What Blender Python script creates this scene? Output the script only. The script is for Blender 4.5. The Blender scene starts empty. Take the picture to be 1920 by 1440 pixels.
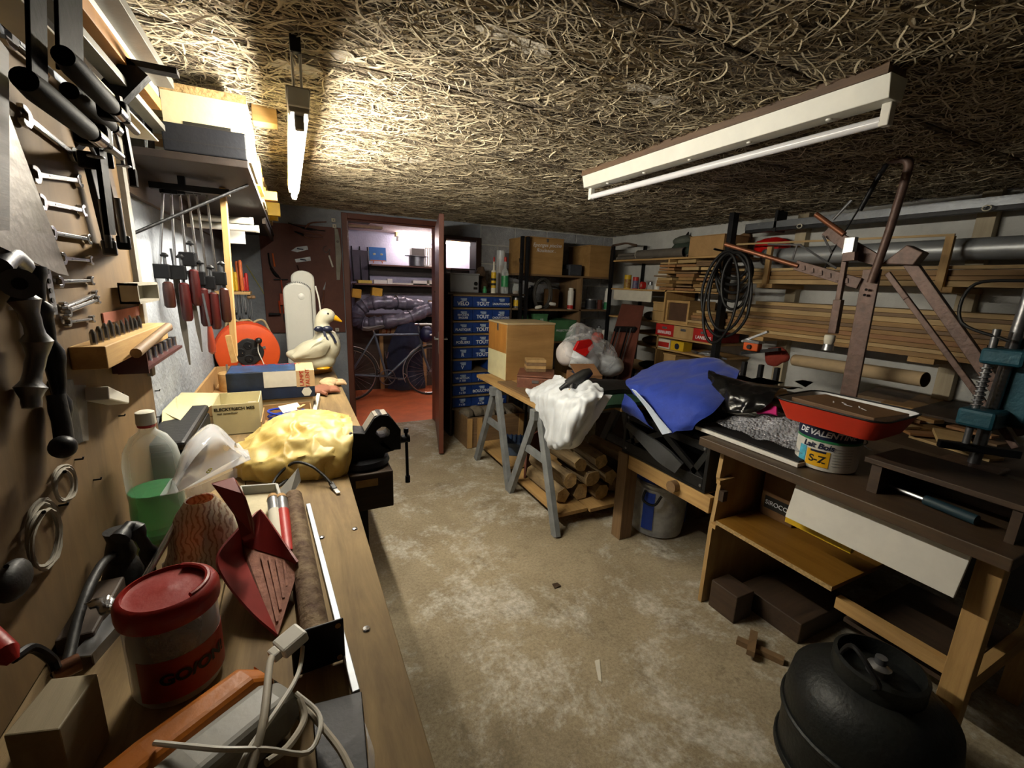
import bpy, math, random
import numpy as np
from mathutils import Vector as V, Matrix, noise
rnd = random.Random(7)
C = bpy.context.scene.collection
scene = bpy.context.scene
PI = math.pi
# ---------------------------------------------------------------- camera, world, exposure
CAM_H, FPX = 1.50, 830.09
_yaw, _pit, _rol = .464031, .222739, .0370705
_F = V((math.sin(_yaw)*math.cos(_pit), math.cos(_yaw)*math.cos(_pit), -math.sin(_pit)))
_r = V((math.cos(_yaw), -math.sin(_yaw), 0)); _u = _r.cross(_F)
_R = _r*math.cos(_rol) + _u*math.sin(_rol); _U = _u*math.cos(_rol) - _r*math.sin(_rol)
cd = bpy.data.cameras.new('camera'); cam = bpy.data.objects.new('camera', cd); C.objects.link(cam)
cd.sensor_width = 36; cd.lens = 36*FPX/1920; cd.clip_start = .02
cam.matrix_world = Matrix(((_R.x,_U.x,-_F.x,0),(_R.y,_U.y,-_F.y,0),(_R.z,_U.z,-_F.z,CAM_H),(0,0,0,1)))
scene.camera = cam
w = bpy.data.worlds.new('world'); scene.world = w; w.use_nodes = True
w.node_tree.nodes['Background'].inputs[0].default_value = (.6,.6,.7,1)
w.node_tree.nodes['Background'].inputs[1].default_value = .02
scene.view_settings.view_transform = 'Standard'; scene.view_settings.look = 'None'
scene.view_settings.gamma = 1; scene.view_settings.use_curve_mapping = False
scene.view_settings.exposure = 0.72
LAMP_A, LAMP_B = 205.0, 52.0
def ray(x, y): return _F + _R*((x-960)/FPX) - _U*((y-720)/FPX)
O = V((0,0,CAM_H))
def PZ(x,y,z): d = ray(x,y); return O + d*((z-CAM_H)/d.z)
def PY(x,y,Y): d = ray(x,y); return O + d*(Y/d.y)
def PX(x,y,X): d = ray(x,y); return O + d*(X/d.x)
def PD(x,y,t): return O + ray(x,y)*t
# ---------------------------------------------------------------- materials
MATS = {}
def _mat(name):
    m = bpy.data.materials.new(name); m.use_nodes = True; MATS[name] = m
    return m, m.node_tree.nodes, m.node_tree.links, m.node_tree.nodes['Principled BSDF']
def col(c):
    if isinstance(c, str):
        c = [int(c[i:i+2],16)/255 for i in (0,2,4)]
        c = [x/12.92 if x <= .04045 else ((x+.055)/1.055)**2.4 for x in c]
    return (c[0],c[1],c[2],1)
def sc(c, k): return tuple(min(1,x*k) for x in c[:3]) + (1,)
def mat(name, c, rough=.55, metal=0, var=.18, scale=9, bump=.08, bscale=70, trans=0, alpha=1, c2=None, ior=1.45, spec=.5, sheen=0, dust=0):
    if name in MATS: return MATS[name]
    m,N,L,b = _mat(name); c = col(c)
    tc = N.new('ShaderNodeTexCoord')
    n1 = N.new('ShaderNodeTexNoise'); n1.inputs['Scale'].default_value = scale; n1.inputs['Detail'].default_value = 6; n1.inputs['Roughness'].default_value = .65
    L.new(tc.outputs['Object'], n1.inputs['Vector'])
    cr = N.new('ShaderNodeValToRGB'); cr.color_ramp.elements[0].position = .32; cr.color_ramp.elements[1].position = .68
    cr.color_ramp.elements[0].color = sc(c,1-var); cr.color_ramp.elements[1].color = sc(c,1+var) if c2 is None else col(c2)
    L.new(n1.outputs['Fac'], cr.inputs[0]); L.new(cr.outputs[0], b.inputs['Base Color'])
    b.inputs['Roughness'].default_value = rough; b.inputs['Metallic'].default_value = metal
    b.inputs['Specular IOR Level'].default_value = spec; b.inputs['IOR'].default_value = ior
    if trans: b.inputs['Transmission Weight'].default_value = trans
    if alpha < 1: b.inputs['Alpha'].default_value = alpha
    if sheen: b.inputs['Sheen Weight'].default_value = sheen
    if bump:
        n2 = N.new('ShaderNodeTexNoise'); n2.inputs['Scale'].default_value = bscale; n2.inputs['Detail'].default_value = 4
        L.new(tc.outputs['Object'], n2.inputs['Vector'])
        bp = N.new('ShaderNodeBump'); bp.inputs['Strength'].default_value = bump; bp.inputs['Distance'].default_value = .01
        L.new(n2.outputs['Fac'], bp.inputs['Height']); L.new(bp.outputs[0], b.inputs['Normal'])
    return m
def wood(name, c1, c2, axis='Y', scale=6, rough=.65, stretch=14, bump=.12, var=.5):
    if name in MATS: return MATS[name]
    m,N,L,b = _mat(name)
    tc = N.new('ShaderNodeTexCoord'); mp = N.new('ShaderNodeMapping')
    s = [stretch]*3; s['XYZ'.index(axis)] = 1
    mp.inputs['Scale'].default_value = s; L.new(tc.outputs['Object'], mp.inputs[0])
    n1 = N.new('ShaderNodeTexNoise'); n1.inputs['Scale'].default_value = scale*.5; n1.inputs['Detail'].default_value = 7; n1.inputs['Roughness'].default_value = .7; n1.inputs['Distortion'].default_value = .6
    L.new(mp.outputs[0], n1.inputs['Vector'])
    n2 = N.new('ShaderNodeTexNoise'); n2.inputs['Scale'].default_value = 3.5; n2.inputs['Detail'].default_value = 4
    L.new(tc.outputs['Object'], n2.inputs['Vector'])
    cr = N.new('ShaderNodeValToRGB'); cr.color_ramp.elements[0].position = .3; cr.color_ramp.elements[1].position = .7
    cr.color_ramp.elements[0].color = col(c1); cr.color_ramp.elements[1].color = col(c2)
    L.new(n1.outputs['Fac'], cr.inputs[0])
    mx = N.new('ShaderNodeMix'); mx.data_type = 'RGBA'; mx.blend_type = 'MULTIPLY'; mx.inputs[0].default_value = var
    L.new(cr.outputs[0], mx.inputs[6])
    c3 = N.new('ShaderNodeValToRGB'); c3.color_ramp.elements[0].position = .3; c3.color_ramp.elements[1].position = .7
    c3.color_ramp.elements[0].color = (.45,.42,.4,1); c3.color_ramp.elements[1].color = (1,1,1,1)
    L.new(n2.outputs['Fac'], c3.inputs[0]); L.new(c3.outputs[0], mx.inputs[7]); L.new(mx.outputs[2], b.inputs['Base Color'])
    b.inputs['Roughness'].default_value = rough
    bp = N.new('ShaderNodeBump'); bp.inputs['Strength'].default_value = bump; bp.inputs['Distance'].default_value = .006
    L.new(n1.outputs['Fac'], bp.inputs['Height']); L.new(bp.outputs[0], b.inputs['Normal'])
    return m
def emit(name, c, s):
    m,N,L,b = _mat(name); b.inputs['Base Color'].default_value = col(c)
    b.inputs['Emission Color'].default_value = col(c); b.inputs['Emission Strength'].default_value = s
    return m
def clear(name, c=(1,1,1), rough=.12, alpha=.22, spec=.6):
    # thin clear plastic: mostly see-through sheet with glossy highlights
    if name in MATS: return MATS[name]
    m,N,L,b = _mat(name); b.inputs['Base Color'].default_value = col(c)
    b.inputs['Roughness'].default_value = rough; b.inputs['Specular IOR Level'].default_value = spec
    lw = N.new('ShaderNodeLayerWeight'); lw.inputs[0].default_value = .35
    mr = N.new('ShaderNodeMapRange'); mr.inputs[3].default_value = alpha; mr.inputs[4].default_value = min(1,alpha+.5)
    L.new(lw.outputs['Facing'], mr.inputs[0]); L.new(mr.outputs[0], b.inputs['Alpha'])
    return m
# ---------------------------------------------------------------- mesh helpers
Zup = V((0,0,1))
def frame(d, up=Zup):
    d = V(d).normalized()
    s = d.cross(up)
    if s.length < 1e-4: s = d.cross(V((0,1,0)))
    s.normalize(); return s, s.cross(d).normalized(), d          # side, up, dir
def cm(pts, n):
    """catmull-rom resample of a polyline to n points"""
    pts = [V(p) for p in pts]; k = len(pts)
    if k == 2: return [pts[0].lerp(pts[1], i/(n-1)) for i in range(n)]
    P = [pts[0]*2-pts[1]] + pts + [pts[-1]*2-pts[-2]]; out = []
    for i in range(n):
        t = i/(n-1)*(k-1); j = min(int(t), k-2); t -= j
        a,b,c,d = P[j],P[j+1],P[j+2],P[j+3]
        out.append(.5*((2*b)+(c-a)*t+(2*a-5*b+4*c-d)*t*t+(3*b-a-3*c+d)*t**3))
    return out
class MB:
    def __init__(s): s.v=[]; s.f=[]
    def add(s, vs, fs):
        o=len(s.v); s.v += [tuple(p) for p in vs]; s.f += [tuple(i+o for i in f) for f in fs]; return s
    def bx(s,x0,x1,y0,y1,z0,z1):
        return s.add([(x0,y0,z0),(x1,y0,z0),(x1,y1,z0),(x0,y1,z0),(x0,y0,z1),(x1,y0,z1),(x1,y1,z1),(x0,y1,z1)],
                     [(0,3,2,1),(4,5,6,7),(0,1,5,4),(1,2,6,5),(2,3,7,6),(3,0,4,7)])
    def box(s,c,size,M=None):
        c=V(c); h=V(size)/2; vs=[]
        for k in ((-1,-1,-1),(1,-1,-1),(1,1,-1),(-1,1,-1),(-1,-1,1),(1,-1,1),(1,1,1),(-1,1,1)):
            p=V((k[0]*h.x,k[1]*h.y,k[2]*h.z)); vs.append(c+(M@p if M else p))
        return s.add(vs,[(0,3,2,1),(4,5,6,7),(0,1,5,4),(1,2,6,5),(2,3,7,6),(3,0,4,7)])
    def hexa(s,b,t):      # bottom four, top four corners
        return s.add(list(b)+list(t),[(0,3,2,1),(4,5,6,7),(0,1,5,4),(1,2,6,5),(2,3,7,6),(3,0,4,7)])
    def beam(s,a,b,w,h,up=Zup):
        a,b=V(a),V(b); sd,u,d=frame(b-a,up); sd*=w/2; u*=h/2
        return s.hexa([a-sd-u,a+sd-u,a+sd+u,a-sd+u],[b-sd-u,b+sd-u,b+sd+u,b-sd+u])
    def tube(s,pts,r,n=8,cap=True,closed=False,smooth=0):
        if smooth: pts=cm(pts,smooth)
        pts=[V(p) for p in pts]; k=len(pts); rs=list(r) if hasattr(r,'__len__') else [r]*k
        if len(rs)!=k: rs=[rs[min(len(rs)-1,int(i*len(rs)/k))] for i in range(k)]
        prev=None; rings=[]
        for i,p in enumerate(pts):
            a=pts[i-1] if (i or closed) else p; b=pts[(i+1)%k] if (i<k-1 or closed) else p
            d=(b-a); d = d.normalized() if d.length>1e-9 else V((0,0,1))
            if prev is None: sd,u,_=frame(d)
            else:
                sd=prev-d*prev.dot(d)
                sd = sd.normalized() if sd.length>1e-6 else frame(d)[0]
                u=sd.cross(d)
            prev=sd
            rings.append([p+(sd*math.cos(t*2*PI/n)+u*math.sin(t*2*PI/n))*rs[i] for t in range(n)])
        vs=[q for R in rings for q in R]; fs=[]
        for i in range(k if closed else k-1):
            j=(i+1)%k
            for t in range(n): fs.append((i*n+t,i*n+(t+1)%n,j*n+(t+1)%n,j*n+t))
        if cap and not closed: fs.append(tuple(range(n-1,-1,-1))); fs.append(tuple(range((k-1)*n,k*n)))
        return s.add(vs,fs)
    def cyl(s,a,b,r,n=16,r2=None): return s.tube([a,b],[r,r if r2 is None else r2],n)
    def lathe(s,prof,o=(0,0,0),n=24,ax=Zup,ref=None,squash=1.0):
        o=V(o); sd,u,d=frame(ax,V(ref) if ref is not None else (V((1,0,0)) if abs(V(ax).normalized().z)>.9 else Zup)); vs=[]; fs=[]
        for r,h in prof:
            for t in range(n): vs.append(o+d*h+(sd*math.cos(t*2*PI/n)+u*math.sin(t*2*PI/n)*squash)*max(r,1e-5))
        for i in range(len(prof)-1):
            for t in range(n): fs.append((i*n+t,i*n+(t+1)%n,(i+1)*n+(t+1)%n,(i+1)*n+t))
        if prof[0][0]>1e-4: fs.append(tuple(range(n-1,-1,-1)))
        if prof[-1][0]>1e-4: k=(len(prof)-1)*n; fs.append(tuple(range(k,k+n)))
        return s.add(vs,fs)
    def prism(s,poly,o,ex,ey,th):
        """2d polygon laid out at o along ex,ey and extruded by th (vector)"""
        o,ex,ey,th=V(o),V(ex),V(ey),V(th); n=len(poly)
        a=[o+ex*p[0]+ey*p[1] for p in poly]; b=[p+th for p in a]
        return s.add(a+b,[tuple(range(n-1,-1,-1)),tuple(range(n,2*n))]+[(i,(i+1)%n,n+(i+1)%n,n+i) for i in range(n)])
    def pp(s,pts,th):
        """polygon of world points extruded by th"""
        pts=[V(p) for p in pts]; th=V(th); n=len(pts)
        return s.add(pts+[p+th for p in pts],[tuple(range(n-1,-1,-1)),tuple(range(n,2*n))]+[(i,(i+1)%n,n+(i+1)%n,n+i) for i in range(n)])
    def grid(s,rows,closed=False,th=0):
        m=len(rows); n=len(rows[0]); vs=[V(p) for r in rows for p in r]; fs=[]
        for i in range(m-1):
            for j in range(n if closed else n-1): fs.append((i*n+j,i*n+(j+1)%n,(i+1)*n+(j+1)%n,(i+1)*n+j))
        if th:
            nr=[V() for _ in vs]
            for f in fs:
                q=(vs[f[2]]-vs[f[0]]).cross(vs[f[3]]-vs[f[1]])
                for i in f: nr[i]+=q
            k=len(vs); vs2=[p-(q.normalized() if q.length>1e-12 else Zup)*th for p,q in zip(vs,nr)]
            f2=[tuple(reversed([i+k for i in f])) for f in fs]; e=[]
            bd=[(i*n,(i+1)*n) for i in range(m-1)] if not closed else []
            for a,b in bd: e.append((a,b,b+k,a+k)); e.append((b+n-1,a+n-1,a+n-1+k,b+n-1+k))
            for j in range(n if closed else n-1):
                a,b=j,(j+1)%n; e.append((b,a,a+k,b+k)); a+=(m-1)*n; b+=(m-1)*n; e.append((a,b,b+k,a+k))
            vs+=vs2; fs=fs+f2+e
        return s.add(vs,fs)
    def loft(s,rows,nu=24,nv=24,amp=0,freq=8,th=.002,closed=False,seed=0,sharp=False):
        """smooth sheet through rows of control points, crumpled by noise"""
        R=[cm(r+( [r[0]] if closed else []),nu) for r in rows]
        if closed: R=[r[:-1] for r in R]
        cols=[cm([r[j] for r in R],nv) for j in range(len(R[0]))]
        G=[[cols[j][i] for j in range(len(cols))] for i in range(nv)]
        if amp:
            off=V((seed*3.1,seed*1.7,seed*.9)); m=len(G); n=len(G[0]); out=[]
            for i in range(m):
                rr=[]
                for j in range(n):
                    p=G[i][j]
                    a=G[min(i+1,m-1)][j]-G[max(i-1,0)][j]; b=G[i][min(j+1,n-1)]-G[i][max(j-1,0)]
                    q=b.cross(a); q = q.normalized() if q.length>1e-12 else Zup
                    h=noise.noise(p*freq+off)+.5*noise.noise(p*freq*2.3+off)
                    if sharp=='crease':
                        q1=noise.voronoi(p*freq+off+V((.3*h,.2*h,.25*h)))[0]; h=.5-min(q1[1]-q1[0],.55)*1.6+.25*noise.noise(p*freq*.5+off)
                    elif sharp=='fold': h=noise.noise(V((p.x*freq*2.2,p.y*freq*2.2,p.z*freq*.45))+off)+.3*h
                    elif sharp: h=1-abs(h)*2.2
                    rr.append(p+q*h*amp)
                out.append(rr)
            G=out
        return s.grid(G,closed=closed,th=th)
    def blob(s,c,rad,amp=.0,freq=6,n=20,m=14,seed=0,sharp=False,M=None,flat=None):
        c=V(c); off=V((seed*3.1,seed*1.7,seed*.9)); rows=[]
        for i in range(m+1):
            ph=PI*i/m; row=[]
            for j in range(n):
                t=2*PI*j/n; d=V((math.sin(ph)*math.cos(t),math.sin(ph)*math.sin(t),math.cos(ph)))
                p=V((d.x*rad[0],d.y*rad[1],d.z*rad[2])); 
                if M: p=M@p
                h=noise.noise((c+p)*freq+off)+.5*noise.noise((c+p)*freq*2.3+off)
                if sharp=='crease':
                    q1=noise.voronoi((c+p)*freq+off)[0]; h=.5-min(q1[1]-q1[0],.55)*1.6+.4*h
                elif sharp: h=.6-abs(h)*1.8
                p=p*(1+h*amp)
                if flat is not None and p.z<flat: p.z=flat
                row.append(c+p)
            rows.append(row)
        return s.grid(rows,closed=True)
    def build(s,name,m,parent=None,smooth=None,bev=0,local=False,ang=40):
        me=bpy.data.meshes.new(name); o=V((0,0,0))
        if parent is not None and not local:
            q=parent
            while q is not None: o+=q.location; q=q.parent
        me.from_pydata([(p[0]-o.x,p[1]-o.y,p[2]-o.z) for p in s.v],[],s.f); me.validate()
        import bmesh
        bm=bmesh.new(); bm.from_mesh(me); bmesh.ops.recalc_face_normals(bm,faces=bm.faces); bm.to_mesh(me); bm.free()
        ob=bpy.data.objects.new(name,me); C.objects.link(ob)
        if parent is not None: ob.parent=parent
        if m is not None: me.materials.append(m)
        if smooth:
            me.polygons.foreach_set('use_smooth',[True]*len(me.polygons)); me.set_sharp_from_angle(angle=math.radians(ang))
        if bev:
            md=ob.modifiers.new('bevel','BEVEL'); md.width=bev; md.segments=2; md.limit_method='ANGLE'; md.angle_limit=.7
        return ob
def tag(o,label,cat=None,group=None,kind=None):
    if label: o['label']=label
    if cat: o['category']=cat
    if group: o['group']=group
    if kind: o['kind']=kind
    return o
def thing(name,label,cat,loc=(0,0,0),rz=0,group=None,M=None):
    o=bpy.data.objects.new(name,None); C.objects.link(o); o.empty_display_size=.05
    if M is not None: o.matrix_world=M
    else: o.location=loc; o.rotation_euler=(0,0,rz)
    return tag(o,label,cat,group)
def struct(o,label=None): return tag(o,label,None,None,'structure')
def dup(root,loc=None,rz=None,label=None,group=None,M=None):
    r=root.copy(); C.objects.link(r)
    if M is not None: r.matrix_world=M
    if loc is not None: r.location=loc
    if rz is not None: r.rotation_euler=(0,0,rz)
    if label: r['label']=label
    if group: r['group']=group
    for ch in list(root.children):
        c=ch.copy(); C.objects.link(c); c.parent=r
        for g in list(ch.children):
            d=g.copy(); C.objects.link(d); d.parent=c
    return r
def txt(s,size,o,ex,ey,m,parent,name='lettering',ext=.0004,align='CENTER',bold=0):
    cu=bpy.data.curves.new('t','FONT'); cu.body=s; cu.size=1; cu.align_x=align; cu.align_y='CENTER'; cu.offset=bold; cu.extrude=ext/size
    to=bpy.data.objects.new('t',cu); me=bpy.data.meshes.new_from_object(to); bpy.data.objects.remove(to)
    ex=V(ex).normalized()*size; ey=V(ey).normalized()*size; ez=V(ex).normalized().cross(V(ey).normalized())*size
    q=V(o); p=parent
    while p is not None: q=q-p.location; p=p.parent
    me.transform(Matrix(((ex.x,ey.x,ez.x,q.x),(ex.y,ey.y,ez.y,q.y),(ex.z,ey.z,ez.z,q.z),(0,0,0,1))))
    ob=bpy.data.objects.new(name,me); C.objects.link(ob); me.materials.append(m); ob.name=name; me.name=name
    if parent is not None: ob.parent=parent
    return ob
X1,Y1,Z1=V((1,0,0)),V((0,1,0)),V((0,0,1))
def rot(axis,a): return Matrix.Rotation(a,3,axis)
# ---------------------------------------------------------------- setting
XL,XR,YB,YN,ZC = -.42,3.50,4.45,-.9,2.09
def concrete():
    m,N,L,b=_mat('concrete_floor'); tc=N.new('ShaderNodeTexCoord')
    def nz(s,d,r=.6,dist=0):
        n=N.new('ShaderNodeTexNoise'); n.inputs['Scale'].default_value=s; n.inputs['Detail'].default_value=d; n.inputs['Roughness'].default_value=r; n.inputs['Distortion'].default_value=dist
        L.new(tc.outputs['Object'],n.inputs['Vector']); return n
    def ramp(n,p0,p1,c0,c1):
        r=N.new('ShaderNodeValToRGB'); r.color_ramp.elements[0].position=p0; r.color_ramp.elements[1].position=p1
        r.color_ramp.elements[0].color=col(c0); r.color_ramp.elements[1].color=col(c1); L.new(n.outputs['Fac'],r.inputs[0]); return r
    def mix(a,bb,fac,mode='MIX'):
        x=N.new('ShaderNodeMix'); x.data_type='RGBA'; x.blend_type=mode
        if isinstance(fac,float): x.inputs[0].default_value=fac
        else: L.new(fac.outputs[0],x.inputs[0])
        L.new(a.outputs[2 if a.type=='MIX' else 0],x.inputs[6]); L.new(bb.outputs[2 if bb.type=='MIX' else 0],x.inputs[7]); return x
    base=ramp(nz(1.6,8,.7,.4),.3,.7,'8a7c62','b5a78a')
    fine=ramp(nz(70,8,.85),.36,.58,(.42,.39,.35),(1,1,1))
    a=mix(base,fine,.75,'MULTIPLY')
    worn=ramp(nz(1.9,12,.82,.25),.50,.62,(0,0,0),(.85,.85,.85)); wc=ramp(nz(35,6),.35,.6,'aaa596','d6d2c6')
    a=mix(a,wc,worn)
    st=ramp(nz(3.1,10,.8,.2),.55,.70,(0,0,0),(.8,.8,.8)); sc_=ramp(nz(20,4),.3,.7,'4b4030','665943')
    a=mix(a,sc_,st)
    L.new(a.outputs[2],b.inputs['Base Color']); b.inputs['Roughness'].default_value=.82
    bp=N.new('ShaderNodeBump'); bp.inputs['Strength'].default_value=.5; bp.inputs['Distance'].default_value=.006
    L.new(nz(45,8,.75).outputs['Fac'],bp.inputs['Height']); L.new(bp.outputs[0],b.inputs['Normal']); return m
m_floor=concrete()
m_red=mat('red_floor_paint','c2653a',.5,var=.22,scale=4,bump=.15,bscale=30)
m_plast=mat('grey_plaster','8f949b',.9,var=.2,scale=5,bump=.7,bscale=45)
m_white=mat('white_wall_paint','b9b9b4',.85,var=.12,scale=6,bump=.4,bscale=35)
m_mortar=mat('mortar','b3b1aa',.95,var=.2,scale=14,bump=.6,bscale=60)
m_block=mat('concrete_block','97989a',.95,var=.25,scale=10,bump=.9,bscale=75)
m_lilac=mat('lilac_wall','a5a3b4',.85,var=.12,scale=5,bump=.3,bscale=40)
m_dark=mat('dark_wall','3a3632',.9,var=.2)
m_panel=mat('fibre_panel','43382b',.98,var=.45,scale=40,bump=1,bscale=120,c2='7d6f5a')
m_door=wood('brown_door_paint','5a3022','6b3b2b','Z',5,.42,6,.05,.3)
def S(name,mb,m,label=None,**k): return struct(mb.build(name,m,**k),label)
S('floor',MB().bx(XL-.15,XR+.15,YN-.1,YB+.15,-.12,0),m_floor)
S('floor_next_room',MB().bx(-.5,3.6,YB+.15,6.75,-.12,0),m_red)
S('wall_left',MB().bx(XL-.15,XL,YN-.1,YB+.15,0,ZC),m_plast)
S('wall_near',MB().bx(XL,XR,YN-.1,YN,0,ZC),m_dark)
S('wall_right',MB().bx(XR,XR+.15,YN-.1,YB+.15,0,ZC),m_white)
DX0,DX1,DZ=.505,1.33,2.02; WX0,WX1,WZ0,WZ1=1.40,1.80,1.40,1.945
wb=MB(); wb.bx(XL,DX0-.05,YB,YB+.15,0,ZC); wb.bx(DX0-.05,DX1+.05,YB,YB+.15,DZ+.045,ZC); wb.bx(DX1+.05,WX0,YB,YB+.15,0,ZC)
wb.bx(WX0,WX1,YB,YB+.15,0,WZ0); wb.bx(WX0,WX1,YB,YB+.15,WZ1,ZC); 
WB=S('wall_back',wb,m_plast)
wb2=MB().bx(WX1,XR,YB,YB+.15,0,ZC); WB2=S('wall_back_blocks',wb2,m_mortar)
bme=None
for r in range(11):
    z0=2.075-.19*(r+1)
    if z0<.0: break
    for k in range(-1,5):
        x0=WX1+.01+k*.39+(.195 if r%2 else 0); x1=x0+.378
        if x1<=WX1+.03 or x0>XR-.03: continue
        a,c=max(x0,WX1+.005),min(x1,XR-.002)
        if bme is None or (c-a)<.37:
            o=MB().bx(a,c,YB-.007,YB+.02,z0+.006,z0+.19-.006).build('concrete_block',m_block,WB2,bev=.004)
            if (c-a)>.37: bme=(o,a,z0)
        else:
            o=bme[0].copy(); C.objects.link(o); o.location=(a-bme[1],0,z0-bme[2])
# adjoining room seen through the doorway
S('wall_next_back',MB().bx(-.5,3.6,6.6,6.75,0,2.13),m_lilac)
S('wall_next_left',MB().bx(-.5,-.4,YB+.15,6.6,0,2.13),m_lilac)
S('wall_next_right',MB().bx(3.5,3.6,YB+.15,6.6,0,2.13),m_lilac)
m_nceil=mat('pale_fibre_ceiling','c9b8b4',.9,var=.25,scale=30,bump=.6,bscale=60)
S('ceiling_next',MB().bx(-.5,3.6,YB+.15,6.75,2.13,2.2),m_nceil)
# ceiling of wood wool slabs, each slab a part
CE=S('ceiling',MB().bx(XL-.15,XR+.15,YN-.1,YB+.15,ZC+.03,ZC+.08),m_dark)
xs=[XL,1.58,XR]; ys=[YN+.0]
yy=YN
rows=0; slab0=None
for r in range(11):
    y0=YN+r*.6; y1=min(y0+.588,YB)
    if y1-y0<.05: break
    off=0 if r%2 else -1.0
    x0=XL+off
    while x0<XR:
        a,c=max(x0,XL),min(x0+1.994,XR); x0+=2.0
        if c-a<.05: continue
        MB().bx(a,c,y0,y1,ZC+rnd.uniform(0,.004),ZC+.03).build('ceiling_slab',m_panel,CE)
# loose wood wool strands of the slabs: uncountable
def strands():
    rs=np.random.RandomState(5); n=62000
    x=rs.uniform(XL+.02,XR-.02,n); y=YN+(YB-YN)*rs.uniform(.0,1,n); K=8
    ang=rs.normal(0,.75,n)+np.where(rs.rand(n)<.25,rs.uniform(-1.5,1.5,n),0); ln=rs.uniform(.035,.17,n); cur=rs.normal(0,1,n)*9; cur2=rs.normal(0,1,n)*60
    wdt=rs.uniform(.0009,.0026,n); z=ZC-rs.uniform(.0005,.007,n); tilt=rs.normal(0,.35,n); arch=rs.uniform(-.002,.006,n)
    t=np.linspace(-.5,.5,K)[None,:]; s=t*ln[:,None]
    th=ang[:,None]+cur[:,None]*s+cur2[:,None]*s*s
    dx=np.cos(th)*ln[:,None]/(K-1); dy=np.sin(th)*ln[:,None]/(K-1)
    px=x[:,None]+np.cumsum(dx,1)-dx.sum(1,keepdims=True)/2; py=y[:,None]+np.cumsum(dy,1)-dy.sum(1,keepdims=True)/2
    seam=(np.abs(((py-YN+.3)%.6)-.294)<.007).any(1); keep=~(seam&(rs.rand(n)<.9)); px,py,th=px[keep],py[keep],th[keep]; z,arch,wdt,tilt=z[keep],arch[keep],wdt[keep],tilt[keep]; n=int(keep.sum())
    pz=z[:,None]-arch[:,None]*(1-4*t*t)+rs.normal(0,.0006,(n,K))
    nx,ny=-np.sin(th),np.cos(th); h=wdt[:,None]*np.cos(tilt)[:,None]; q=wdt[:,None]*np.sin(tilt)[:,None]
    A=np.stack([px+nx*h,py+ny*h,pz+q],-1); B=np.stack([px-nx*h,py-ny*h,pz-q],-1)
    co=np.stack([A,B],2).reshape(-1,3); co[:,0]=np.clip(co[:,0],XL+.002,XR-.002); co[:,1]=np.clip(co[:,1],YN+.002,YB-.01)
    base=(np.arange(n)*K*2)[:,None]+(np.arange(K-1)*2)[None,:]
    f=np.stack([base,base+1,base+3,base+2],-1).reshape(-1,4)
    me=bpy.data.meshes.new('wood_wool_strands'); me.vertices.add(len(co)); me.vertices.foreach_set('co',co.ravel())
    me.loops.add(f.size); me.loops.foreach_set('vertex_index',f.ravel()); me.polygons.add(len(f)); me.polygons.foreach_set('loop_start',np.arange(0,f.size,4))
    me.update(); me.validate()
    at=me.attributes.new('tone','FLOAT','POINT'); at.data.foreach_set('value',np.repeat(rs.uniform(0,1,n),K*2))
    m,N,L,b=_mat('wood_wool'); a=N.new('ShaderNodeAttribute'); a.attribute_name='tone'
    r=N.new('ShaderNodeValToRGB'); r.color_ramp.elements[0].color=col('857760'); r.color_ramp.elements[1].color=col('cec1a2')
    L.new(a.outputs['Fac'],r.inputs[0]); L.new(r.outputs[0],b.inputs['Base Color']); b.inputs['Roughness'].default_value=.9
    me.materials.append(m); o=bpy.data.objects.new('wood_wool_strands',me); C.objects.link(o); o.parent=CE; o['kind']='stuff'
strands()
# cement smears on the ceiling
m_cem=mat('cement_smear','b8b0a0',.95,var=.2,scale=30,bump=.6)
for (x,y,s) in ((935,62,.05),(760,300,.07),(560,130,.06),(1000,90,.05),(1195,165,.04),(640,105,.05),(1245,190,.05)):
    c=PZ(x,y,ZC-.006); poly=[]
    for k in range(14):
        t=2*PI*k/14; r=s*(.55+.6*rnd.random()); poly.append((c.x+math.cos(t)*r*1.3,c.y+math.sin(t)*r*.8,ZC-.006))
    MB().pp(poly,(0,0,.008)).build('cement_patch',m_cem,CE)
# door frame and open door leaf
df=MB(); df.bx(DX0-.05,DX0,YB-.02,YB+.16,0,DZ+.045); df.bx(DX1,DX1+.05,YB-.02,YB+.16,0,DZ+.045); df.bx(DX0,DX1,YB-.02,YB+.16,DZ,DZ+.045)
df.bx(DX0,DX0+.015,YB+.05,YB+.09,0,DZ); df.bx(DX0,DX1,YB+.05,YB+.09,DZ-.015,DZ)
S('door_1_frame',df,m_door,bev=.003)
dl=thing('door_1','open brown painted cellar door leaf','door',(DX1,YB-.03,0)); dl['kind']='structure'; del dl['category']
ux=V((1.105-DX1,3.55-(YB-.03),0)); LW=ux.length; ux.normalize(); uy=V((-ux.y,ux.x,0))
Mx=Matrix(((ux.x,uy.x,0),(ux.y,uy.y,0),(0,0,1)))
b=MB(); b.box(V((DX1,YB-.03,1.015))+ux*LW/2,(LW,.04,2.0),Mx); b.build('leaf',m_door,dl,bev=.003)
m_steel=mat('worn_steel','9a9a98',.35,.9,var=.25,scale=25,bump=.1)
hd=MB(); p=V((DX1,YB-.03,1.02))+ux*(LW-.07)
hd.cyl(p-uy*.05,p+uy*.05,.008,10); hd.cyl(p-uy*.05,p-uy*.05-ux*.11,.007,10); hd.cyl(p+uy*.05,p+uy*.05-ux*.11,.007,10); hd.build('handle',m_steel,dl,smooth=True)
lk=MB(); lk.box(p-uy*.021-V((0,0,.03)),(.04,.004,.18),Mx); lk.build('lock_plate',m_steel,dl)
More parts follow.
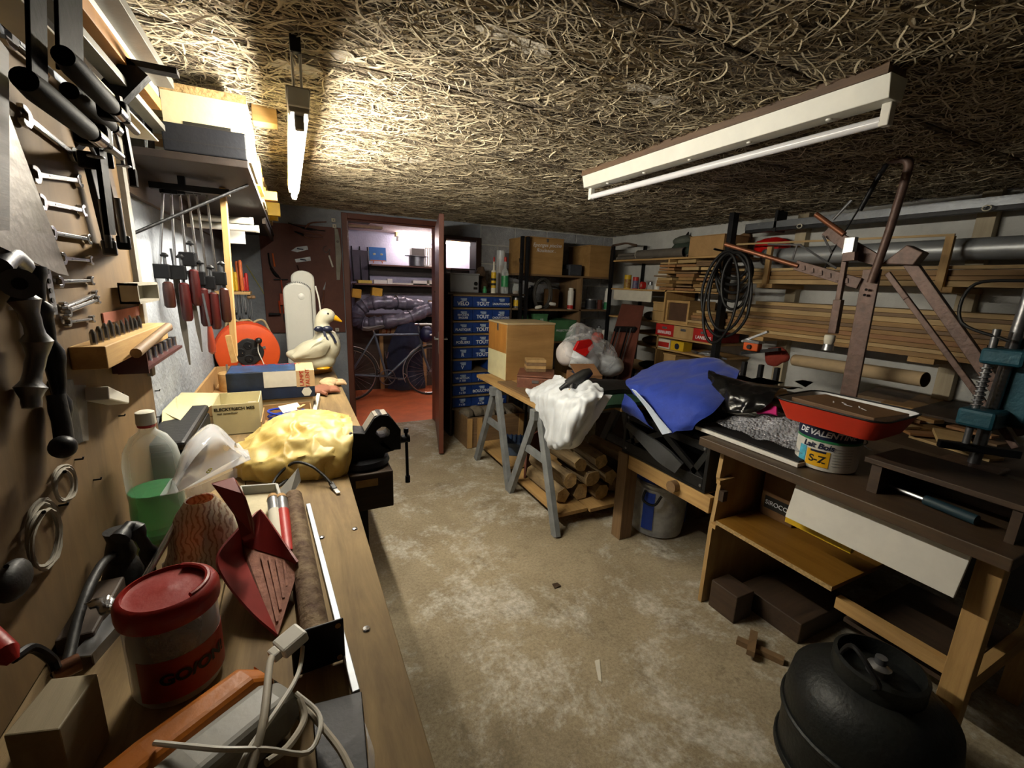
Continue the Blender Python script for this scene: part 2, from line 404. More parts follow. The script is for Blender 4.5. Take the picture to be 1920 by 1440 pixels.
# small framed opening to the lit room
wf=MB(); y0,y1=YB-.03,YB+.16
m_wfr=wood('dark_brown_frame','2e1a12','3d2419','Z',5,.5)
for a in ((WX0,WX0+.025,WZ0,WZ1),(WX1-.055,WX1,WZ0,WZ1),(WX0+.025,WX1-.055,WZ1-.035,WZ1),(WX0+.025,WX1-.055,WZ0,WZ0+.04)): wf.bx(a[0],a[1],y0,y1,a[2],a[3])
wn=S('window_1',wf,m_wfr,bev=.002)
# ---------------------------------------------------------------- lamps
m_tubeA=emit('burning_tube',(1,.935,.80),LAMP_A); m_tubeB=emit('burning_tube_white',(1,.9,.92),LAMP_B)
m_lampw=mat('lamp_enamel','c9c8bd',.45,var=.06,bump=.03); m_blkp=mat('black_plastic','0d0d0e',.5,var=.2,bump=.1)
m_pvcw=mat('white_plastic','d5d2c8',.4,var=.06,bump=.02)
a=PZ(553,236,1.90); bq=PZ(556,368,1.90); lx=(a.x+bq.x)/2; ya,yb=a.y,bq.y
lp=thing('fluorescent_lamp','burning single tube lamp hanging above the duck workbench','lamp',(lx,(ya+yb)/2,ZC))
MB().bx(lx-.026,lx+.026,ya-.08,yb+.03,1.926,1.97).build('housing',m_lampw,lp,bev=.003)
for y,s in ((ya-.03,1),(yb+.005,-1)):
    e=MB(); e.hexa([(lx-.024,y-.04,1.915),(lx+.024,y-.04,1.915),(lx+.024,y+.02,1.915),(lx-.024,y+.02,1.915)],[(lx-.03,y-.05,1.972),(lx+.03,y-.05,1.972),(lx+.03,y+.025,1.972),(lx-.03,y+.025,1.972)])
    e.bx(lx-.012,lx+.012,y-.01,y+.012,1.882,1.916); e.build('end_cap',mat('lamp_cap_grey','857f70',.5),lp,bev=.004)
MB().cyl((lx,ya-.015,1.90),(lx,yb,1.90),.0135,16).build('tube',m_tubeA,lp,smooth=True)
for y in (ya-.14,yb-.15):
    for s in (-1,1): MB().tube([(lx+s*.009,y+.08,1.96),(lx+s*.01,y+.07,ZC-.025)],.0035,6).build('hanger_wire',m_pvcw,lp)
    MB().bx(lx-.013,lx+.013,y+.058,y+.082,ZC-.04,ZC).build('hanger_clip',m_blkp,lp,bev=.002)
# lamp switched off, to the right
p0,p1=PZ(1102,342,2.035),PZ(1672,158,2.035); x2=(p0.x+p1.x)/2
lp2=thing('fluorescent_lamp','unlit white batten lamp with one tube on a wooden strip','lamp',(x2,(p0.y+p1.y)/2,ZC))
MB().bx(x2-.03,x2+.055,p1.y+.005,p0.y,2.06,ZC).build('mounting_strip',wood('lamp_strip_wood','4a3626','6b5238','Y'),lp2)
MB().hexa([(x2-.012,p1.y,2.005),(x2+.052,p1.y,2.005),(x2+.052,p0.y,2.005),(x2-.012,p0.y,2.005)],[(x2-.025,p1.y,2.062),(x2+.06,p1.y,2.062),(x2+.06,p0.y,2.062),(x2-.025,p0.y,2.062)]).build('housing',m_lampw,lp2,bev=.002)
MB().cyl((x2+.035,p1.y+.03,1.965),(x2+.035,p0.y-.015,1.965),.0135,16).build('tube',mat('cold_tube','cfcfd2',.2,var=.02,bump=0),lp2,smooth=True)
for y in (p1.y+.02,p0.y-.008): MB().bx(x2+.022,x2+.048,y-.012,y+.012,1.95,2.01).build('socket',m_pvcw,lp2,bev=.003)
for k in range(5): 
    y=p1.y+(p0.y-p1.y)*(.12+.19*k); MB().lathe([(0,-.006),(.008,-.004),(.009,0)],(x2+.02,y,2.005),10).build('screw',m_pvcw,lp2,smooth=True)
# second lamp of the adjoining room, just inside the door head
lp4=thing('fluorescent_lamp','burning tube lamp just inside the doorway of the bicycle room','lamp',(1.7,5.2,2.13))
g0=PZ(738,410,2.075); MB().bx(g0.x,g0.x+1.24,g0.y-.03,g0.y+.03,2.09,2.13).build('housing',m_lampw,lp4,bev=.003)
MB().cyl((g0.x+.03,g0.y,2.072),(g0.x+1.21,g0.y,2.072),.014,16).build('tube',m_tubeB,lp4,smooth=True)
for x in (g0.x+.015,g0.x+1.225): MB().bx(x-.012,x+.012,g0.y-.014,g0.y+.014,2.055,2.092).build('socket',m_pvcw,lp4,bev=.003)
# lamp of the adjoining room
lp3=thing('fluorescent_lamp','burning tube lamp under the ceiling of the bicycle room','lamp',(1.75,6.45,2.13))
q0=PY(742,452,6.4); MB().bx(q0.x,q0.x+1.24,6.38,6.48,2.07,2.13).build('housing',mat('cream_lamp_housing','d8bf86',.6),lp3,bev=.003)
MB().cyl((q0.x+.03,6.36,2.035),(q0.x+1.21,6.36,2.035),.018,16).build('tube',m_tubeB,lp3,smooth=True)
for x in (q0.x+.02,q0.x+1.22): MB().bx(x-.012,x+.012,6.335,6.4,2.01,2.075).build('socket',m_pvcw,lp3,bev=.003)
# ---------------------------------------------------------------- palette
W_pine=wood('pine','a9824e','c9a468','Y',6); W_pineX=wood('pine_x','a9824e','c9a468','X',6); W_pineZ=wood('pine_z','a9824e','c9a468','Z',6)
W_ply=wood('plywood','a8834f','c2a26d','Z',4,stretch=5); W_old=wood('old_wood','6a5238','8a6d4a','Y',6); W_oldX=wood('old_wood_x','6a5238','8a6d4a','X',6); W_oldZ=wood('old_wood_z','6a5238','8a6d4a','Z',6)
W_dk=wood('dark_wood','32251a','4a3827','Y',6); W_dkX=wood('dark_wood_x','32251a','4a3827','X',6); W_gold=wood('golden_wood','a8702c','c4893e','Z',5,stretch=6); W_brown=wood('brown_chest_ply','96713f','b48c54','X',4,stretch=7)
m_gpaint=mat('grey_trestle_paint','76797a',.6,var=.2,scale=14,bump=.15,bscale=30); m_iron=mat('black_iron','121214',.5,.3,var=.3,bump=.2)
m_blue=mat('blue_drawer_paint','123374',.5,var=.22,scale=12,bump=.1); m_wpaint=mat('white_lettering','d7d9dc',.7,var=.12,scale=60,bump=0)
m_label=mat('label_holder','9fb0c8',.4,.3,var=.3,scale=40); m_green=mat('green_box_paint','3d6b45',.6,var=.2); m_redp=mat('red_drawer_paint','a51e1a',.5,var=.2)
m_card=mat('cardboard','a17f52',.85,var=.15,bump=.1); m_cardk=mat('dark_cardboard','6a4d2e',.85,var=.2); m_white=MATS['white_wall_paint']
m_silver=mat('silver_paint','a4a7a8',.4,.5,var=.1,bump=.05); m_leather=mat('worn_leather','6e4433',.6,var=.35,scale=14,bump=.3); m_paper=mat('paper','c9c4b4',.9,var=.1,bump=.05)
m_bag=mat('white_plastic_bag','cdd1d4',.35,var=.06,bump=.15,bscale=25,spec=.4); m_blackbag=mat('black_plastic_bag','101010',.25,var=.3,bump=.35,bscale=30)
m_rub=mat('black_rubber','161514',.55,var=.25,bump=.15); m_brownp=mat('brown_board_paint','5d3327',.6,var=.15,bump=.1); m_bark=wood('log_bark','6a5840','a68e66','Y',12,.95,4,.9); m_logend=mat('log_end','b89a6a',.9,var=.3,scale=30,bump=.4)
m_tin=mat('tin','8f9092',.35,.8,var=.2); m_yel=mat('yellow_label','c9a21d',.5,var=.15); m_redl=mat('red_label','a8231c',.45,var=.15); m_grnl=mat('green_label','2a7a4a',.45,var=.15); m_blkl=mat('ink_black','15130f',.6,bump=0,var=.1)
m_glass=clear('clear_glass',(.9,.95,.92),.05,.16); m_film=clear('clear_plastic_film',(.92,.92,.93),.12,.10,.9); m_navy=mat('navy_cloth','10162e',.9,var=.25,scale=14,bump=.2,sheen=.2)
def solo(mb,name,label,cat,m,group=None,**k): return tag(mb.build(name,m,**k),label,cat,group)
def crate(name,label,x0,x1,y0,y1,z0,z1,m,t=.018,m2=None,lid=False,group=None):
    """open topped wooden box: four sides and a floor"""
    c=thing(name,label,'crate' if not lid else 'box',((x0+x1)/2,(y0+y1)/2,z0),group=group); m2=m2 or m
    for a,n,mm in (((x0,x1,y0,y0+t,z0,z1),'front_panel',m),((x0,x1,y1-t,y1,z0,z1),'back_panel',m),((x0,x0+t,y0+t,y1-t,z0,z1),'side_panel',m2),((x1-t,x1,y0+t,y1-t,z0,z1),'side_panel',m2)): MB().bx(*a).build(n,mm,c,bev=.002)
    MB().bx(x0+t,x1-t,y0+t,y1-t,z0,z0+t).build('bottom_panel',m,c)
    if lid: MB().bx(x0-.004,x1+.004,y0-.004,y1+.004,z1,z1+.014).build('lid',m,c,bev=.002)
    return c
# ---------------------------------------------------------------- blue drawer cabinet
cx=[1.36,1.556,1.76,1.945]; cy0,cy1=4.0,4.42
cab=thing('drawer_cabinet','tall cabinet of small blue labelled drawers beside the open door','cabinet',(1.65,4.2,.0))
W_shelf=wood('cabinet_shelf_wood','6e5a3c','8e7750','X',6)
for x in (1.335,1.95): MB().bx(x,x+.018,cy0,cy1,.0,1.39).build('side_panel',W_dk,cab)
MB().bx(1.353,1.95,cy1-.012,cy1,.0,1.39).build('back_panel',W_dk,cab)
for i in range(10):
    z=1.385-.1225*i; MB().bx(1.353,1.95 if i else 1.95,cy0-.012,cy1-.012,z-.015,z).build('shelf_board',W_shelf,cab)
MB().bx(1.30,2.13,cy0-.02,cy1,1.385,1.402).build('top_board',W_dkX,cab,bev=.002)
TX=[['VÉLO','TOUT','CAOUTCHOUC'],['RIVOLETS\nBAGUES','TOUT','PIEDS\nCAOUTCHOUC'],['PLASTIQUE','TOUT','TOUT'],['POÊLIERS','TOUT','TOUT'],['R','TOUT','TOUT'],['V',None,None],['VIS MÉTAUX\nX 100','MM','TOUT'],['VIS\n5 x 50','BOULONS','TOUT'],['VIS\n7 x 50','VIS\n4 x 30','TOUT']]
for i,row in enumerate(TX):
    z1=1.385-.1225*i-.017; z0=z1-.098
    for j,t in enumerate(row):
        if t is None: continue
        x0,x1=cx[j]+.002,cx[j+1]-.002; f=cy0+rnd.uniform(-.004,.006)
        d=MB(); d.bx(x0,x1,f,f+.015,z0,z1); d.bx(x0,x0+.01,f+.015,f+.36,z0,z1-.01); d.bx(x1-.01,x1,f+.015,f+.36,z0,z1-.01); d.bx(x0+.01,x1-.01,f+.015,f+.36,z0,z0+.008)
        d=d.build('drawer',m_blue,cab,bev=.002); d.location=(0,0,0)
        xm=(x0+x1)/2; h=MB(); h.bx(xm-.026,xm+.034,f-.006,f,z1-.03,z1-.016); h.bx(xm-.016,xm+.03,f-.012,f-.001,z1-.044,z1-.028); h.build('label_holder',m_label,d,bev=.001)
        n=len(max(t.split('\n'),key=len)); sz=min(.048,.30/max(n,1)*.92) if '\n' not in t else min(.026,.28/n)
        txt(t,sz,(xm,f-.0006,z0+(.03 if '\n' not in t else .034)),X1,Z1,m_wpaint,d,bold=.02)
bb=thing('small_blue_box','small blue box with a white label sticking out of the drawer cabinet','box',(1.80,3.84,.665))
q=1.385-.1225*6+.002; bb.location.z=q
for a in ((1.72,1.86,3.86,3.872,q,q+.10),(1.72,1.732,3.872,4.3,q,q+.10),(1.848,1.86,3.872,4.3,q,q+.10),(1.732,1.848,3.872,4.3,q,q+.01)): MB().bx(*a).build('side_panel',m_blue,bb)
MB().bx(1.73,1.79,3.858,3.86,q+.04,q+.075).build('label_card',m_label,bb); txt('L',.05,(1.77,3.857,q+.03),X1,Z1,m_wpaint,bb)
# things standing on the cabinet
zt=1.402
sb=thing('metal_cash_box','silver grey metal box with a round black knob on the drawer cabinet','box',(1.48,4.18,zt))
MB().bx(1.345,1.632,4.05,4.32,zt,zt+.165).build('body',m_silver,sb,bev=.006); MB().bx(1.34,1.636,4.04,4.33,zt+.165,zt+.178).build('lid',m_silver,sb,bev=.003)
MB().cyl((1.598,4.05,zt+.085),(1.598,4.038,zt+.085),.018,16).build('knob',m_blkp,sb,smooth=True); MB().bx(1.578,1.618,4.046,4.05,zt+.03,zt+.052).build('name_plate',m_blkl,sb)
MB().tube([(1.37,4.1,zt+.178),(1.37,4.1,zt+.215),(1.61,4.1,zt+.215),(1.61,4.1,zt+.178)],.005,8).build('carry_handle',m_iron,sb)
kn=thing('driftwood_figure','gnarled brown driftwood lump behind the sealant tube','ornament',(1.73,4.22,zt))
MB().blob((1.73,4.22,zt+.07),(.075,.06,.07),.35,14,20,14,3,flat=-.07).build('base',mat('driftwood','4c3a29',.95,var=.35,bump=.8),kn,smooth=True)
MB().blob((1.72,4.22,zt+.185),(.05,.045,.06),.4,16,18,12,5).build('knot',MATS['driftwood'],kn,smooth=True)
p=PY(925,546,4.08); x=p.x
st=thing('sealant_tube','yellow and white sealant cartridge with a red nozzle cap on the cabinet','tube',(x,4.08,zt))
MB().lathe([(.024,0),(.024,.05)],(x,4.08,zt),20).build('bottom_band',m_paper,st,smooth=True); MB().lathe([(.0245,.05),(.0245,.2)],(x,4.08,zt),20).build('label_sleeve',m_yel,st,smooth=True)
for z in (.075,.12): MB().lathe([(.025,z),(.025,z+.022)],(x,4.08,zt),20).build('label_band',m_blkl,st,smooth=True)
MB().lathe([(.024,.2),(.024,.215),(.01,.22),(.006,.3)],(x,4.08,zt),20).build('nozzle',m_paper,st,smooth=True); MB().lathe([(.008,.3),(.008,.335),(.004,.345)],(x,4.08,zt),12).build('cap',m_redl,st,smooth=True)
x=PY(946,546,4.05).x
gb=thing('glass_bottle','clear bottle with a green label and red cap on the cabinet','bottle',(x,4.05,zt))
MB().lathe([(.033,0),(.036,.01),(.036,.19),(.03,.215),(.014,.24),(.012,.31)],(x,4.05,zt),24).build('glass',m_glass,gb,smooth=True)
MB().lathe([(.0366,.065),(.0366,.17)],(x,4.05,zt),24).build('label',m_grnl,gb,smooth=True); MB().lathe([(.014,.305),(.014,.345),(.006,.35)],(x,4.05,zt),16).build('cap',m_redl,gb,smooth=True)
x=PY(937,546,4.25).x
ct=thing('clear_tube','tall translucent plastic cylinder behind the sealant tube','tube',(x,4.25,zt))
MB().lathe([(.042,0),(.042,.42)],(x,4.25,zt),24).build('wall',clear('milky_plastic',(.75,.78,.78),.3,.45),ct,smooth=True); MB().lathe([(.038,.002),(.038,.26),(.01,.28)],(x,4.25,zt),24).build('rolled_paper',m_card,ct,smooth=True)
x=PY(909,546,4.06).x
gj=thing('small_jar','tiny green glass jar beside the sealant tube','jar',(x,4.06,zt)); MB().lathe([(.018,0),(.02,.01),(.02,.035),(.012,.045),(.012,.05)],(x,4.06,zt),16).build('body',m_grnl,gj,smooth=True); MB().lathe([(.014,.05),(.014,.064)],(x,4.06,zt),16).build('cap',m_green,gj,smooth=True)
x=PY(967,546,4.03).x
jr=thing('glass_jar','empty glass jar beside the black iron post on the cabinet','jar',(x,4.03,zt)); MB().lathe([(.028,0),(.033,.012),(.034,.06),(.026,.085),(.027,.1)],(x,4.03,zt),20).build('glass',m_glass,jr,smooth=True); MB().lathe([(.03,.004),(.03,.03)],(x,4.03,zt),16).build('nails',W_old,jr,smooth=True)
# little shelves beside the drawers
ss=thing('narrow_shelf','narrow two board shelf between the blue drawers and the iron post','shelf',(2.04,4.2,1.0))
for z in (1.245,1.10,.95): MB().bx(1.97,2.125,4.0,4.42,z,z+.018).build('shelf_board',W_shelf,ss)
MB().bx(1.97,2.125,4.4,4.42,.9,1.38).build('back_board',W_dk,ss)
x=PY(968,568,4.05).x
yj=thing('paint_pot','small pot with a yellow label on the narrow shelf','jar',(x,4.05,1.263)); MB().lathe([(.032,0),(.034,.006),(.034,.09),(.034,.1)],(x,4.05,1.263),20).build('body',m_tin,yj,smooth=True); MB().lathe([(.0346,.02),(.0346,.08)],(x,4.05,1.263),20).build('label',m_yel,yj,smooth=True); MB().lathe([(.036,.1),(.036,.108)],(x,4.05,1.263),20).build('lid',m_blkp,yj,smooth=True)
# ---------------------------------------------------------------- crate under the drawers
cr=crate('wooden_crate','low wooden crate with pale corner battens on the floor under the blue drawers',1.37,2.0,3.62,3.98,.0,.29,W_oldX,.02)
for x in (1.372,1.47,1.9): MB().bx(x,x+.045,3.605,3.62,.005,.285).build('corner_batten',W_pineZ,cr)
for k in range(5): 
    x=1.43+.11*k; solo(MB().blob((x,3.79+.03*(k%2),.255),(.07,.1,.05),.3,11,14,10,k,flat=-.05),'rag_bundle','grey brown rag bundle lying in the crate under the blue drawers','rag',mat('dirty_rag','6b6152',.95,var=.3,bump=.5),'rags in the floor crate',smooth=True).location.z=.03
# ---------------------------------------------------------------- back wall shelving
sh=thing('back_shelving','wooden back wall shelving with upright divider and iron posts','shelf unit',(2.6,4.2,0))
for z,a,b2 in ((1.585,2.02,3.14),(1.238,2.10,3.14),(.90,2.10,3.14),(.45,2.1,3.14)): MB().bx(a,b2,4.0,4.43,z,z+.018).build('shelf_board',W_oldX,sh,bev=.001)
MB().bx(2.775,2.797,4.0,4.43,.45,1.585).build('divider',W_oldZ,sh)
for i,(x,z1) in enumerate(((2.045,1.95),(2.108,1.95),(3.145,1.94))):
    MB().bx(x-.01,x+.012,3.955,3.962,.0,z1).build('post',m_iron,sh); MB().bx(x-.01,x-.004,3.962,3.998,.0,z1).build('post_flange',m_iron,sh)
for z in (1.72,1.55): MB().tube([(2.03,3.95,z-.03),(2.02,3.93,z-.04),(2.0,3.925,z-.02),(1.995,3.93,z+.02)],.004,6,smooth=8).build('hook',m_iron,sh)
bc=crate('storage_box','large plywood box with chalk handwriting on the back shelving',2.118,2.535,4.005,4.42,1.603,1.945,W_brown,lid=True)
txt('Eponges piscine\nRouleaux .',.052,(2.34,4.0015,1.86),V((1,0,.02)),V((.25,0,1)),m_wpaint,bc,bold=-.005)
MB().bx(2.33,2.35,3.998,4.005,1.915,1.945).build('latch',m_tin,bc)
crate('storage_box','plain plywood box with dark side at the right end of the back shelving',2.872,3.135,4.005,4.42,1.603,1.915,W_brown,lid=True)
gx=thing('grey_device','dark grey device with rounded corners between the two plywood boxes','box',(2.72,4.1,1.603)); MB().bx(2.64,2.80,4.03,4.2,1.603,1.72).build('body',mat('dark_grey_plastic','3b3d42',.5),gx,bev=.012); MB().bx(2.56,2.64,4.05,4.18,1.603,1.67).build('base',m_blkp,gx,bev=.005)
# coil of cable
c0=PY(1022,542,4.02); cc=thing('cable_coil','upright coil of black cable with white plugs on the back shelving','cable',(c0.x,4.05,1.256))
for k in range(9):
    pts=[]
    for i in range(28):
        t=2*PI*i/28; r=.122+.012*math.sin(k*2.1); pts.append((c0.x+math.cos(t)*r*.82+.004*k-.02,4.01+.012*k+.004*math.sin(3*t+k),1.256+.150+math.sin(t)*(r+.027)+.0))
    MB().tube(pts,.006,6,closed=True).build('cable_loop',mat('grey_black_cable','37342f',.6,var=.2),cc,smooth=True)
for x,z,a in ((2.265,1.275,.2),(2.43,1.31,-.1)):
    pl=MB(); d=V((math.cos(a),-.1,math.sin(a))); pl.tube([V((x,3.99,z))-d*.035,V((x,3.99,z))-d*.02,V((x,3.99,z))+d*.03,V((x,3.99,z))+d*.035],[.01,.018,.018,.014],14); pl.build('plug',m_pvcw,cc,smooth=True)
ypl=thing('board_offcut','tall brown board leaning behind the cable coil','board',(2.62,4.3,1.256)); ypl.location=(2.58,4.3,1.256)
MB().bx(2.46,2.64,4.2,4.24,1.256,1.46).build('board',m_cardk,ypl,bev=.01)
def can(name,label,px,py,Y,z,r,h,m,mlab=None,lab=(.1,.9),mcap=None,cone=False,cat='can',group=None,X=None):
    c=PY(px,py,Y) if X is None else PX(px,py,X); o=thing(name,label,cat,(c.x,c.y,z),group=group)
    prof=[(r*.96,0),(r,.004),(r,h)]+([(r*.7,h+r*.3),(r*.35,h+r*.35),(r*.35,h+r*.8)] if cone else [(r*.97,h+.003),(r*.92,h-.002)])
    MB().lathe(prof,(c.x,c.y,z),22).build('body',m,o,smooth=True)
    if mlab: MB().lathe([(r*1.015,h*lab[0]),(r*1.015,h*lab[1])],(c.x,c.y,z),22).build('label',mlab,o,smooth=True)
    if mcap: MB().lathe([(r*.8,h*1.0),(r*.8,h+.03),(r*.4,h+.033)],(c.x,c.y,z),18).build('cap',mcap,o,smooth=True)
    return o
can('spray_can','white spray can with a red and yellow base band on the back shelving',1069,575,4.06,1.256,.033,.19,m_pvcw,m_redl,(.02,.22),m_pvcw)
can('paint_tin','dark paint tin with a grey label right of the shelf divider',1107,577,4.1,1.256,.06,.11,m_tin,mat('dark_label','2a2c30',.6),(.1,.9),cat='tin')
can('paint_tin','narrow rusty red tin right of the shelf divider',1124,577,4.06,1.256,.028,.10,mat('rusty_red','5a2a1e',.7),cat='tin')
can('spray_can','white and green spray can right of the shelf divider',1137,577,4.03,1.256,.03,.2,m_pvcw,m_grnl,(.02,.4),m_pvcw)
can('oil_can','black oil canister behind the coil on the back shelving',996,575,4.2,1.256,.04,.2,m_blkp,None,cone=True)
crate('green_box','small green painted box with white lettering on the low back shelf',2.24,2.40,4.02,4.3,.918,1.19,m_green,.012,lid=True)
g2=crate('green_box','larger green painted box with faded lettering behind the pine chest',2.44,2.76,4.02,4.35,.918,1.125,m_green,.012,lid=True)
txt('VIS\nD ACIER',.03,(2.33,4.0185,1.13),X1,Z1,m_wpaint,bpy.data.objects['green_box']); txt('PROJECTION',.03,(2.6,4.0185,1.03),X1,Z1,m_wpaint,g2)
for i,(px,py,r,h,m,lab) in enumerate(((1105,632,.035,.09,m_tin,'small tin on the lower shelf right of the green boxes'),(1122,634,.03,.12,m_glass,'glass jar on the lower shelf right of the green boxes'),(1131,634,.03,.1,m_pvcw,'white plastic pot on the lower shelf right of the green boxes'),(1093,640,.045,.06,m_blkp,'black pot on the lower shelf right of the green boxes'))):
    can('jar',lab,px,py,4.1,.918,r,h,m,None,mcap=m_tin if i==1 else None,cat='jar')
# ---------------------------------------------------------------- trestles and their load
def trestle(yc,label):
    t=thing('trestle',label,'trestle',(1.72,yc,0),group=None)
    MB().bx(1.335,2.12,yc-.03,yc+.03,.655,.72).build('beam',m_gpaint,t,bev=.003)
    for x in (1.375,2.06):
        for s in (-1,1): MB().beam((x-.012,yc+s*.325,0.0),(x+.01,yc+s*.022,.70),.035,.058,V((0,1,.4))).build('leg',m_gpaint,t,bev=.002)
        MB().beam((x,yc-.155,.42),(x,yc+.155,.42),.02,.05).build('cross_brace',m_gpaint,t)
trestle(3.03,'grey painted trestle under the pine chest'); trestle(2.37,'grey painted trestle under the hanging white bag')
tt=thing('plank_table','pine planks laid across the two grey trestles','table top',(1.75,2.8,.72))
for a in ((1.365,1.60,2.16,3.40),(1.605,1.86,2.2,3.45),(1.865,2.14,2.14,3.42)): MB().bx(a[0],a[1],a[2],a[3],.72,.745).build('plank',W_pine,tt,bev=.002)
MB().bx(1.40,1.52,2.55,3.05,.7451,.758).build('batten',W_old,tt)
ch=thing('pine_chest','square pine chest with a lower corner painted cream on the trestles','chest',(1.71,3.28,.745)); z0=.745; x0,x1,y0,y1=1.493,1.925,3.10,3.46
for a,n,m in (((x0,x1,y0,y0+.015,z0,1.185),'front_panel',W_brown),((x0,x1,y1-.015,y1,z0,1.185),'back_panel',W_gold),((x0,x0+.015,y0+.015,y1-.015,z0,1.185),'side_panel',W_gold),((x1-.015,x1,y0+.015,y1-.015,z0,1.185),'side_panel',W_gold),((x0-.004,x1+.004,y0-.004,y1+.004,1.185,1.2),'lid',wood('pale_lid','b09a70','c8b48c','X')),((x0+.015,x1-.015,y0+.015,y1-.015,z0,z0+.015),'bottom_panel',W_gold)): MB().bx(*a).build(n,m,ch,bev=.003)
MB().bx(x0-.0015,x0,y0+.003,y1-.003,z0+.002,z0+.215).build('paint_patch',mat('cream_paint','d6cfa4',.6,var=.08),ch); MB().bx(x0-.006,x0,3.26,3.28,1.13,1.185).build('hasp',m_tin,ch)
# little leather case, open
p=PZ(1000,728,.745); lc=thing('leather_case','small worn brown leather case with its lid ajar on the trestles','case',(1.66,2.86,.745))
Mr=rot('Z',-.55); c=V((1.68,2.86,.745))
def rb(c,off,size,M): return MB().box(V(c)+M@V(off),size,M)
rb(c,(-.04,0,.045),(.27,.30,.088),Mr).build('body',m_leather,lc,bev=.008); rb(c,(-.04,0,.098),(.274,.304,.014),Mr).build('lid',m_leather,lc,bev=.004)
rb(c,(-.04,-.153,.06),(.05,.006,.02),Mr).build('clasp',m_tin,lc)
bx2=thing('card_box','open tan card box beside the leather case on the trestles','box',(1.93,2.66,.745)); c=V((1.93,2.66,.745)); Mr=rot('Z',-.25)
for off,s in (((0,-.1,.065),(.2,.008,.13)),((0,.1,.065),(.2,.008,.13)),((-.1,0,.065),(.008,.2,.13)),((.1,0,.065),(.008,.2,.13)),((0,0,.004),(.2,.2,.008))): rb(c,off,s,Mr).build('panel',m_leather if off[2]<.01 else mat('tan_card','86603f',.8,var=.2),bx2)
rb(c,(0,.03,.15),(.19,.18,.006),Mr@rot('X',.35)).build('lid_flap',MATS['tan_card'],bx2); rb(c,(0,.02,.10),(.16,.14,.05),Mr@rot('X',.2)).build('dark_contents',m_navy,bx2,bev=.01)
wbk=thing('wood_block','small block of light plywood on the leather case','block',(1.68,2.98,.858)); c=V((1.66,2.93,.8505)); Mr=rot('Z',-.35)
for k in range(4): rb(c,(0,0,.012+k*.0235),(.15,.12,.022),Mr).build('layer',W_ply if k%2 else W_old,wbk,bev=.002)
# bag of white stuff with a red bag inside clear film
c0=V((2.28,3.05,.745))
pb=thing('stuffed_bag','clear plastic bag stuffed with white bedding and a red bag behind the pine chest','bag',(c0.x,c0.y,.745))
MB().blob(PY(1088,672,2.95),(.155,.16,.105),.10,7,40,28,2,sharp='crease',M=rot('Y',.3)).build('white_bedding',m_bag,pb,smooth=True)
MB().blob(PY(1138,683,2.9),(.13,.14,.095),.10,7,36,26,4,sharp='crease',M=rot('Y',.25)).build('white_bundle',m_bag,pb,smooth=True)
MB().blob(PY(1062,664,2.98),(.07,.1,.10),.12,9,28,20,6,sharp='crease').build('paper_bundle',mat('pale_bag','cfc9c6',.4,var=.1),pb,smooth=True)
MB().pp([PY(1077,657,2.78),PY(1086,640,2.77),PY(1108,636,2.79),PY(1115,650,2.77),PY(1098,669,2.75)],(0,.03,0)).build('red_bag',mat('red_bag','b51412',.35,var=.15,bump=.4,bscale=30),pb,bev=.006)
MB().blob(PY(1120,632,2.9),(.05,.05,.045),.25,12,18,12,9).build('red_white_packet',mat('red_bag_pale','c0574b',.4,var=.2),pb,smooth=True)
MB().blob(PY(1105,664,2.93),(.235,.2,.15),.14,11,90,64,11,sharp='crease',M=rot('Y',.3)).loft([[PY(1058,640,2.85),PY(1080,632,2.80),PY(1110,632,2.80),PY(1135,645,2.85)],[PY(1064,622,2.88),PY(1082,612,2.86),PY(1108,618,2.84),PY(1130,628,2.88)],[PY(1070,616,2.95),PY(1085,608,2.95),PY(1105,616,2.95),PY(1125,624,2.95)],[PY(1066,640,3.04),PY(1085,636,3.04),PY(1110,636,3.04),PY(1130,644,3.04)]],40,30,.02,16,0,seed=5,sharp='crease').build('film',m_film,pb,smooth=True)
# white carrier bag hanging over the table edge
wbg=thing('carrier_bag','white carrier bag hanging over the trestle top edge with a cordless drill','bag',(1.36,2.35,.745))
rows=[]
def hang(pts): return [PX(x,y,xx) for x,y,xx in pts]
rows=[hang([(1000,731,1.42),(1030,712,1.45),(1052,704,1.44),(1075,722,1.42),(1108,716,1.45),(1132,735,1.46)]),
      hang([(986,735,1.34),(1020,735,1.30),(1050,740,1.29),(1078,745,1.29),(1100,742,1.30),(1130,742,1.36)]),
      hang([(1007,765,1.31),(1030,766,1.27),(1052,768,1.25),(1075,770,1.25),(1095,768,1.28),(1116,765,1.35)]),
      hang([(1022,800,1.31),(1035,800,1.26),(1054,802,1.23),(1072,800,1.24),(1085,800,1.27),(1098,795,1.33)]),
      hang([(1021,822,1.31),(1035,830,1.25),(1052,832,1.23),(1067,830,1.25),(1075,822,1.28),(1085,812,1.33)]),
      hang([(1030,838,1.34),(1038,842,1.31),(1050,843,1.30),(1062,840,1.31),(1070,834,1.32),(1076,826,1.35)])]
MB().loft(rows,64,60,.020,13,.002,seed=3,sharp='fold').build('front_sheet',m_bag,wbg,smooth=True,ang=70)
rows2=[[p+V((.06,.0,.0)) for p in r] for r in rows[1:]]
MB().loft(rows2,30,30,.008,11,.002,seed=5).build('back_sheet',m_bag,wbg,smooth=True,ang=70)
dr=thing('cordless_drill','black cordless drill with a yellow switch lying at the mouth of the carrier bag','drill',(1.5,2.4,.75))
a=PX(1064,722,1.36); bq=PX(1098,702,1.46); MB().tube([a+V((0,0,.0)),a.lerp(bq,.4),bq,bq+(bq-a)*.3],[.03,.036,.034,.02],14).build('motor_body',m_rub,dr,smooth=True)
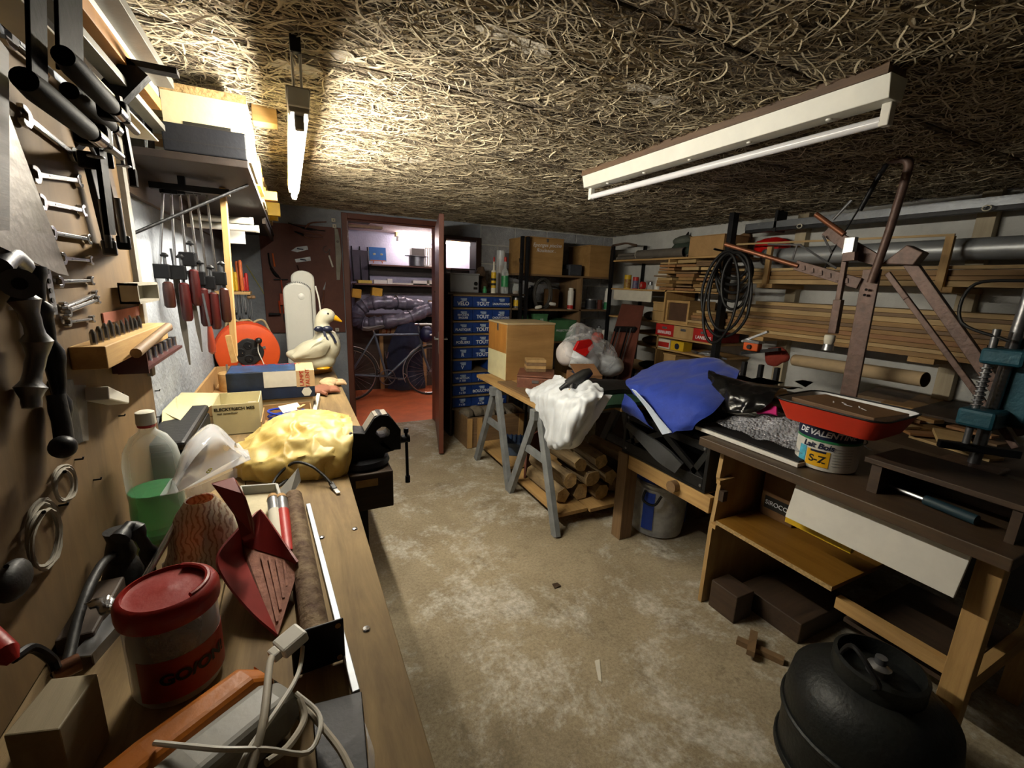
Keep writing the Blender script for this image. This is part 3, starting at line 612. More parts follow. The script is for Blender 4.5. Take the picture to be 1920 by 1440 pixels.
MB().tube([a.lerp(bq,.3),a.lerp(bq,.3)+V((-.02,-.03,-.05)),a.lerp(bq,.3)+V((-.03,-.04,-.09))],[.028,.026,.032],12).build('grip',m_blkp,dr,smooth=True)
MB().cyl(a,a-(bq-a).normalized()*.05,.02,12,r2=.012).build('chuck',m_iron,dr,smooth=True); c=a.lerp(bq,.3)+V((-.045,-.045,-.04)); MB().box(c,(.012,.012,.02)).build('trigger',m_yel,dr)
ft=thing('folded_cover','folded black and green garden chair cover on the trestle end','cover',(1.9,2.35,.745))
MB().loft([[V((1.62,2.3,.80)),V((1.9,2.25,.84)),V((2.15,2.2,.80))],[V((1.62,2.42,.85)),V((1.9,2.4,.87)),V((2.2,2.35,.85))],[V((1.65,2.55,.83)),V((1.9,2.55,.85)),V((2.2,2.5,.82))]],20,16,.01,8,.03,seed=2).build('black_fold',m_rub,ft,smooth=True)
MB().loft([[V((1.66,2.17,.76)),V((1.95,2.12,.78)),V((2.2,2.08,.77))],[V((1.66,2.3,.79)),V((1.95,2.27,.81)),V((2.2,2.22,.79))]],16,10,.008,8,.025,seed=4).build('green_fold',mat('bottle_green_cloth','123320',.8,var=.2,bump=.2),ft,smooth=True)
# lower planks and firewood
lb=thing('lower_planks','planks lying low between the trestle feet','planks',(1.8,2.8,.0))
for a in ((1.42,1.64,2.12,2.83),(1.44,1.66,2.9,3.5),(1.65,1.95,2.1,3.5),(1.96,2.03,2.1,3.5)): MB().bx(a[0],a[1],a[2],a[3],.075,.1).build('plank',W_pine,lb,bev=.002)
for y in (2.3,3.3): MB().bx(1.5,2.02,y,y+.06,0,.075).build('bearer',W_dkX,lb)
lg=[(1.52,.155,.055,0),(1.66,.16,.06,1),(1.80,.155,.055,2),(1.94,.15,.05,3),(1.56,.265,.055,4),(1.70,.27,.058,5),(1.85,.262,.055,6),(1.62,.372,.05,7),(1.77,.375,.055,8),(1.99,.365,.045,9)]
LGN=['bottom row first','bottom row second','bottom row third','bottom row fourth','middle row first','middle row second','middle row third','top row first','top row second','top row last']
wh=['lowest','lowest','lowest','lowest','second layer','second layer','second layer','topmost','topmost','lowest']
for x,z,r,k in lg:
    rr=random.Random(k); o=thing('firewood_log',f'{LGN[k]} split firewood log with pale cut end under the trestle','log',(x,2.4,z-r),group='firewood logs under the trestle')
    n=9 if k%3 else 5; an=[rr.uniform(-.2,.2)+2*PI*i/n for i in range(n)]; rad=[r*rr.uniform(.82,1.12) for _ in an]; y0=2.19+rr.uniform(-.05,.05); L_=.42; sk=rr.uniform(-.05,.05)
    rows=[]
    for i in range(7):
        y=y0+L_*i/6; rows.append([V((x+sk*i/6+math.cos(t)*q*(1+.06*noise.noise(V((i*.9,j*1.3,k)))),y,z+math.sin(t)*q*(1+.06*noise.noise(V((i,j,k+9)))))) for j,(t,q) in enumerate(zip(an,rad))])
    MB().grid(rows,closed=True).build('bark',m_bark,o,smooth=True,ang=50)
    for s in (0,-1): MB().pp([p*1 for p in rows[s]],(0,-.003 if s==0 else .003,0)).build('cut_end',m_logend,o)
# things between the trestle feet
tb=thing('tool_box','blue metal tool case with ribbed lid on the lower planks','tool box',(1.7,3.05,.1)); Mr=rot('Z',-.5); c=V((1.68,3.12,.1))
rb(c,(0,0,.05),(.3,.16,.1),Mr).build('body',mat('blue_steel','4a5b74',.4,.4),tb,bev=.006); rb(c,(0,0,.115),(.3,.16,.03),Mr@rot('X',.15)).build('lid',MATS['blue_steel'],tb,bev=.004)
for k in range(8): rb(c,(-.13+k*.037,0,.138),(.008,.13,.012),Mr@rot('X',.15)).build('rib',mat('blue_rib','22365c',.4),tb)
br=thing('hardboard_sheet','brown hardboard panel leaning behind the near trestle leg','board',(1.55,2.72,.1)); MB().hexa([(1.47,2.66,.1),(1.72,2.84,.1),(1.71,2.85,.1),(1.46,2.67,.1)],[(1.50,2.70,.40),(1.75,2.88,.40),(1.74,2.89,.40),(1.49,2.71,.40)]).build('sheet',m_brownp,br)
hm=thing('iron_clamp','black iron bench clamp under the trestle top','clamp',(1.75,3.2,.1)); MB().tube([(1.8,3.3,.1),(1.8,3.3,.62)],.012,8).build('screw',m_iron,hm); MB().bx(1.74,1.86,3.27,3.33,.55,.66).build('jaw',m_iron,hm,bev=.01); MB().bx(1.72,1.88,3.24,3.36,.1,.12).build('foot',m_iron,hm)
dc=thing('dark_chest','large dark brown chest behind the firewood','chest',(2.4,2.5,0)); MB().bx(2.26,2.8,2.0,2.9,0,.55).build('body',W_dk,dc,bev=.006); MB().bx(2.24,2.82,1.98,2.92,.55,.58).build('lid',W_dkX,dc,bev=.006); MB().bx(2.256,2.26,2.4,2.5,.45,.52).build('latch',m_tin,dc)
# leaning brown board with black roller
a=[PX(*t,2.95) for t in ((1165,571),(1207,575))]; b_=[PX(*t,2.55) for t in ((1130,690),(1185,690))]
lbk=thing('leaning_shutter','brown painted panel leaning against the shelving with black rods','panel',(2.7,3.3,.0))
m0=(a[0]+a[1])/2; m1=(b_[0]+b_[1])/2; d=(m1-m0); fl=m0+d*((0.0-m0.z)/d.z) if False else m1+d*.6
kz=(a[0].z-.60)/(a[0].z-b_[0].z); pts=[a[0],a[1],a[1]+(b_[1]-a[1])*kz,a[0]+(b_[0]-a[0])*kz]; MB().pp(pts,(.02,.012,.01)).build('board',m_brownp,lbk,bev=.003)
nrm=(pts[1]-pts[0]).cross(pts[3]-pts[0]).normalized(); 
if nrm.x>0: nrm=-nrm
e=a[0].lerp(b_[0],.42)+nrm*.02; f=a[1].lerp(b_[1],.42)+nrm*.02; MB().beam(e.lerp(f,.12),e.lerp(f,.9),.05,.03,nrm).build('cross_bar',m_iron,lbk,bev=.004)
for s in (.25,.68): q=e.lerp(f,s)+nrm*.02; MB().tube([q,q+(b_[0]-a[0])*.75],.008,8).build('rod',m_iron,lbk); MB().tube([q+(f-e)*.12,q+(f-e)*.12+(b_[0]-a[0])*.75],.006,8).build('rod',m_tin,lbk)
# ---------------------------------------------------------------- right wall shelving
SX=3.10
rs_=thing('side_shelving','pine shelving with black posts along the white right wall','shelf unit',(3.3,3.2,0))
for z,y0,y1 in ((1.765,2.50,3.90),(1.478,2.50,3.90),(1.19,2.46,3.90),(1.062,2.46,3.60),(.945,2.46,3.60),(.70,2.46,3.90)): MB().bx(SX,XR-.01,y0,y1,z,z+.016).build('shelf_board',W_pine,rs_,bev=.001)
MB().bx(SX,XR-.01,3.10,3.118,1.206,1.765).build('divider',W_pineZ,rs_); MB().bx(SX,XR-.01,3.14,3.158,.70,1.19).build('divider',W_pineZ,rs_)
pb_=PX(1381,418,3.06); 
for y in (2.465,): MB().bx(3.04,3.075,y-.02,y+.02,0,ZC).build('post',m_iron,rs_); MB().bx(3.075,3.098,y-.02,y-.014,0,ZC).build('post_flange',m_iron,rs_)
for y in (3.1,3.86): MB().bx(XR-.03,XR-.005,y-.015,y+.015,0,1.95).build('rear_post',m_iron,rs_)
MB().bx(SX-.006,SX,3.28,3.84,1.375,1.476).build('white_sign_board',m_paper,rs_)
m_pipe=mat('grey_brown_pipe','5e5850',.6,var=.2); m_ringw=mat('cut_pipe_edge','b8b2a0',.6)
def pipe(label,px,py,r,y0,y1,X,zofs=0,m=None,name='pipe',group=None):
    c=PX(px,py,X); o=thing(name,label,'pipe',(c.x,(y0+y1)/2,c.z-r),group=group); x,z=c.x,c.z
    rr=[(r,0),(r,1),(r*.8,1),(r*.8,0),(r,0)]
    return o,c
# pipes lie on the top shelf pointing along it
zt=1.782
k=0
for i in range(7):
    r=.018; y=3.87-.0; x=3.14+.042*(i%4)+(.02 if i>3 else 0); z=zt+r+(.034 if i>3 else 0)
    MBp=MB().tube([(x,3.88,z),(x,3.35,z)],r,10,cap=False); MBp.tube([(x,3.88,z),(x,3.35,z)],r*.7,10,cap=False)
    o=thing('thin_pipe','thin grey pipe in the bundle on top of the side shelving','pipe',(x,3.6,z-r),group='thin pipes on the side shelving'); MBp.build('wall',m_pipe,o,smooth=True)
    MB().tube([(x+math.cos(t*PI/6)*r*.85,3.881,z+math.sin(t*PI/6)*r*.85) for t in range(12)],.003,5,closed=True).build('rim',m_ringw,o)
c=PX(1194,474,SX+.03); o=thing('wide_pipe','wide brown drain pipe with a pale rim on top of the side shelving','pipe',(SX+.05,3.3,zt)); MB().tube([(SX+.05,c.y,zt+.045),(SX+.05,2.98,zt+.045)],.042,20,cap=False).build('wall',m_pipe,o,smooth=True); MB().tube([(SX+.05+math.cos(t*PI/10)*.039,c.y+.001,zt+.045+math.sin(t*PI/10)*.039) for t in range(20)],.005,6,closed=True).build('rim',m_ringw,o)
o=solo(MB().loft([[PX(1150,459,3.15),PX(1175,455,3.2),PX(1195,458,3.2)],[PX(1150,463,3.15),PX(1175,458,3.2),PX(1195,463,3.2)]],14,6,.004,9,.02),'leather_strap','brown leather strap draped over the thin pipes','strap',mat('strap_leather','4a382a',.8),smooth=True)
gs=thing('green_sack','stuffed dark green canvas sack on top of the side shelving','sack',(3.28,2.95,zt)); g=PX(1280,462,3.2); MB().blob((3.25,g.y,zt+.075),(.1,.15,.075),.15,9,26,18,3,flat=-.073).build('body',mat('green_canvas','2e3a30',.9,var=.2,bump=.3),gs,smooth=True); MB().blob((3.27,g.y+.04,zt+.15),(.1,.13,.05),.15,9,24,14,5).build('fold',mat('grey_canvas','565a50',.9,var=.2,bump=.3),gs,smooth=True)
a,b2=PX(1292,450,SX),PX(1354,479,SX); cb=thing('cardboard_box','tan cardboard box with a broad plain face on the side shelving','box',(3.25,(a.y+b2.y)/2,zt)); MB().bx(SX+.01,SX+.3,b2.y+.01,a.y,zt,zt+.16).build('body',m_card,cb,bev=.003); MB().bx(SX+.005,SX+.305,b2.y+.005,a.y+.005,zt+.16,zt+.165).build('lid_flap',m_card,cb)
for i,(x,y0,y1,h,m,lab) in enumerate(((3.40,3.2,3.4,.26,m_iron,'dark narrow iron plate standing behind the drain pipe'),(3.42,2.56,2.9,.22,m_cardk,'brown board leaning on the white wall behind the cardboard box'))): solo(MB().hexa([(x,y0,zt),(x+.015,y0,zt),(x+.015,y1,zt),(x,y1,zt)],[(x+.04,y0+.05,zt+h),(x+.055,y0+.05,zt+h),(x+.055,y1-.08,zt+h*.7),(x+.04,y1-.08,zt+h*.7)]),'leaning_board',lab,'board',m)
# second shelf: tins, card, offcuts
z2=1.494
def canX(name,label,px,py,z,r,h,m,**k): return can(name,label,px,py,0,z,r,h,m,X=SX+.08,**k)
canX('biscuit_tin','yellow tin with a flower print on the side shelving',1176,538,z2,.036,.135,m_yel,mlab=mat('flower_print','d8c25a',.5,var=.5,scale=40,c2='7a2a18'),lab=(.05,.7),cat='tin')
canX('biscuit_tin','small red and blue tin beside the yellow flower tin',1191,538,z2,.03,.115,m_redl,mlab=mat('pink_blue_print','9a8a98',.5,var=.5,scale=40,c2='3a3f70'),lab=(.05,.7),cat='tin')
o=solo(MB().hexa([(3.3,3.3,z2),(3.31,3.3,z2),(3.31,3.48,z2),(3.3,3.48,z2)],[(3.34,3.3,z2+.17),(3.35,3.3,z2+.17),(3.35,3.48,z2+.17),(3.34,3.48,z2+.17)]),'white_card','white card leaning behind the red round tin','card',m_paper)
c=PX(1205,534,SX+.05); rt=thing('round_red_tin','flat round red tin standing on its edge','tin',(c.x,c.y,z2)); MB().cyl((c.x-.015,c.y+.005,z2+.036),(c.x+.02,c.y-.005,z2+.036),.036,24).build('body',m_redl,rt,smooth=True); MB().cyl((c.x-.017,c.y+.006,z2+.036),(c.x-.015,c.y+.005,z2+.036),.016,16).build('emblem',m_paper,rt)
canX('small_jar','low glass jar beside the round red tin',1219,541,z2,.028,.04,m_glass,mcap=m_tin,cat='jar'); canX('white_pot','small white pot next to the wood offcuts',1232,541,z2,.03,.05,m_pvcw,cat='pot')
rr=random.Random(11)
W_lt=[wood('aged_pine','876537','a8834e','Y',7),wood('pale_offcut','a98a58','c6a976','Y',7),W_old,wood('reddish_offcut','8a6038','a87a4c','Y',7)]
ORD=['lowest','second','third','fourth','fifth','sixth','seventh','eighth','topmost']
for lvl in range(9):
    for j in range(3):
        z=z2+.002+lvl*.0285; th=rr.choice((.012,.018,.022,.026)); L_=rr.uniform(.16,.24); yc=2.62+j*.225+rr.uniform(-.02,.02); x=SX-.05+rr.uniform(0,.06); wd=.2
        Mq=rot('Z',rr.uniform(-.08,.08)); o=MB().box((x+.06,yc,z+th/2),(wd,L_,th),Mq)
        solo(o,'wood_offcut',f'short wood offcut in the {ORD[lvl]} layer of the pile on the side shelving','offcut',W_lt[rr.randrange(4)],'wood offcuts piled on the side shelving')
# third level
z3=1.206
for i,(z,h,lab) in enumerate(((z3,.09,'lower one of two small plain wooden boxes under the white sign'),(z3+.092,.085,'upper one of two small plain wooden boxes under the white sign'))): 
    b0=thing('wooden_box',lab,'box',(3.2,3.22,z)); MB().bx(SX+.02,SX+.3,3.13,3.27,z,z+h-.012).build('body',W_ply,b0,bev=.003); MB().bx(SX+.015,SX+.305,3.128,3.272,z+h-.012,z+h).build('lid',W_pine,b0)
ob=thing('open_box','wooden box lying with its dark brown open side outwards','box',(3.2,2.95,z3))
a,b2=PX(1238,568,SX),PX(1283,600,SX); y1_,y0_=3.09,b2.y-.03; 
for q in ((y0_,y0_+.02,z3,z3+.2),(y1_-.02,y1_,z3,z3+.2),(y0_+.02,y1_-.02,z3,z3+.02),(y0_+.02,y1_-.02,z3+.18,z3+.2)): MB().bx(SX+.01,SX+.33,*q).build('panel',W_pineX,ob)
MB().bx(SX+.03,SX+.04,y0_+.02,y1_-.02,z3+.02,z3+.18).build('inner_panel',mat('brown_felt','4d3626',.95,var=.2),ob)
for i in range(6):
    th=.02; z=z3+.001+i*.0215; solo(MB().bx(SX-.02+.01*(i%3),SX+.3,2.47+.02*(i%2),2.47+rr.uniform(.26,.36),z,z+th),'short_plank',['lowest','second','third','fourth','fifth','topmost'][i]+' short plank of the stack beside the open wooden box','plank',W_lt[i%4],'short planks beside the open box')
# red drawers
dz=thing('drawer_box','row of red and plain drawers lettered for locks and straps on the side shelving','drawers',(3.25,2.8,1.078))
for (x0,x1,m,t) in ((1231,1264,m_redp,'SERRURES'),(1265,1301,W_ply,None),(1302,1342,m_redp,'LANIERES')):
    ya,yb_=PX(x0,620,SX).y,PX(x1,628,SX).y; d=MB(); d.bx(SX-.012,SX+.0,yb_,ya,1.08,1.186); d.bx(SX,SX+.3,yb_+.004,ya-.004,1.08,1.17); d=d.build('drawer',m,dz,bev=.002)
    ym=(ya+yb_)/2; MB().bx(SX-.02,SX-.012,ym-.03,ym+.025,1.145,1.165).build('label_holder',m_tin,d,bev=.001)
    if t: txt(t,.038,(SX-.0127,ym,1.112),-Y1,Z1,m_wpaint,d,bold=.02)
for i,(x0,x1,m,lab,ml) in enumerate(((1231,1255,m_paper,'small white box with red print under the red drawers',m_redl),(1256,1281,m_yel,'small yellow tin with a blue emblem under the red drawers',m_navy))):
    ya,yb_=PX(x0,642,SX).y,PX(x1,646,SX).y; o=thing('small_carton',lab,'box',(3.15,(ya+yb_)/2,.961)); MB().bx(SX+.01,SX+.12,yb_+.004,ya,.961,1.045).build('body',m,o,bev=.003)
    if i==0: MB().bx(SX+.009,SX+.01,yb_+.015,ya-.01,.975,1.02).build('print',ml,o)
    else: MB().cyl((SX+.0085,(ya+yb_)/2,1.0),(SX+.01,(ya+yb_)/2,1.0),.027,18).build('print',ml,o)
for k in range(9):
    q=V((SX+.04+.02*(k%3),2.52+.035*k,.963+.006*(k%3))); d=V((rr.uniform(-.05,.05),rr.uniform(-.11,-.05),rr.uniform(0,.03))); d.z=abs(d.z)
    solo(MB().tube([q,q+d*.5,q+d],[.008,.012,.008],7),'metal_fitting','grey metal fitting in the heap under the red drawers','fitting',m_tin,'metal fittings under the red drawers',smooth=True)
o=thing('plain_box','tan wooden box below the small yellow tin','box',(3.2,2.85,.716)); a,b2=PX(1224,660,SX),PX(1268,690,SX); MB().bx(SX+.005,SX+.3,b2.y+.03,a.y-.14,.716,.91).build('body',W_ply,o,bev=.003); MB().bx(SX,SX+.305,b2.y+.025,a.y-.135,.91,.922).build('lid',W_pine,o)
for i,(px,py,z,lab) in enumerate(((1213,612,1.206,'grey cloth bundle left of the red drawers'),(1210,640,.961,'dark cloth bundle on the board under the red drawers'),(1205,670,.716,'black cloth bundle left of the tan wooden box'))):
    c=PX(px,py,SX+.12); solo(MB().blob((c.x,3.32,z+.04),(.1,.13,.04),.25,10,20,12,i,flat=-.04),'cloth_bundle',lab,'cloth',[mat('dirty_rag','6b6152'),m_cardk,m_rub][i],smooth=True)
# hose coil on the post
hs=thing('hose_coil','long black rubber hose hung in loops on the black post','hose',(3.0,2.45,1.78))
def loopx(pts,X,r,n=44,close=True):
    P_=[PX(x,y,X+dx) for x,y,dx in [(p+(0,))[:3] for p in pts]]; P_=cm(P_+[P_[0],P_[1]] if close else P_,n); 
    return MB().tube(P_[:-1] if close else P_,r,8).build('hose_loop',m_rub,hs,smooth=True)
def ell(cx,cy,rx,ry,tilt,n=14,wob=0,sd=0):
    out=[]
    for i in range(n):
        t=2*PI*i/n; x=math.cos(t)*rx; y=math.sin(t)*ry; q=1+wob*noise.noise(V((t,sd,0))); out.append((cx+(x*math.cos(tilt)-y*math.sin(tilt))*q,cy+(x*math.sin(tilt)+y*math.cos(tilt))*q))
    return out
for i,(cx_,cy_,rx,ry,ti) in enumerate(((1375,497,25,26,0),(1374,503,30,32,.1),(1377,508,34,40,.1),(1375,520,32,46,.05),(1380,528,26,54,.15),(1362,553,46,80,.13),(1367,545,36,76,.18),(1352,560,30,84,.2))): loopx(ell(cx_,cy_,rx,ry,ti,wob=.08,sd=i),2.985-.012*i,.0105)
MB().cyl((3.04,2.465,1.80),(2.9,2.465,1.81),.008,8).build('hanging_peg',m_iron,hs)
# ---------------------------------------------------------------- lumber rack on the right wall
rk=thing('lumber_rack','wall rack with pale studs and wooden arms on the right wall','rack',(3.42,1.6,0))
W_stud=wood('pale_stud','a89a80','c2b496','Z',5)
for px,py in ((1503,445),(1850,415)):
    y=PX(px,py,XR-.04).y; MB().bx(XR-.06,XR,y-.04,y+.04,0,ZC).build('wall_stud',W_stud,rk,bev=.002)
yA,yBr=PX(1440,520,3.15).y,PX(1766,530,3.15).y
for y in (yA,yBr):
    for z,lz in ((PX(1440,527,3.15).z-.02,.26),(PX(1720,662,3.15).z-.02,.02)):
        MB().bx(3.12,XR,y-.06,y+.06,z-.03,z).build('arm',W_pineX,rk,bev=.002)
        if lz>.1: MB().bx(3.115,3.14,y-.018,y+.018,z-.02,z+lz).build('keeper_strip',W_pineZ,rk,bev=.001)
zU=PX(1440,527,3.15).z-.018; zL=PX(1720,662,3.15).z-.018
rr=random.Random(4)
t1=thing('steel_tube','long grey metal tube in the upper rack','tube',(3.3,1.2,zU+.16)); MB().tube([(3.28,2.30,zU+.20),(3.28,.2,zU+.20)],.058,24).build('wall',m_silver,t1,smooth=True); MB().cyl((3.28,2.31,zU+.20),(3.28,2.29,zU+.20),.06,24).build('end_collar',m_tin,t1,smooth=True)
def plank(label,x0,x1,y0,y1,z,th,m,group,name='plank'): return solo(MB().bx(x0,x1,y0,y1,z,z+th),name,label,'plank',m,group,bev=.001)
up=[(3.15,3.24,.15,2.42,0,.03,1),(3.25,3.33,.2,2.35,0,.035,0),(3.34,3.42,.3,2.4,0,.03,2),(3.15,3.22,.25,2.38,.033,.022,0),(3.24,3.34,.2,2.3,.037,.02,3),(3.35,3.43,.1,2.3,.033,.03,1),(3.16,3.25,.3,2.33,.058,.03,0),(3.27,3.35,.2,2.36,.06,.028,1),(3.15,3.20,.2,2.44,.091,.018,1)]
for i,(x0,x1,y0,y1,dz_,th,mi) in enumerate(up): plank(['outermost board of the bottom layer in the upper wall rack','middle board of the bottom layer in the upper wall rack','innermost board of the bottom layer in the upper wall rack','outermost thin board of the second layer in the upper wall rack','middle reddish board of the second layer in the upper wall rack','innermost board of the second layer in the upper wall rack','outer board of the third layer in the upper wall rack','inner board of the third layer in the upper wall rack','slim pale lath on top of the upper wall rack boards'][i],x0,x1,y0,y1,zU+dz_,th,W_lt[mi],'boards in the upper wall rack')
lo=[]
z=zL
spec=[(.026,.96,2.48,0),(.022,.9,2.5,1),(.024,.98,2.47,0),(.026,.94,2.5,3),(.024,.88,2.46,0),(.02,.7,2.5,2),(.026,.85,2.4,0),(.03,.82,2.35,1),(.02,.84,2.3,2),(.024,.8,2.25,1)]
for i,(th,y0,y1,mi) in enumerate(spec):
    for j in range(1):
        x0=3.12+rr.uniform(-.01,.015); plank(['lowest','second','third','fourth','fifth','sixth','seventh','eighth','ninth','topmost'][i]+' long plank in the stack of the lower wall rack',x0,x0+.30,y0+rr.uniform(-.05,.02),y1+rr.uniform(-.04,.02),z,th,W_lt[(mi+j)%4],'planks stacked in the lower wall rack')
    z+=th+.0015
# thin lath and rails under the ceiling
solo(MB().beam(PX(1365,459,3.12),PX(1500,458,3.12)+V((0,-.8,0)),.012,.012),'thin_lath','thin pale lath lying above the upper rack boards','lath',W_lt[1])
rl=thing('curtain_rail','bundle of dark metal rails with ring ends hung under the ceiling','rail',(3.3,1.4,1.98))
a=PX(1425,424,3.2); b2=PX(1920,372,3.2); 
for i,(dx,dz_,w_,h,m) in enumerate(((0,0,.02,.045,mat('grey_rail','6f7275',.4,.6)),(.03,.012,.03,.03,m_iron),(.08,.0,.03,.05,m_iron),(.02,-.034,.05,.02,m_iron))): MB().beam((3.2+dx,2.45,a.z+dz_),(3.2+dx,.1,b2.z+dz_),w_,h).build('rail',m,rl)
for px,py in ((1499,424),(1850,390)):
    c=PX(px,py,3.17); MB().tube([c+V((0,math.cos(t*PI/8)*.017,math.sin(t*PI/8)*.013)) for t in range(16)],.003,6,closed=True).build('ring',m_ringw,rl)
for y in (2.2,.6): MB().bx(3.19,3.30,y,y+.02,a.z-.05,ZC).build('hanger',m_iron,rl)
rbg=thing('red_carrier','crumpled red plastic bag stuffed behind the ceiling rails','bag',(3.38,2.4,zU+.3)); MB().blob((3.40,2.36,zU+.29),(.07,.13,.06),.35,12,24,16,3,sharp='crease').build('sheet',mat('red_bag','b51412'),rbg,smooth=True); 
# ---------------------------------------------------------------- table with blue jacket
bx_=1.713
tbl=thing('pine_stand','pine stand of one thick leg and rails carrying the black plastic crate','stand',(1.9,1.7,0))
MB().hexa([(1.70,1.86,0),(1.79,1.86,0),(1.79,1.94,0),(1.70,1.94,0)],[(1.70,1.86,.553),(1.79,1.86,.553),(1.79,1.94,.553),(1.70,1.94,.553)]).build('leg',W_oldZ,tbl,bev=.003)
MB().bx(2.35,2.44,1.86,1.94,0,.553).build('leg',W_oldZ,tbl,bev=.003)
MB().bx(1.71,1.745,1.29,1.86,.47,.55).build('front_rail',W_pine,tbl,bev=.002); MB().bx(2.37,2.41,1.29,1.86,.47,.55).build('rear_rail',W_pine,tbl,bev=.002); MB().bx(1.745,2.37,1.70,1.76,.50,.55).build('cross_rail',W_pineX,tbl); MB().bx(1.745,2.37,1.40,1.46,.50,.55).build('cross_rail',W_pineX,tbl)
MB().cyl((1.675,1.50,.52),(1.712,1.50,.52),.03,16).build('dowel',W_old,tbl,smooth=True)
pc=thing('black_crate','black plastic crate with open triangular sides on the pine stand','crate',(2.0,1.64,.553)); z0,z1=.553,.80; x0,x1,y0,y1=1.715,2.3,1.33,1.93
MB().bx(x0,x1,y0,y1,z0,z0+.012).build('floor_panel',m_blkp,pc)
for y,n in ((y0,0),(y1-.02,1)): MB().bx(x0,x1,y,y+.02,z0+.012,z1).build('side_panel',m_blkp,pc,bev=.003)
MB().bx(x1-.02,x1,y0+.02,y1-.02,z0+.012,z1).build('rear_panel',m_blkp,pc)
MB().bx(x0,x0+.02,y0+.02,y1-.02,z1-.045,z1).build('front_rim',m_blkp,pc,bev=.003); MB().bx(x0,x0+.02,y0+.02,y1-.02,z0+.012,z0+.07).build('front_sill',m_blkp,pc,bev=.003)
for a,b2 in (((y1-.03,z0+.06),(1.63,z1-.04)),((y0+.03,z0+.06),(1.63,z1-.04)),((y1-.02,z1-.05),(y1-.1,z0+.05)),((y0+.02,z1-.05),(y0+.1,z0+.05))): MB().beam((x0+.012,a[0],a[1]),(x0+.012,b2[0],b2[1]),.03,.018,X1).build('strut',m_blkp,pc)
for y in (y0+.03,y1-.03):
    for z in (z0+.03,z1-.03): MB().lathe([(.008,0),(.006,.003),(0,.004)],(x0,y,z),10,ax=-X1).build('rivet',m_tin,pc,smooth=True)
stp=thing('foam_strip','thick black foam handle strip hanging out of the black crate','strip',(1.68,1.7,.6))
MB().loft([[PX(1180,792,1.69),PX(1215,815,1.67),PX(1250,838,1.66),PX(1282,868,1.69)],[PX(1178,800,1.69),PX(1205,830,1.66),PX(1235,862,1.65),PX(1268,884,1.69)]],20,6,.003,10,.02,seed=3).build('strip',mat('grey_foam','3f4042',.6,var=.15),stp,smooth=True)
# blue jacket draped over the crate
m_jblue=mat('blue_jacket_cloth','1c3796',.75,var=.12,scale=16,bump=.15,bscale=90,sheen=.15); m_lin=mat('pale_lining','c4cfe0',.7,var=.05)
jk=thing('blue_jacket','royal blue jacket with pale lining draped over the black crate','jacket',(1.95,1.65,.80))
R_=[[PX(*q) for q in r] for r in (
 ((1212,700,2.30),(1255,690,2.36),(1310,686,2.40),(1350,690,2.38),(1384,708,2.30)),
 ((1205,694,2.15),(1250,679,2.18),(1305,673,2.20),(1350,676,2.18),(1386,698,2.12)),
 ((1188,706,1.93),(1238,698,1.95),(1290,700,1.96),(1338,708,1.95),(1372,728,1.94)),
 ((1173,717,1.77),(1215,726,1.73),(1265,738,1.71),(1310,752,1.71),(1342,768,1.74)),
 ((1186,735,1.69),(1212,758,1.65),(1247,785,1.625),(1280,792,1.635),(1308,792,1.67)),
 ((1192,742,1.68),(1216,772,1.645),(1250,812,1.62),(1270,808,1.625),(1298,806,1.66)))]
MB().loft(R_,60,70,.012,6,.004,seed=6,sharp='crease').build('shell',m_jblue,jk,smooth=True,ang=80)
MB().loft([[PX(1184,730,1.625),PX(1205,757,1.62),PX(1225,787,1.615),PX(1242,815,1.61)],[PX(1190,733,1.61),PX(1215,760,1.605),PX(1238,788,1.60),PX(1258,811,1.60)]],18,6,.001,8,.006).build('lining_edge',m_lin,jk,smooth=True)
MB().loft([[PX(1172,738,1.70),PX(1190,755,1.66),PX(1205,775,1.65)],[PX(1167,765,1.70),PX(1190,778,1.67),PX(1215,795,1.66)],[PX(1180,778,1.71),PX(1200,785,1.69),PX(1225,803,1.68)]],18,14,.006,9,.004,seed=8).build('sleeve',m_jblue,jk,smooth=True,ang=80)
# metal bin below
bc_=PZ(1228,1000,0); bn=thing('round_bin','silver and blue domed bin with a metal band standing under the pine stand','bin',(bc_.x+.06,bc_.y+.06,0)); bq=V((bc_.x+.06,bc_.y+.06,0))
m_bing=mat('bin_grey','8f9194',.45,.2,var=.2,scale=12,c2='b0b2b4'); m_binb=mat('bin_blue','1d3f9e',.5,var=.2)
MB().lathe([(.135,0),(.155,.012),(.165,.10),(.17,.33)],bq,36).build('body',m_bing,bn,smooth=True); MB().lathe([(.174,.32),(.178,.325),(.178,.355),(.174,.36)],bq,36).build('band',m_tin,bn,smooth=True)
MB().lathe([(.17,.36),(.165,.385),(.14,.415),(.08,.435),(0,.44)],bq,36).build('lid',m_binb,bn,smooth=True)
for a0,a1,m in ((-.75,-.1,m_binb),(-2.9,-2.5,m_binb)):
    rows=[]
    for h in (.06,.15,.24,.3): rows.append([bq+V((math.cos(a0+(a1-a0)*i/8)*.1725,math.sin(a0+(a1-a0)*i/8)*.1725,h)) for i in range(9)])
    MB().grid(rows,th=.002).build('blue_panel',m,bn,smooth=True)
t=-2.55; e=bq+V((math.cos(t)*.18,math.sin(t)*.18,.29)); MB().tube([e+V((-.03,.04,.03)),e+V((-.05,.03,-.03)),e+V((-.02,-.03,-.04)),e+V((.01,-.05,.02))],.008,8,smooth=14).build('handle',m_iron,bn,smooth=True)
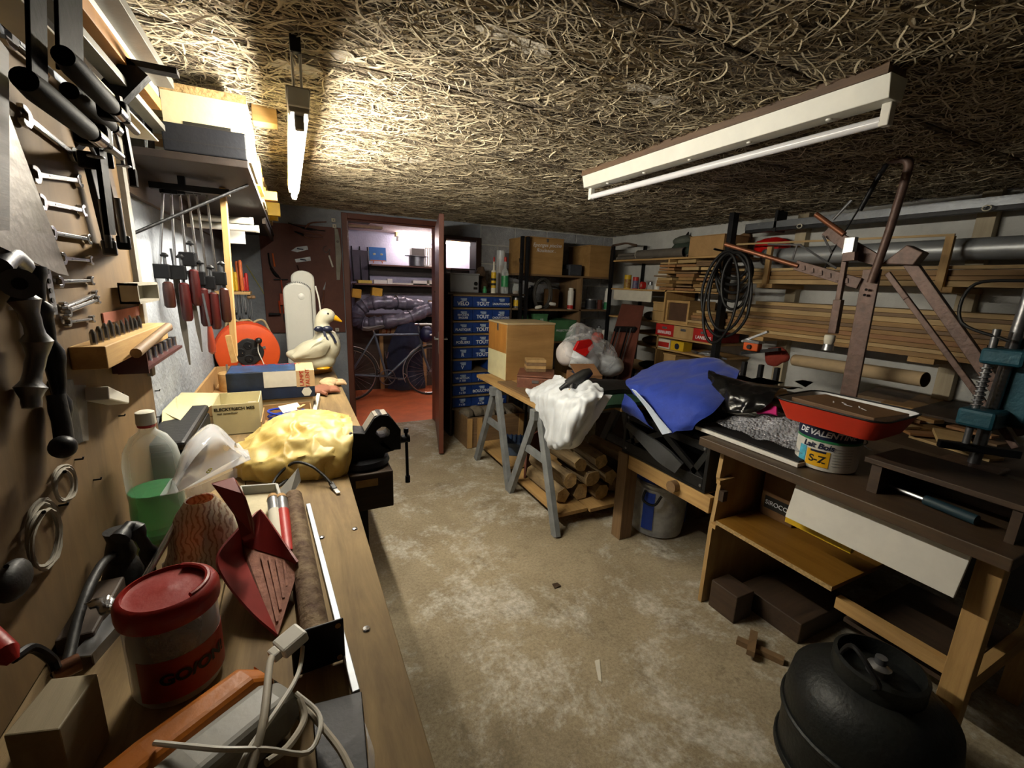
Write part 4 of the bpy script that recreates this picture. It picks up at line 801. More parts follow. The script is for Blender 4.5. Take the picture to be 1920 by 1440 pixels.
# ---------------------------------------------------------------- right workbench
m_top=wood('dark_bench_top','3d2f23','56442f','Y',7,.5); bt=thing('workbench','dark topped workbench with ply side and lower shelf under the paint can','workbench',(2.05,.85,0))
MB().bx(1.635,2.45,.33,1.335,.812,.85).build('top',m_top,bt,bev=.003)
pl=MB().pp([(1.72,1.265,0),(1.72,1.265,.40),(1.735,1.265,.62),(1.72,1.265,.66),(1.73,1.265,.812),(2.42,1.265,.812),(2.42,1.265,0)],(0,.02,0)).build('side_panel',W_ply,bt)
MB().bx(1.70,1.80,1.245,1.265,.64,.66).build('cleat',W_pineX,bt); MB().bx(1.70,2.2,1.235,1.265,.42,.44).build('cleat',W_pineX,bt); MB().bx(1.73,1.76,1.24,1.265,.55,.60).build('cleat',W_dkX,bt)
MB().bx(1.715,2.2,.74,1.245,.44,.458).build('lower_shelf',wood('amber_chipboard','7a5218','946a28','Y',4,.45),bt,bev=.001); MB().bx(1.712,1.715,.74,1.245,.44,.458).build('shelf_edge',mat('chipboard_edge','a68a5c',.95,var=.4,scale=120,bump=.6),bt)
for x in (1.74,2.38): MB().bx(x,x+.05,.36,.42,0,.812).build('leg',W_pineZ,bt,bev=.002)
ra,rb_=PX(1572,1118,1.76),PX(1800,1236,1.76); MB().beam(V((1.76,min(ra.y,1.2),ra.z-.02)),V((1.76,.42,ra.z-.02)),.03,.045).build('front_rail',W_pine,bt); MB().bx(1.79,2.38,.37,.40,.30,.36).build('end_rail',W_pineX,bt); MB().bx(1.8,2.3,.42,.72,.30,.316).build('lower_board',W_dk,bt)
MB().beam((1.77,.42,.05),(1.77,.6,.22),.03,.04,X1).build('brace',W_pine,bt)
solo(MB().hexa([(1.672,.425,.655),(1.684,.425,.655),(1.684,.925,.655),(1.672,.925,.655)],[(1.70,.42,.808),(1.712,.42,.808),(1.712,.92,.808),(1.70,.92,.808)]),'white_board','white melamine board propped in front of the workbench shelf','board',m_pvcw,bev=.001)
solo(MB().bx(1.74,1.76,.72,.96,.60,.65),'yellow_strip','yellow painted batten behind the white board','batten',m_yel)
k1=thing('dark_carton','dark printed cartons stored under the workbench top','carton',(2.1,1.05,.458)); MB().bx(1.98,2.2,1.06,1.22,.458,.76).build('body',m_cardk,k1,bev=.004); MB().bx(1.978,1.98,1.08,1.2,.5,.56).build('print_panel',m_blkl,k1); txt('SIROCO',.03,(1.9765,1.14,.53),-Y1,Z1,m_wpaint,k1)
solo(MB().bx(1.74,1.86,1.1,1.24,0,.14),'timber_block','dark squared timber block on the floor beside the workbench side','block',W_dk,bev=.004); solo(MB().bx(1.9,2.3,.9,1.2,0,.10),'timber_beam','dark beam lying on the floor under the workbench','beam',W_dkX,bev=.004)
wd=thing('wood_wedge','pale wood strips lying crosswise on the floor under the workbench','wood',(1.7,.95,0)); MB().beam((1.66,1.02,.012),(1.74,.86,.012),.03,.024).build('strip',W_old,wd); MB().beam((1.74,1.0,.036),(1.62,.93,.036),.03,.024).build('strip',W_oldX,wd)
# big dark domed vessel on the floor
c=PZ(1625,1340,.25); c.z=0
ve=thing('domed_vessel','dark grey domed steel vessel with a wire ring on top standing by the workbench','vessel',c); m_ves=mat('dark_vessel','1b1d1c',.5,.3,var=.25,scale=8,bump=.2)
MB().lathe([(.17,0),(.2,.01),(.21,.04),(.215,.25),(.205,.32),(.15,.375),(.08,.4),(0,.41)],c,48).build('body',m_ves,ve,smooth=True); MB().lathe([(.217,.04),(.221,.045),(.221,.06),(.217,.065)],c,48).build('rib',m_ves,ve,smooth=True); MB().lathe([(.221,.20),(.224,.205),(.224,.215),(.219,.22)],c,48).build('rib',m_ves,ve,smooth=True)
MB().lathe([(.11,.37),(.115,.375),(.115,.44),(.105,.445),(.105,.375)],c,40).build('collar',m_ves,ve,smooth=True); MB().tube([c+V((-.10,-.03,.42)),c+V((-.13,-.05,.47)),c+V((-.12,.02,.52)),c+V((-.08,.06,.47)),c+V((-.08,.07,.42))],.007,8,smooth=18).build('ring_handle',m_iron,ve,smooth=True); MB().lathe([(.03,.39),(.03,.43),(.015,.44),(.015,.46)],c,18).build('valve',m_tin,ve,smooth=True)
# ---------------------------------------------------------------- rear bench with scraps behind the workbench
zB=.85
rbn=thing('rear_bench','dark low bench covered with wood scraps below the wall rack','bench',(2.8,1.6,0)); MB().bx(2.46,3.08,.3,1.96,.80,.84).build('top',W_dk,rbn,bev=.003)
for x in (2.48,3.02):
    for y in (.32,1.1,1.88): MB().bx(x,x+.05,y,y+.06,0,.80).build('leg',W_dk,rbn)
MB().bx(2.5,3.02,.4,1.85,.3,.32).build('lower_shelf',W_dk,rbn)
rr=random.Random(21); zt=.84
for i in range(26):
    y=rr.uniform(.75,1.85); x=rr.uniform(2.55,2.95); L_=rr.uniform(.12,.34); wd_=rr.uniform(.04,.12); th=rr.choice((.012,.018,.022)); z=zt+.001+(i%3)*.0235
    solo(MB().box((x,y,z+th/2),(wd_,L_,th),rot('Z',rr.uniform(-1.2,1.2))),'scrap_piece','loose wood scrap lying on the rear bench','scrap',W_lt[rr.randrange(4)],'wood scraps on the rear bench',bev=.001)
for i,(a0,a1,dx) in enumerate((((1605,745),(1690,712),.0),((1650,760),(1745,720),.1),((1700,775),(1810,745),.15))):
    p=PZ(*a0,.90); q=PZ(*a1,.90); n=(q-p); sd=V((n.y,-n.x,0)).normalized()*.22
    solo(MB().hexa([p,q,q+sd,p+sd],[v+V((0,0,.018)) for v in (p,q,q+sd,p+sd)]),'chipboard_sheet',['old brown sheet lying nearest the brown machine upright','warm brown ply sheet behind the brown machine upright','dark brown sheet lying beside the drill press'][i],'board',[W_old,W_brown,W_dkX][i],'sheets on the right benches')
ctb=thing('cardboard_tube','long pale cardboard tube lying behind the brown lever machine','tube',(2.8,1.4,.9)); a=PX(1490,675,2.75); b2=PX(1735,712,2.62); MB().tube([a,b2],.035,20,cap=False).build('wall',mat('pale_cardboard','a08a6a',.85,var=.1),ctb,smooth=True); MB().tube([a,b2],.029,20,cap=False).build('inner_wall',m_cardk,ctb,smooth=True)
# orange tool
to=thing('mitre_clamp','black framed mitre clamp with an orange head and red cloth','clamp',(2.7,1.95,.84)); a=PX(1395,645,2.6)
for px in (1392,1424,1455): c=PX(px,690,2.62); MB().bx(c.x,c.x+.03,c.y-.012,c.y+.012,.84,1.06).build('upright',m_iron,to,bev=.003)
c=PX(1411,650,2.6); MB().box((c.x,c.y,c.z),(.05,.1,.05)).build('orange_head',mat('orange_plastic','c5521a',.45,var=.12),to,bev=.008); MB().cyl((c.x-.026,c.y,c.z),(c.x-.04,c.y,c.z),.014,14).build('knob',m_blkp,to,smooth=True); MB().box((c.x,c.y,c.z+.032),(.055,.11,.014)).build('metal_plate',m_tin,to)
MB().beam(PX(1392,662,2.62),PX(1462,655,2.62),.03,.02).build('cross_bar',m_iron,to); MB().beam(PX(1392,640,2.62),PX(1440,622,2.65),.03,.012).build('blade',m_tin,to)
MB().blob(PX(1455,668,2.7),(.03,.08,.06),.3,14,18,12,3).build('red_cloth',mat('dull_red_cloth','7a2a1c',.9,var=.2),to,smooth=True)
# framed black panel on the bench
a,b2=PZ(1302,783,.885),PZ(1500,862,.885); 
fp=thing('framed_panel','black panel with a white edge lying on the workbench','panel',(a.x+.2,(a.y+b2.y)/2,.85))
fx0=1.70; MB().bx(fx0,fx0+.42,.93,1.42,.852,.868).build('white_edge',m_pvcw,fp,bev=.002); MB().bx(fx0+.012,fx0+.42,.935,1.415,.868,.876).build('black_face',mat('black_panel','101012',.6,var=.2),fp)
# bubble wrap
m_bub=clear('bubble_film',(.8,.81,.87),.08,.16,1.0)
_n=m_bub.node_tree; _v=_n.nodes.new('ShaderNodeTexVoronoi'); _v.inputs['Scale'].default_value=85; _t=_n.nodes.new('ShaderNodeTexCoord'); _b=_n.nodes.new('ShaderNodeBump'); _b.inputs['Strength'].default_value=1; _b.inputs['Distance'].default_value=.012; _b.invert=True
_n.links.new(_t.outputs['Object'],_v.inputs['Vector']); _n.links.new(_v.outputs['Distance'],_b.inputs['Height']); _n.links.new(_b.outputs[0],_n.nodes['Principled BSDF'].inputs['Normal'])
bwp=thing('bubble_wrap','crumpled sheet of clear bubble wrap on the framed panel','bubble wrap',(1.9,1.05,.88))
def bump_sheet(rows,nu,nv,amp,freq,seed):
    R=[cm(r,nu) for r in rows]; cols=[cm([r[j] for r in R],nv) for j in range(nu)]; G=[[cols[j][i] for j in range(nu)] for i in range(nv)]
    for i in range(nv):
        for j in range(nu):
            p=G[i][j]; h=noise.noise(p*freq+V((seed,0,0)))*amp; G[i][j]=p+V((0,0,h+(.0035 if (i%2==0 and j%2==0) else 0)))
    return G
G=bump_sheet([[V((1.76,1.36,.885)),V((1.74,1.2,.90)),V((1.73,1.05,.905)),V((1.75,.93,.89))],[V((1.85,1.38,.90)),V((1.85,1.2,.93)),V((1.85,1.05,.94)),V((1.87,.9,.90))],[V((2.0,1.36,.90)),V((2.0,1.2,.94)),V((2.0,1.02,.95)),V((2.0,.88,.91))],[V((2.12,1.3,.89)),V((2.12,1.15,.91)),V((2.12,1.0,.91)),V((2.12,.88,.89))]],80,60,.022,11,3)
MB().grid(G).build('film',m_bub,bwp,smooth=True,ang=80); G2=[[p+V((.01,.01,.012+.02*noise.noise(p*14))) for p in r[8:70]] for r in G[6:50]]; MB().grid(G2).build('upper_fold',m_bub,bwp,smooth=True,ang=80)
# black bag, paper, pink cloth
bkb=thing('black_bag','crumpled black plastic bag lying behind the bubble wrap','bag',(2.15,1.4,.88))
MB().loft([[PX(1338,768,1.86),PX(1365,774,1.82),PX(1400,774,1.82),PX(1422,772,1.85)],[PX(1326,732,1.88),PX(1362,738,1.84),PX(1400,745,1.85),PX(1445,755,1.88)],[PX(1328,697,1.93),PX(1358,708,1.93),PX(1408,722,1.95),PX(1462,730,2.0)],[PX(1338,702,2.06),PX(1375,714,2.1),PX(1430,722,2.15),PX(1505,728,2.2)]],40,34,.014,14,.003,seed=7,sharp='crease').build('sheet',m_blackbag,bkb,smooth=True,ang=60)
ppr=thing('paper_sheets','white paper sheets lying on the black bag','paper',(2.3,1.45,.95)); 
for i,(q,m) in enumerate(((((1358,703),(1390,722),(1440,722),(1395,705)),m_paper),(((1400,712),(1430,724),(1470,718),(1425,708)),m_paper),(((1490,715),(1510,726),(1525,717),(1505,713)),m_paper))): MB().pp([PX(x,y,2.22+.02*i) for x,y in q],(.0,.0,.002)).build('sheet',m,ppr)
solo(MB().loft([[PX(1418,758,1.92),PX(1440,757,1.92),PX(1458,765,1.9)],[PX(1420,776,1.88),PX(1440,776,1.88),PX(1458,780,1.87)]],14,8,.004,12,.01),'pink_cloth','bright pink cloth corner between black bag and red tray','cloth',mat('pink_cloth','b01466',.8,var=.15),smooth=True)
# paint can
c=PZ(1552,878,.85); c=V((c.x+.03,c.y+.03,.85)); pc_=thing('paint_can','white paint can with a dark blue lid band and yellow picture on the workbench','paint can',c); r=.103
MB().lathe([(.09,0),(.1,.004),(r,.02),(r,.19),(r+.003,.194),(r+.003,.198),(.09,.198)],c,44).build('body',m_pvcw,pc_,smooth=True)
def arc(a0,a1,z0,z1,r,m,n,parent=pc_,nn=10):
    MB().grid([[c+V((math.cos(a0+(a1-a0)*i/nn)*r,math.sin(a0+(a1-a0)*i/nn)*r,h)) for i in range(nn+1)] for h in (z0,z1)],th=.0006).build(n,m,parent,smooth=True)
va=math.atan2(-c.y,-c.x)      # side of the can that faces the room
m_dblue=mat('label_navy','0d1433',.5,var=.1); arc(va-1.6,va+1.6,.122,.19,r+.0012,m_dblue,'navy_band',nn=24); arc(va-1.6,va+1.6,.113,.122,r+.0012,m_grnl,'green_band',nn=24)
arc(va-.62,va+.12,.018,.08,r+.0014,mat('picture_yellow','d9a413',.5,var=.08),'yellow_picture'); arc(va-.95,va-.66,.015,.085,r+.0014,mat('picture_cyan','4aa0b8',.5,var=.3,scale=60),'blue_picture',nn=4)
for k in range(7): arc(va+.2,va+.85,.095-.011*k,.0965-.011*k,r+.0013,mat('print_grey','8a8a86',.7),'print_line',nn=6)
def wrap(s,size,a0,z,m,parent,c=c,r=r,bold=0,ital=0):
    """lettering bent round the can, one mesh"""
    cu=bpy.data.curves.new('t','FONT'); cu.body=s; cu.size=size; cu.align_x='CENTER'; cu.align_y='CENTER'; cu.offset=bold; cu.shear=ital
    to_=bpy.data.objects.new('t',cu); me=bpy.data.meshes.new_from_object(to_); bpy.data.objects.remove(to_); o=V((0,0,0)); p=parent
    while p is not None: o+=p.location; p=p.parent
    for v in me.vertices:
        t=a0+v.co.x/r; z_=z+v.co.y; v.co=c+V((math.cos(t)*(r+.0022),math.sin(t)*(r+.0022),z_))-o
    ob=bpy.data.objects.new('lettering',me); C.objects.link(ob); me.materials.append(m); ob.parent=parent; me.name='lettering'; return ob
wrap('DE VALENTINE',.03,va-.12,.145,m_wpaint,pc_,bold=.001,ital=.25); wrap('Lait Bois',.03,va-.3,.097,m_dblue,pc_,bold=.0008,ital=.2); wrap('S-Z',.038,va-.25,.045,m_blkl,pc_,bold=.001)
arc(va-.5,va+.0,.072,.08,r+.0018,m_dblue,'picture_cap',nn=6)
e=c+V((math.cos(va+1.0)*(r+.004),math.sin(va+1.0)*(r+.004),.155)); MB().lathe([(.016,0),(.014,.004),(.006,.008),(0,.009)],e,14,ax=(math.cos(va+1.0),math.sin(va+1.0),0)).build('handle_ear',m_tin,pc_,smooth=True)
MB().tube([c+V((math.cos(va+t)*(r+.012),math.sin(va+t)*(r+.012),.155-.07*math.sin((t-1.0)/3.14*PI))) for t in [1.0+3.14*i/20 for i in range(21)]],.0025,6).build('wire_handle',m_tin,pc_,smooth=True)
# red enamel tray on the can
tz=1.062; L,B,R,F=PZ(1447,744,tz+.062),PZ(1527,727,tz+.062),PZ(1737,775,tz+.062),PZ(1657,796,tz+.062)
L,F,R=L,F,R; B=L+(R-F)
mid=(L+R)/2; base=[mid+(p-mid)*.82 for p in (L,F,R,B)]; base=[V((p.x,p.y,tz-.010)) for p in base]; top=[V((p.x,p.y,tz+.062)) for p in (L,F,R,B)]
tr=thing('enamel_tray','red enamel baking tray with white inside balanced on the paint can','tray',(mid.x,mid.y,tz-.01))
def ring4(q,rr_,n=6):
    out=[]
    for i in range(4):
        p=q[i]; a=q[i-1]; b3=q[(i+1)%4]; A=p+(a-p).normalized()*rr_; Bq=p+(b3-p).normalized()*rr_
        for k in range(n+1):
            t=k/n; out.append(A*(1-t)**2+p*2*t*(1-t)+Bq*t*t)
    return out
rb0,rt0=ring4(base,.05),ring4(top,.06)
m_ren=mat('red_enamel','b52a14',.35,var=.1,bump=.03); m_wen=mat('white_enamel','c9c9c8',.3,var=.05,bump=.02)
bmb=MB(); bmb.grid([rb0,rt0],closed=True); bmb.add([tuple(p) for p in rb0],[tuple(range(len(rb0)-1,-1,-1))]); bmb.build('outer_shell',m_ren,tr,smooth=True)
ins=lambda q,k,dz: [V((mid.x+(p.x-mid.x)*k,mid.y+(p.y-mid.y)*k,p.z+dz)) for p in q]
wm=MB(); ib=ins(rb0,.985,.004); it=ins(rt0,.992,.0); wm.grid([it,ib],closed=True); wm.add([tuple(p) for p in ib],[tuple(range(len(ib)))]); wm.build('inner_shell',m_wen,tr,smooth=True)
MB().tube(rt0,.0035,6,closed=True).build('rim',m_iron,tr,smooth=True)
pb2=[PZ(1485,742,tz+.062),PZ(1640,782,tz+.062)]; n=(pb2[1]-pb2[0]); sd=V((-n.y,n.x,0)).normalized()
if sd.x<0: sd=-sd
sd*=.19; q=[pb2[0],pb2[1],pb2[1]+sd,pb2[0]+sd]; z_=tz+.012
bw=thing('thick_board','thick brown plywood board with white scribbles lying in the red tray','board',(mid.x,mid.y,z_)); MB().hexa([V((p.x,p.y,z_+.006)) for p in q],[V((p.x,p.y,z_+.046)) for p in q]).build('board',wood('board_brown','5a3f24','71522f','Y',6),bw,bev=.002)
for k in range(5):
    t=.35+.09*k; p=q[0].lerp(q[1],t)+sd*(.45+.1*(k%2)); MB().box((p.x,p.y,z_+.0465),(.03,.004,.0008),rot('Z',.5+.4*(k%3))).build('scribble',m_wpaint,bw)
# ---------------------------------------------------------------- brown lever machine
m_brn=mat('brown_machine_paint','5a453c',.5,.25,var=.3,scale=20,bump=.25,bscale=40); XM=2.42
lm=thing('lever_machine','brown painted iron lever machine with a tall bent handle behind the workbench','machine',(XM,1.15,.84))
def Q(x,y,d=0): return PX(x,y,XM+d)
def bar(n,pts,w_,t_,d=0,m=m_brn):
    for a,b3 in zip(pts[:-1],pts[1:]): MB().beam(Q(*a,d),Q(*b3,d),w_,t_,Q(b3[0]+10,b3[1],d)-Q(b3[0],b3[1],d)).build(n,m,lm,bev=.002)
bar('upright',[(1636,505),(1591,742)],.014,.072)
MB().tube([Q(1633,530,-.02),Q(1665,440,-.02),Q(1699,330,-.02),Q(1703,305,-.02),Q(1690,298,-.02),Q(1668,300,0)],[.017]*20,14,smooth=20).build('bent_handle',m_brn,lm,smooth=True)
MB().tube([Q(1668,300,.0),Q(1655,320,.03),Q(1648,330,.05),Q(1612,395,.05)],.011,10,smooth=12).build('return_handle',m_iron,lm,smooth=True)
for dd in (0,.02): MB().tube([Q(1610,392,.04+dd),Q(1562,470,.02+dd),Q(1545,507,dd)],.004,6).build('link_rod',m_iron,lm)
MB().tube([Q(1360,458,-.1),Q(1497,499,-.02)],.012,12).build('side_tube',mat('copper_pipe','7a4c34',.4,.5),lm,smooth=True)
bar('beam',[(1492,497),(1612,532)],.014,.05,-.015)
for k in range(6): p=Q(1506+k*16,503+k*4.7,-.026); MB().box(p,(.004,.018,.022),rot('X',-.2)).build('cast_letter',m_brn,lm)
MB().pp([Q(1540,440,.02),Q(1556,424,.02),Q(1652,480,.02),Q(1640,498,.02),Q(1610,490,.02)],(.015,0,0)).build('web_plate',m_brn,lm,bev=.002)
MB().tube([Q(1530,402,.02),Q(1583,440,.02)],.013,12).build('upper_tube',MATS['copper_pipe'],lm,smooth=True); MB().tube([Q(1597,375,.02),Q(1562,412,.02)],.007,8).build('thin_rod',m_tin,lm)
for a,b3 in (((1543,442),(1560,475)),((1495,458),(1486,487)),((1500,459),(1568,503)),((1440,458),(1502,459))): MB().tube([Q(*a),Q(*b3)],.005,6).build('brace_rod',m_tin,lm)
bar('ram',[(1588,470),(1572,565)],.022,.022,-.03); bar('ram_sleeve',[(1573,562),(1562,625)],.03,.036,-.03); bar('ram_block',[(1597,445),(1591,478)],.03,.046,-.035,m_tin); bar('ram_clamp',[(1582,483),(1606,480)],.03,.04,-.04)
p=Q(1557,628,-.03); MB().lathe([(.02,0),(.024,.02),(.024,.04),(.02,.045)],p-V((0,0,.045)),12).build('ram_tip',m_paper,lm,smooth=True); MB().lathe([(.026,0),(.022,.03)],p-V((0,0,.075)),12).build('ram_foot',m_tin,lm,smooth=True)
MB().pp([Q(1652,495,0),Q(1700,459,0),Q(1731,473,0),Q(1712,497,0)],(.06,0,0)).build('head_block',m_brn,lm,bev=.004)
bar('rear_leg',[(1706,492),(1862,715),(1925,815)],.03,.045,.05); bar('thin_leg',[(1664,512),(1700,560),(1842,752),(1905,840)],.016,.022,.02)
for y in (545,552): p=Q(1626-(y-545)*.3,y,-.03); 
for (x,y) in ((1624,543),(1621,553),(1573,527),(1582,500)): MB().cyl(Q(x,y,-.02),Q(x,y,-.034),.006,10).build('bolt',m_iron,lm)
# ---------------------------------------------------------------- blue drill press stand at the right edge
m_teal=mat('teal_machine_paint','1c4a58',.5,.2,var=.25,bump=.15); XD=2.42
dp=thing('drill_press','teal blue pillar drill press at the end of the workbench','drill press',(XD-.1,.62,.85))
def D(x,y,d=0): return PX(x,y,XD+d)
base=D(1822,880); MB().bx(base.x-.12,base.x+.06,base.y-.09,base.y+.09,.85,.866).build('base_plate',m_brn,dp,bev=.004)
top=D(1902,560); MB().tube([V((base.x,base.y,.86)),V((base.x+.01,base.y-.02,1.60))],.02,16).build('column',m_tin,dp,smooth=True)
for k in range(9): z=1.1+.018*k; MB().tube([V((base.x-.06+.016*math.cos(t*PI/6),base.y+.02+.016*math.sin(t*PI/6),z+t*.0015)) for t in range(12)],.003,5,closed=True).build('spring_turn',m_tin,dp)
MB().box((base.x-.03,base.y,1.06),(.16,.11,.07)).build('lower_bracket',m_teal,dp,bev=.012); MB().box((base.x-.02,base.y-.02,1.30),(.15,.12,.06)).build('upper_bracket',m_teal,dp,bev=.012); MB().box((base.x+.05,base.y-.06,1.2),(.06,.09,.34)).build('housing',m_teal,dp,bev=.015); MB().cyl((base.x-.06,base.y+.02,.95),(base.x-.06,base.y+.02,1.4),.012,12).build('spindle',m_tin,dp,smooth=True)
MB().beam((base.x-.09,base.y+.09,.93),(base.x+.06,base.y-.1,.93),.03,.03).build('clamp_bar',m_iron,dp,bev=.003); MB().tube([(base.x,base.y-.02,1.58),(base.x-.05,base.y+.12,1.56),(base.x-.08,base.y+.12,1.42),(base.x-.06,base.y-.02,1.36)],.006,8,smooth=20).build('power_cable',m_rub,dp,smooth=True)
# small raised plank with a drawer at the end of the workbench
a,b2=PZ(1627,856,.965),PZ(1890,942,.965); x0=min(a.x,b2.x)
rs2=thing('bench_drawer_unit','small drawer unit with an overhanging plank on the workbench','drawer unit',(x0+.15,.55,.85))
MB().bx(x0,x0+.24,.34,a.y,.95,.968).build('top_plank',W_dk,rs2,bev=.002); MB().bx(x0+.01,x0+.24,.74 if a.y>.76 else a.y-.05,(.76 if a.y>.76 else a.y-.02),.85,.95).build('side_panel',W_dk,rs2); MB().bx(x0+.01,x0+.24,.36,.38,.85,.95).build('side_panel',W_dk,rs2); MB().bx(x0+.22,x0+.24,.38,.7,.85,.95).build('back_panel',W_dk,rs2)
bt2=thing('blue_tool','blue handled tool lying inside the bench drawer unit','tool',(x0+.1,.55,.85)); MB().tube([(x0+.05,.45,.868),(x0+.07,.58,.868)],.016,12).build('handle',mat('dark_teal_grip','0f2c36',.6),bt2,smooth=True); MB().tube([(x0+.07,.58,.868),(x0+.09,.70,.866)],.007,8).build('shaft',m_tin,bt2,smooth=True)
# ---------------------------------------------------------------- left workbench
zW=.88
W_bench=wood('bench_top_wood','6e5836','a08659','Y',5,.8,9,.25,.75); m_dkmet=mat('dark_metal','1a1a1c',.45,.6,var=.3); m_chrome=mat('chrome_steel','b0b0b2',.22,.95,var=.12,bump=.05); m_gunm=mat('dull_steel','6e6f72',.4,.85,var=.25)
lb_=thing('long_workbench','long plank topped workbench along the left wall','workbench',(-.15,1.2,0))
MB().bx(XL+.002,-.16,YN+.2,3.28,zW-.045,zW).build('rear_plank',W_bench,lb_,bev=.002); MB().bx(-.158,.13,YN+.2,1.90,zW-.045,zW).build('front_plank',W_bench,lb_,bev=.002); MB().bx(-.158,.235,1.903,3.28,zW-.045,zW).build('far_plank',W_bench,lb_,bev=.002)
for y in (-.3,1.2,2.2,3.2):
    for x in (-.38,.03): MB().bx(x,x+.07,y-.035,y+.035,0,zW-.045).build('leg',W_oldZ,lb_)
MB().bx(-.38,.10,YN+.2,3.2,.28,.30).build('lower_shelf',W_dk,lb_); MB().bx(.07,.10,YN+.3,1.85,.735,.835).build('apron',W_dk,lb_)
for px,py in ((687,1180),(603,1008),(665,992)):
    p=PZ(px,py,zW); MB().lathe([(.0075,0),(.006,.003),(0,.0045)],p,12).build('bolt_head',m_chrome,lb_,smooth=True)
MATS_black=wood('black_handle','0e0b09','17120f','Y',5); MATS_black.node_tree.nodes['Principled BSDF'].inputs['Specular IOR Level'].default_value=.06
# ---------------------------------------------------------------- tool board on the wall
XT=-.385
def T(x,y,d=0): return PX(x,y,XT+d)
W_board=wood('tool_board_ply','564223','755a34','Z',4,.75,5)
tbd=thing('tool_board','plywood tool board fixed to the left wall above the workbench','board',(XT,.9,.88)); MB().bx(XT-.02,XT,-.2,1.617,.885,1.86).build('panel',W_board,tbd,bev=.002); MB().bx(XT,XT+.012,1.585,1.617,1.2,1.86).build('edge_strip',mat('grey_strip','7d7a72',.8,var=.2),tbd); MB().bx(XT-.034,XT-.02,-.2,1.6,.95,1.0).build('batten',W_dk,tbd); MB().bx(XT-.034,XT-.02,-.2,1.6,1.7,1.75).build('batten',W_dk,tbd)
for px,py in ((218,740),(290,733),(222,780),(293,782),(175,900),(140,862),(110,948)): p=T(px,py); MB().tube([p,p+V((.012,0,0)),p+V((.013,0,.004))],.0018,6).build('nail',m_dkmet,tbd)
def wrench(a,b,w_,label,d=.004):
    a,b=T(*a,d),T(*b,d); o=thing('open_wrench',label,'wrench',a,group='open-ended wrenches on the tool board'); e=(b-a); L_=e.length; ex=e/L_; ey=V((1,0,0)).cross(ex); th=V((.007,0,0))
    MB().prism([(w_*.8,-w_*.32),(L_-w_*.8,-w_*.28),(L_-w_*.8,w_*.28),(w_*.8,w_*.32)],a,ex,ey,th).build('shank',m_chrome,o,bev=.001)
    for c,s,k in ((a,-1,1.0),(b,1,.85)):
        W=w_*k; hd=[(-s*.9*W,-.45*W),(-s*.3*W,-1.0*W),(s*.6*W,-1.05*W),(s*1.05*W,-.8*W),(s*.95*W,-.42*W),(s*.1*W,-.40*W),(s*.0*W,.30*W),(s*.85*W,.55*W),(s*.8*W,.95*W),(s*.1*W,1.0*W),(-s*.6*W,.75*W),(-s*.9*W,.4*W)]
        MB().prism(hd,c-V((.001,0,0)),ex,ey,th*1.25).build('jaw',m_chrome,o,bev=.001)
    ex2=a.lerp(b,.25); MB().prism([(0,-w_*.13),(L_*.5,-w_*.12),(L_*.5,w_*.12),(0,w_*.13)],ex2+V((.0072,0,0)),ex,ey,V((.0004,0,0))).build('stamped_panel',m_gunm,o)
    return o
names=['largest','second largest','third largest','fourth','fifth','sixth','seventh','slanted','ninth']
WR=[((10,62),(72,118),.021,'big chrome wrench half hidden behind the black bar clamps'),((42,218),(132,288),.017,'slanting chrome wrench just below the bar clamp handles'),((60,326),(142,338),.015,'chrome wrench next below the slanting one on the tool board'),((72,378),(150,394),.014,'chrome wrench level with the middle of the saw blade'),((92,436),(160,448),.0125,'chrome wrench above the tip of the saw blade'),((112,484),(164,488),.0115,'short chrome wrench beside the saw blade tip'),((106,528),(166,526),.011,'small chrome wrench just above the crossed pair'),((116,576),(174,552),.011,'upper wrench of the crossed slanting pair'),((122,584),(178,562),.010,'lower wrench of the crossed slanting pair'),((122,604),(168,598),.009,'smallest chrome wrench right above the drill block')]
for a,b,w_,lab in WR: wrench(a,b,w_,lab,.004 if 'lower' not in lab else .014)
# hand saw blade
sw=thing('saw_blade','broad grey hand saw blade hanging point down on the tool board','saw',T(60,350,.03)); MB().pp([T(-40,60,.03),T(4,185,.03),T(127,517,.03),T(105,512,.03),T(-40,445,.03)],(.0016,0,0)).build('blade',mat('grey_saw_steel','77716a',.5,.6,var=.15),sw); MB().pp([T(-60,40,.025),T(-20,90,.025),T(-20,430,.025),T(-60,430,.025)],(.02,0,0)).build('handle',W_dk,sw)
# big pliers
plr=thing('slip_joint_pliers','large steel grip pliers with long curved handles on the tool board','pliers',T(40,560,.02))
MB().tube([T(20,520,.02),T(36,540,.025),T(55,590,.03),T(70,650,.03),T(58,720,.02),T(60,765,.02)],[.012,.019,.015,.012,.012,.011]*4,12,smooth=24).build('front_handle',m_gunm,plr,smooth=True)
MB().tube([T(62,500,.02),T(70,560,.02),T(85,610,.02),T(104,690,.02),T(113,760,.02),T(118,845,.02)],[.016,.016,.013,.012,.011,.009]*4,12,smooth=24).build('rear_handle',m_dkmet,plr,smooth=True)
MB().cyl(T(37,532,.015),T(37,532,.06),.02,18).build('pivot',m_gunm,plr,smooth=True); MB().cyl(T(37,532,.06),T(37,532,.064),.008,12).build('pivot_pin',m_dkmet,plr,smooth=True); MB().tube([T(-5,500,.02),T(15,480,.02),T(40,500,.02)],.016,10,smooth=8).build('jaw',m_gunm,plr,smooth=True)
ps=thing('perforated_strip','perforated steel strip hanging beside the big pliers','strip',T(92,540,.01)); MB().beam(T(86,500,.01),T(102,590,.01),.003,.022,Y1).build('strip',m_tin,ps)
for k in range(5): p=T(86+16*(k+.5)/5,500+90*(k+.5)/5,.012); MB().cyl(p,p+V((.002,0,0)),.0045,10).build('hole',m_blkl,ps)
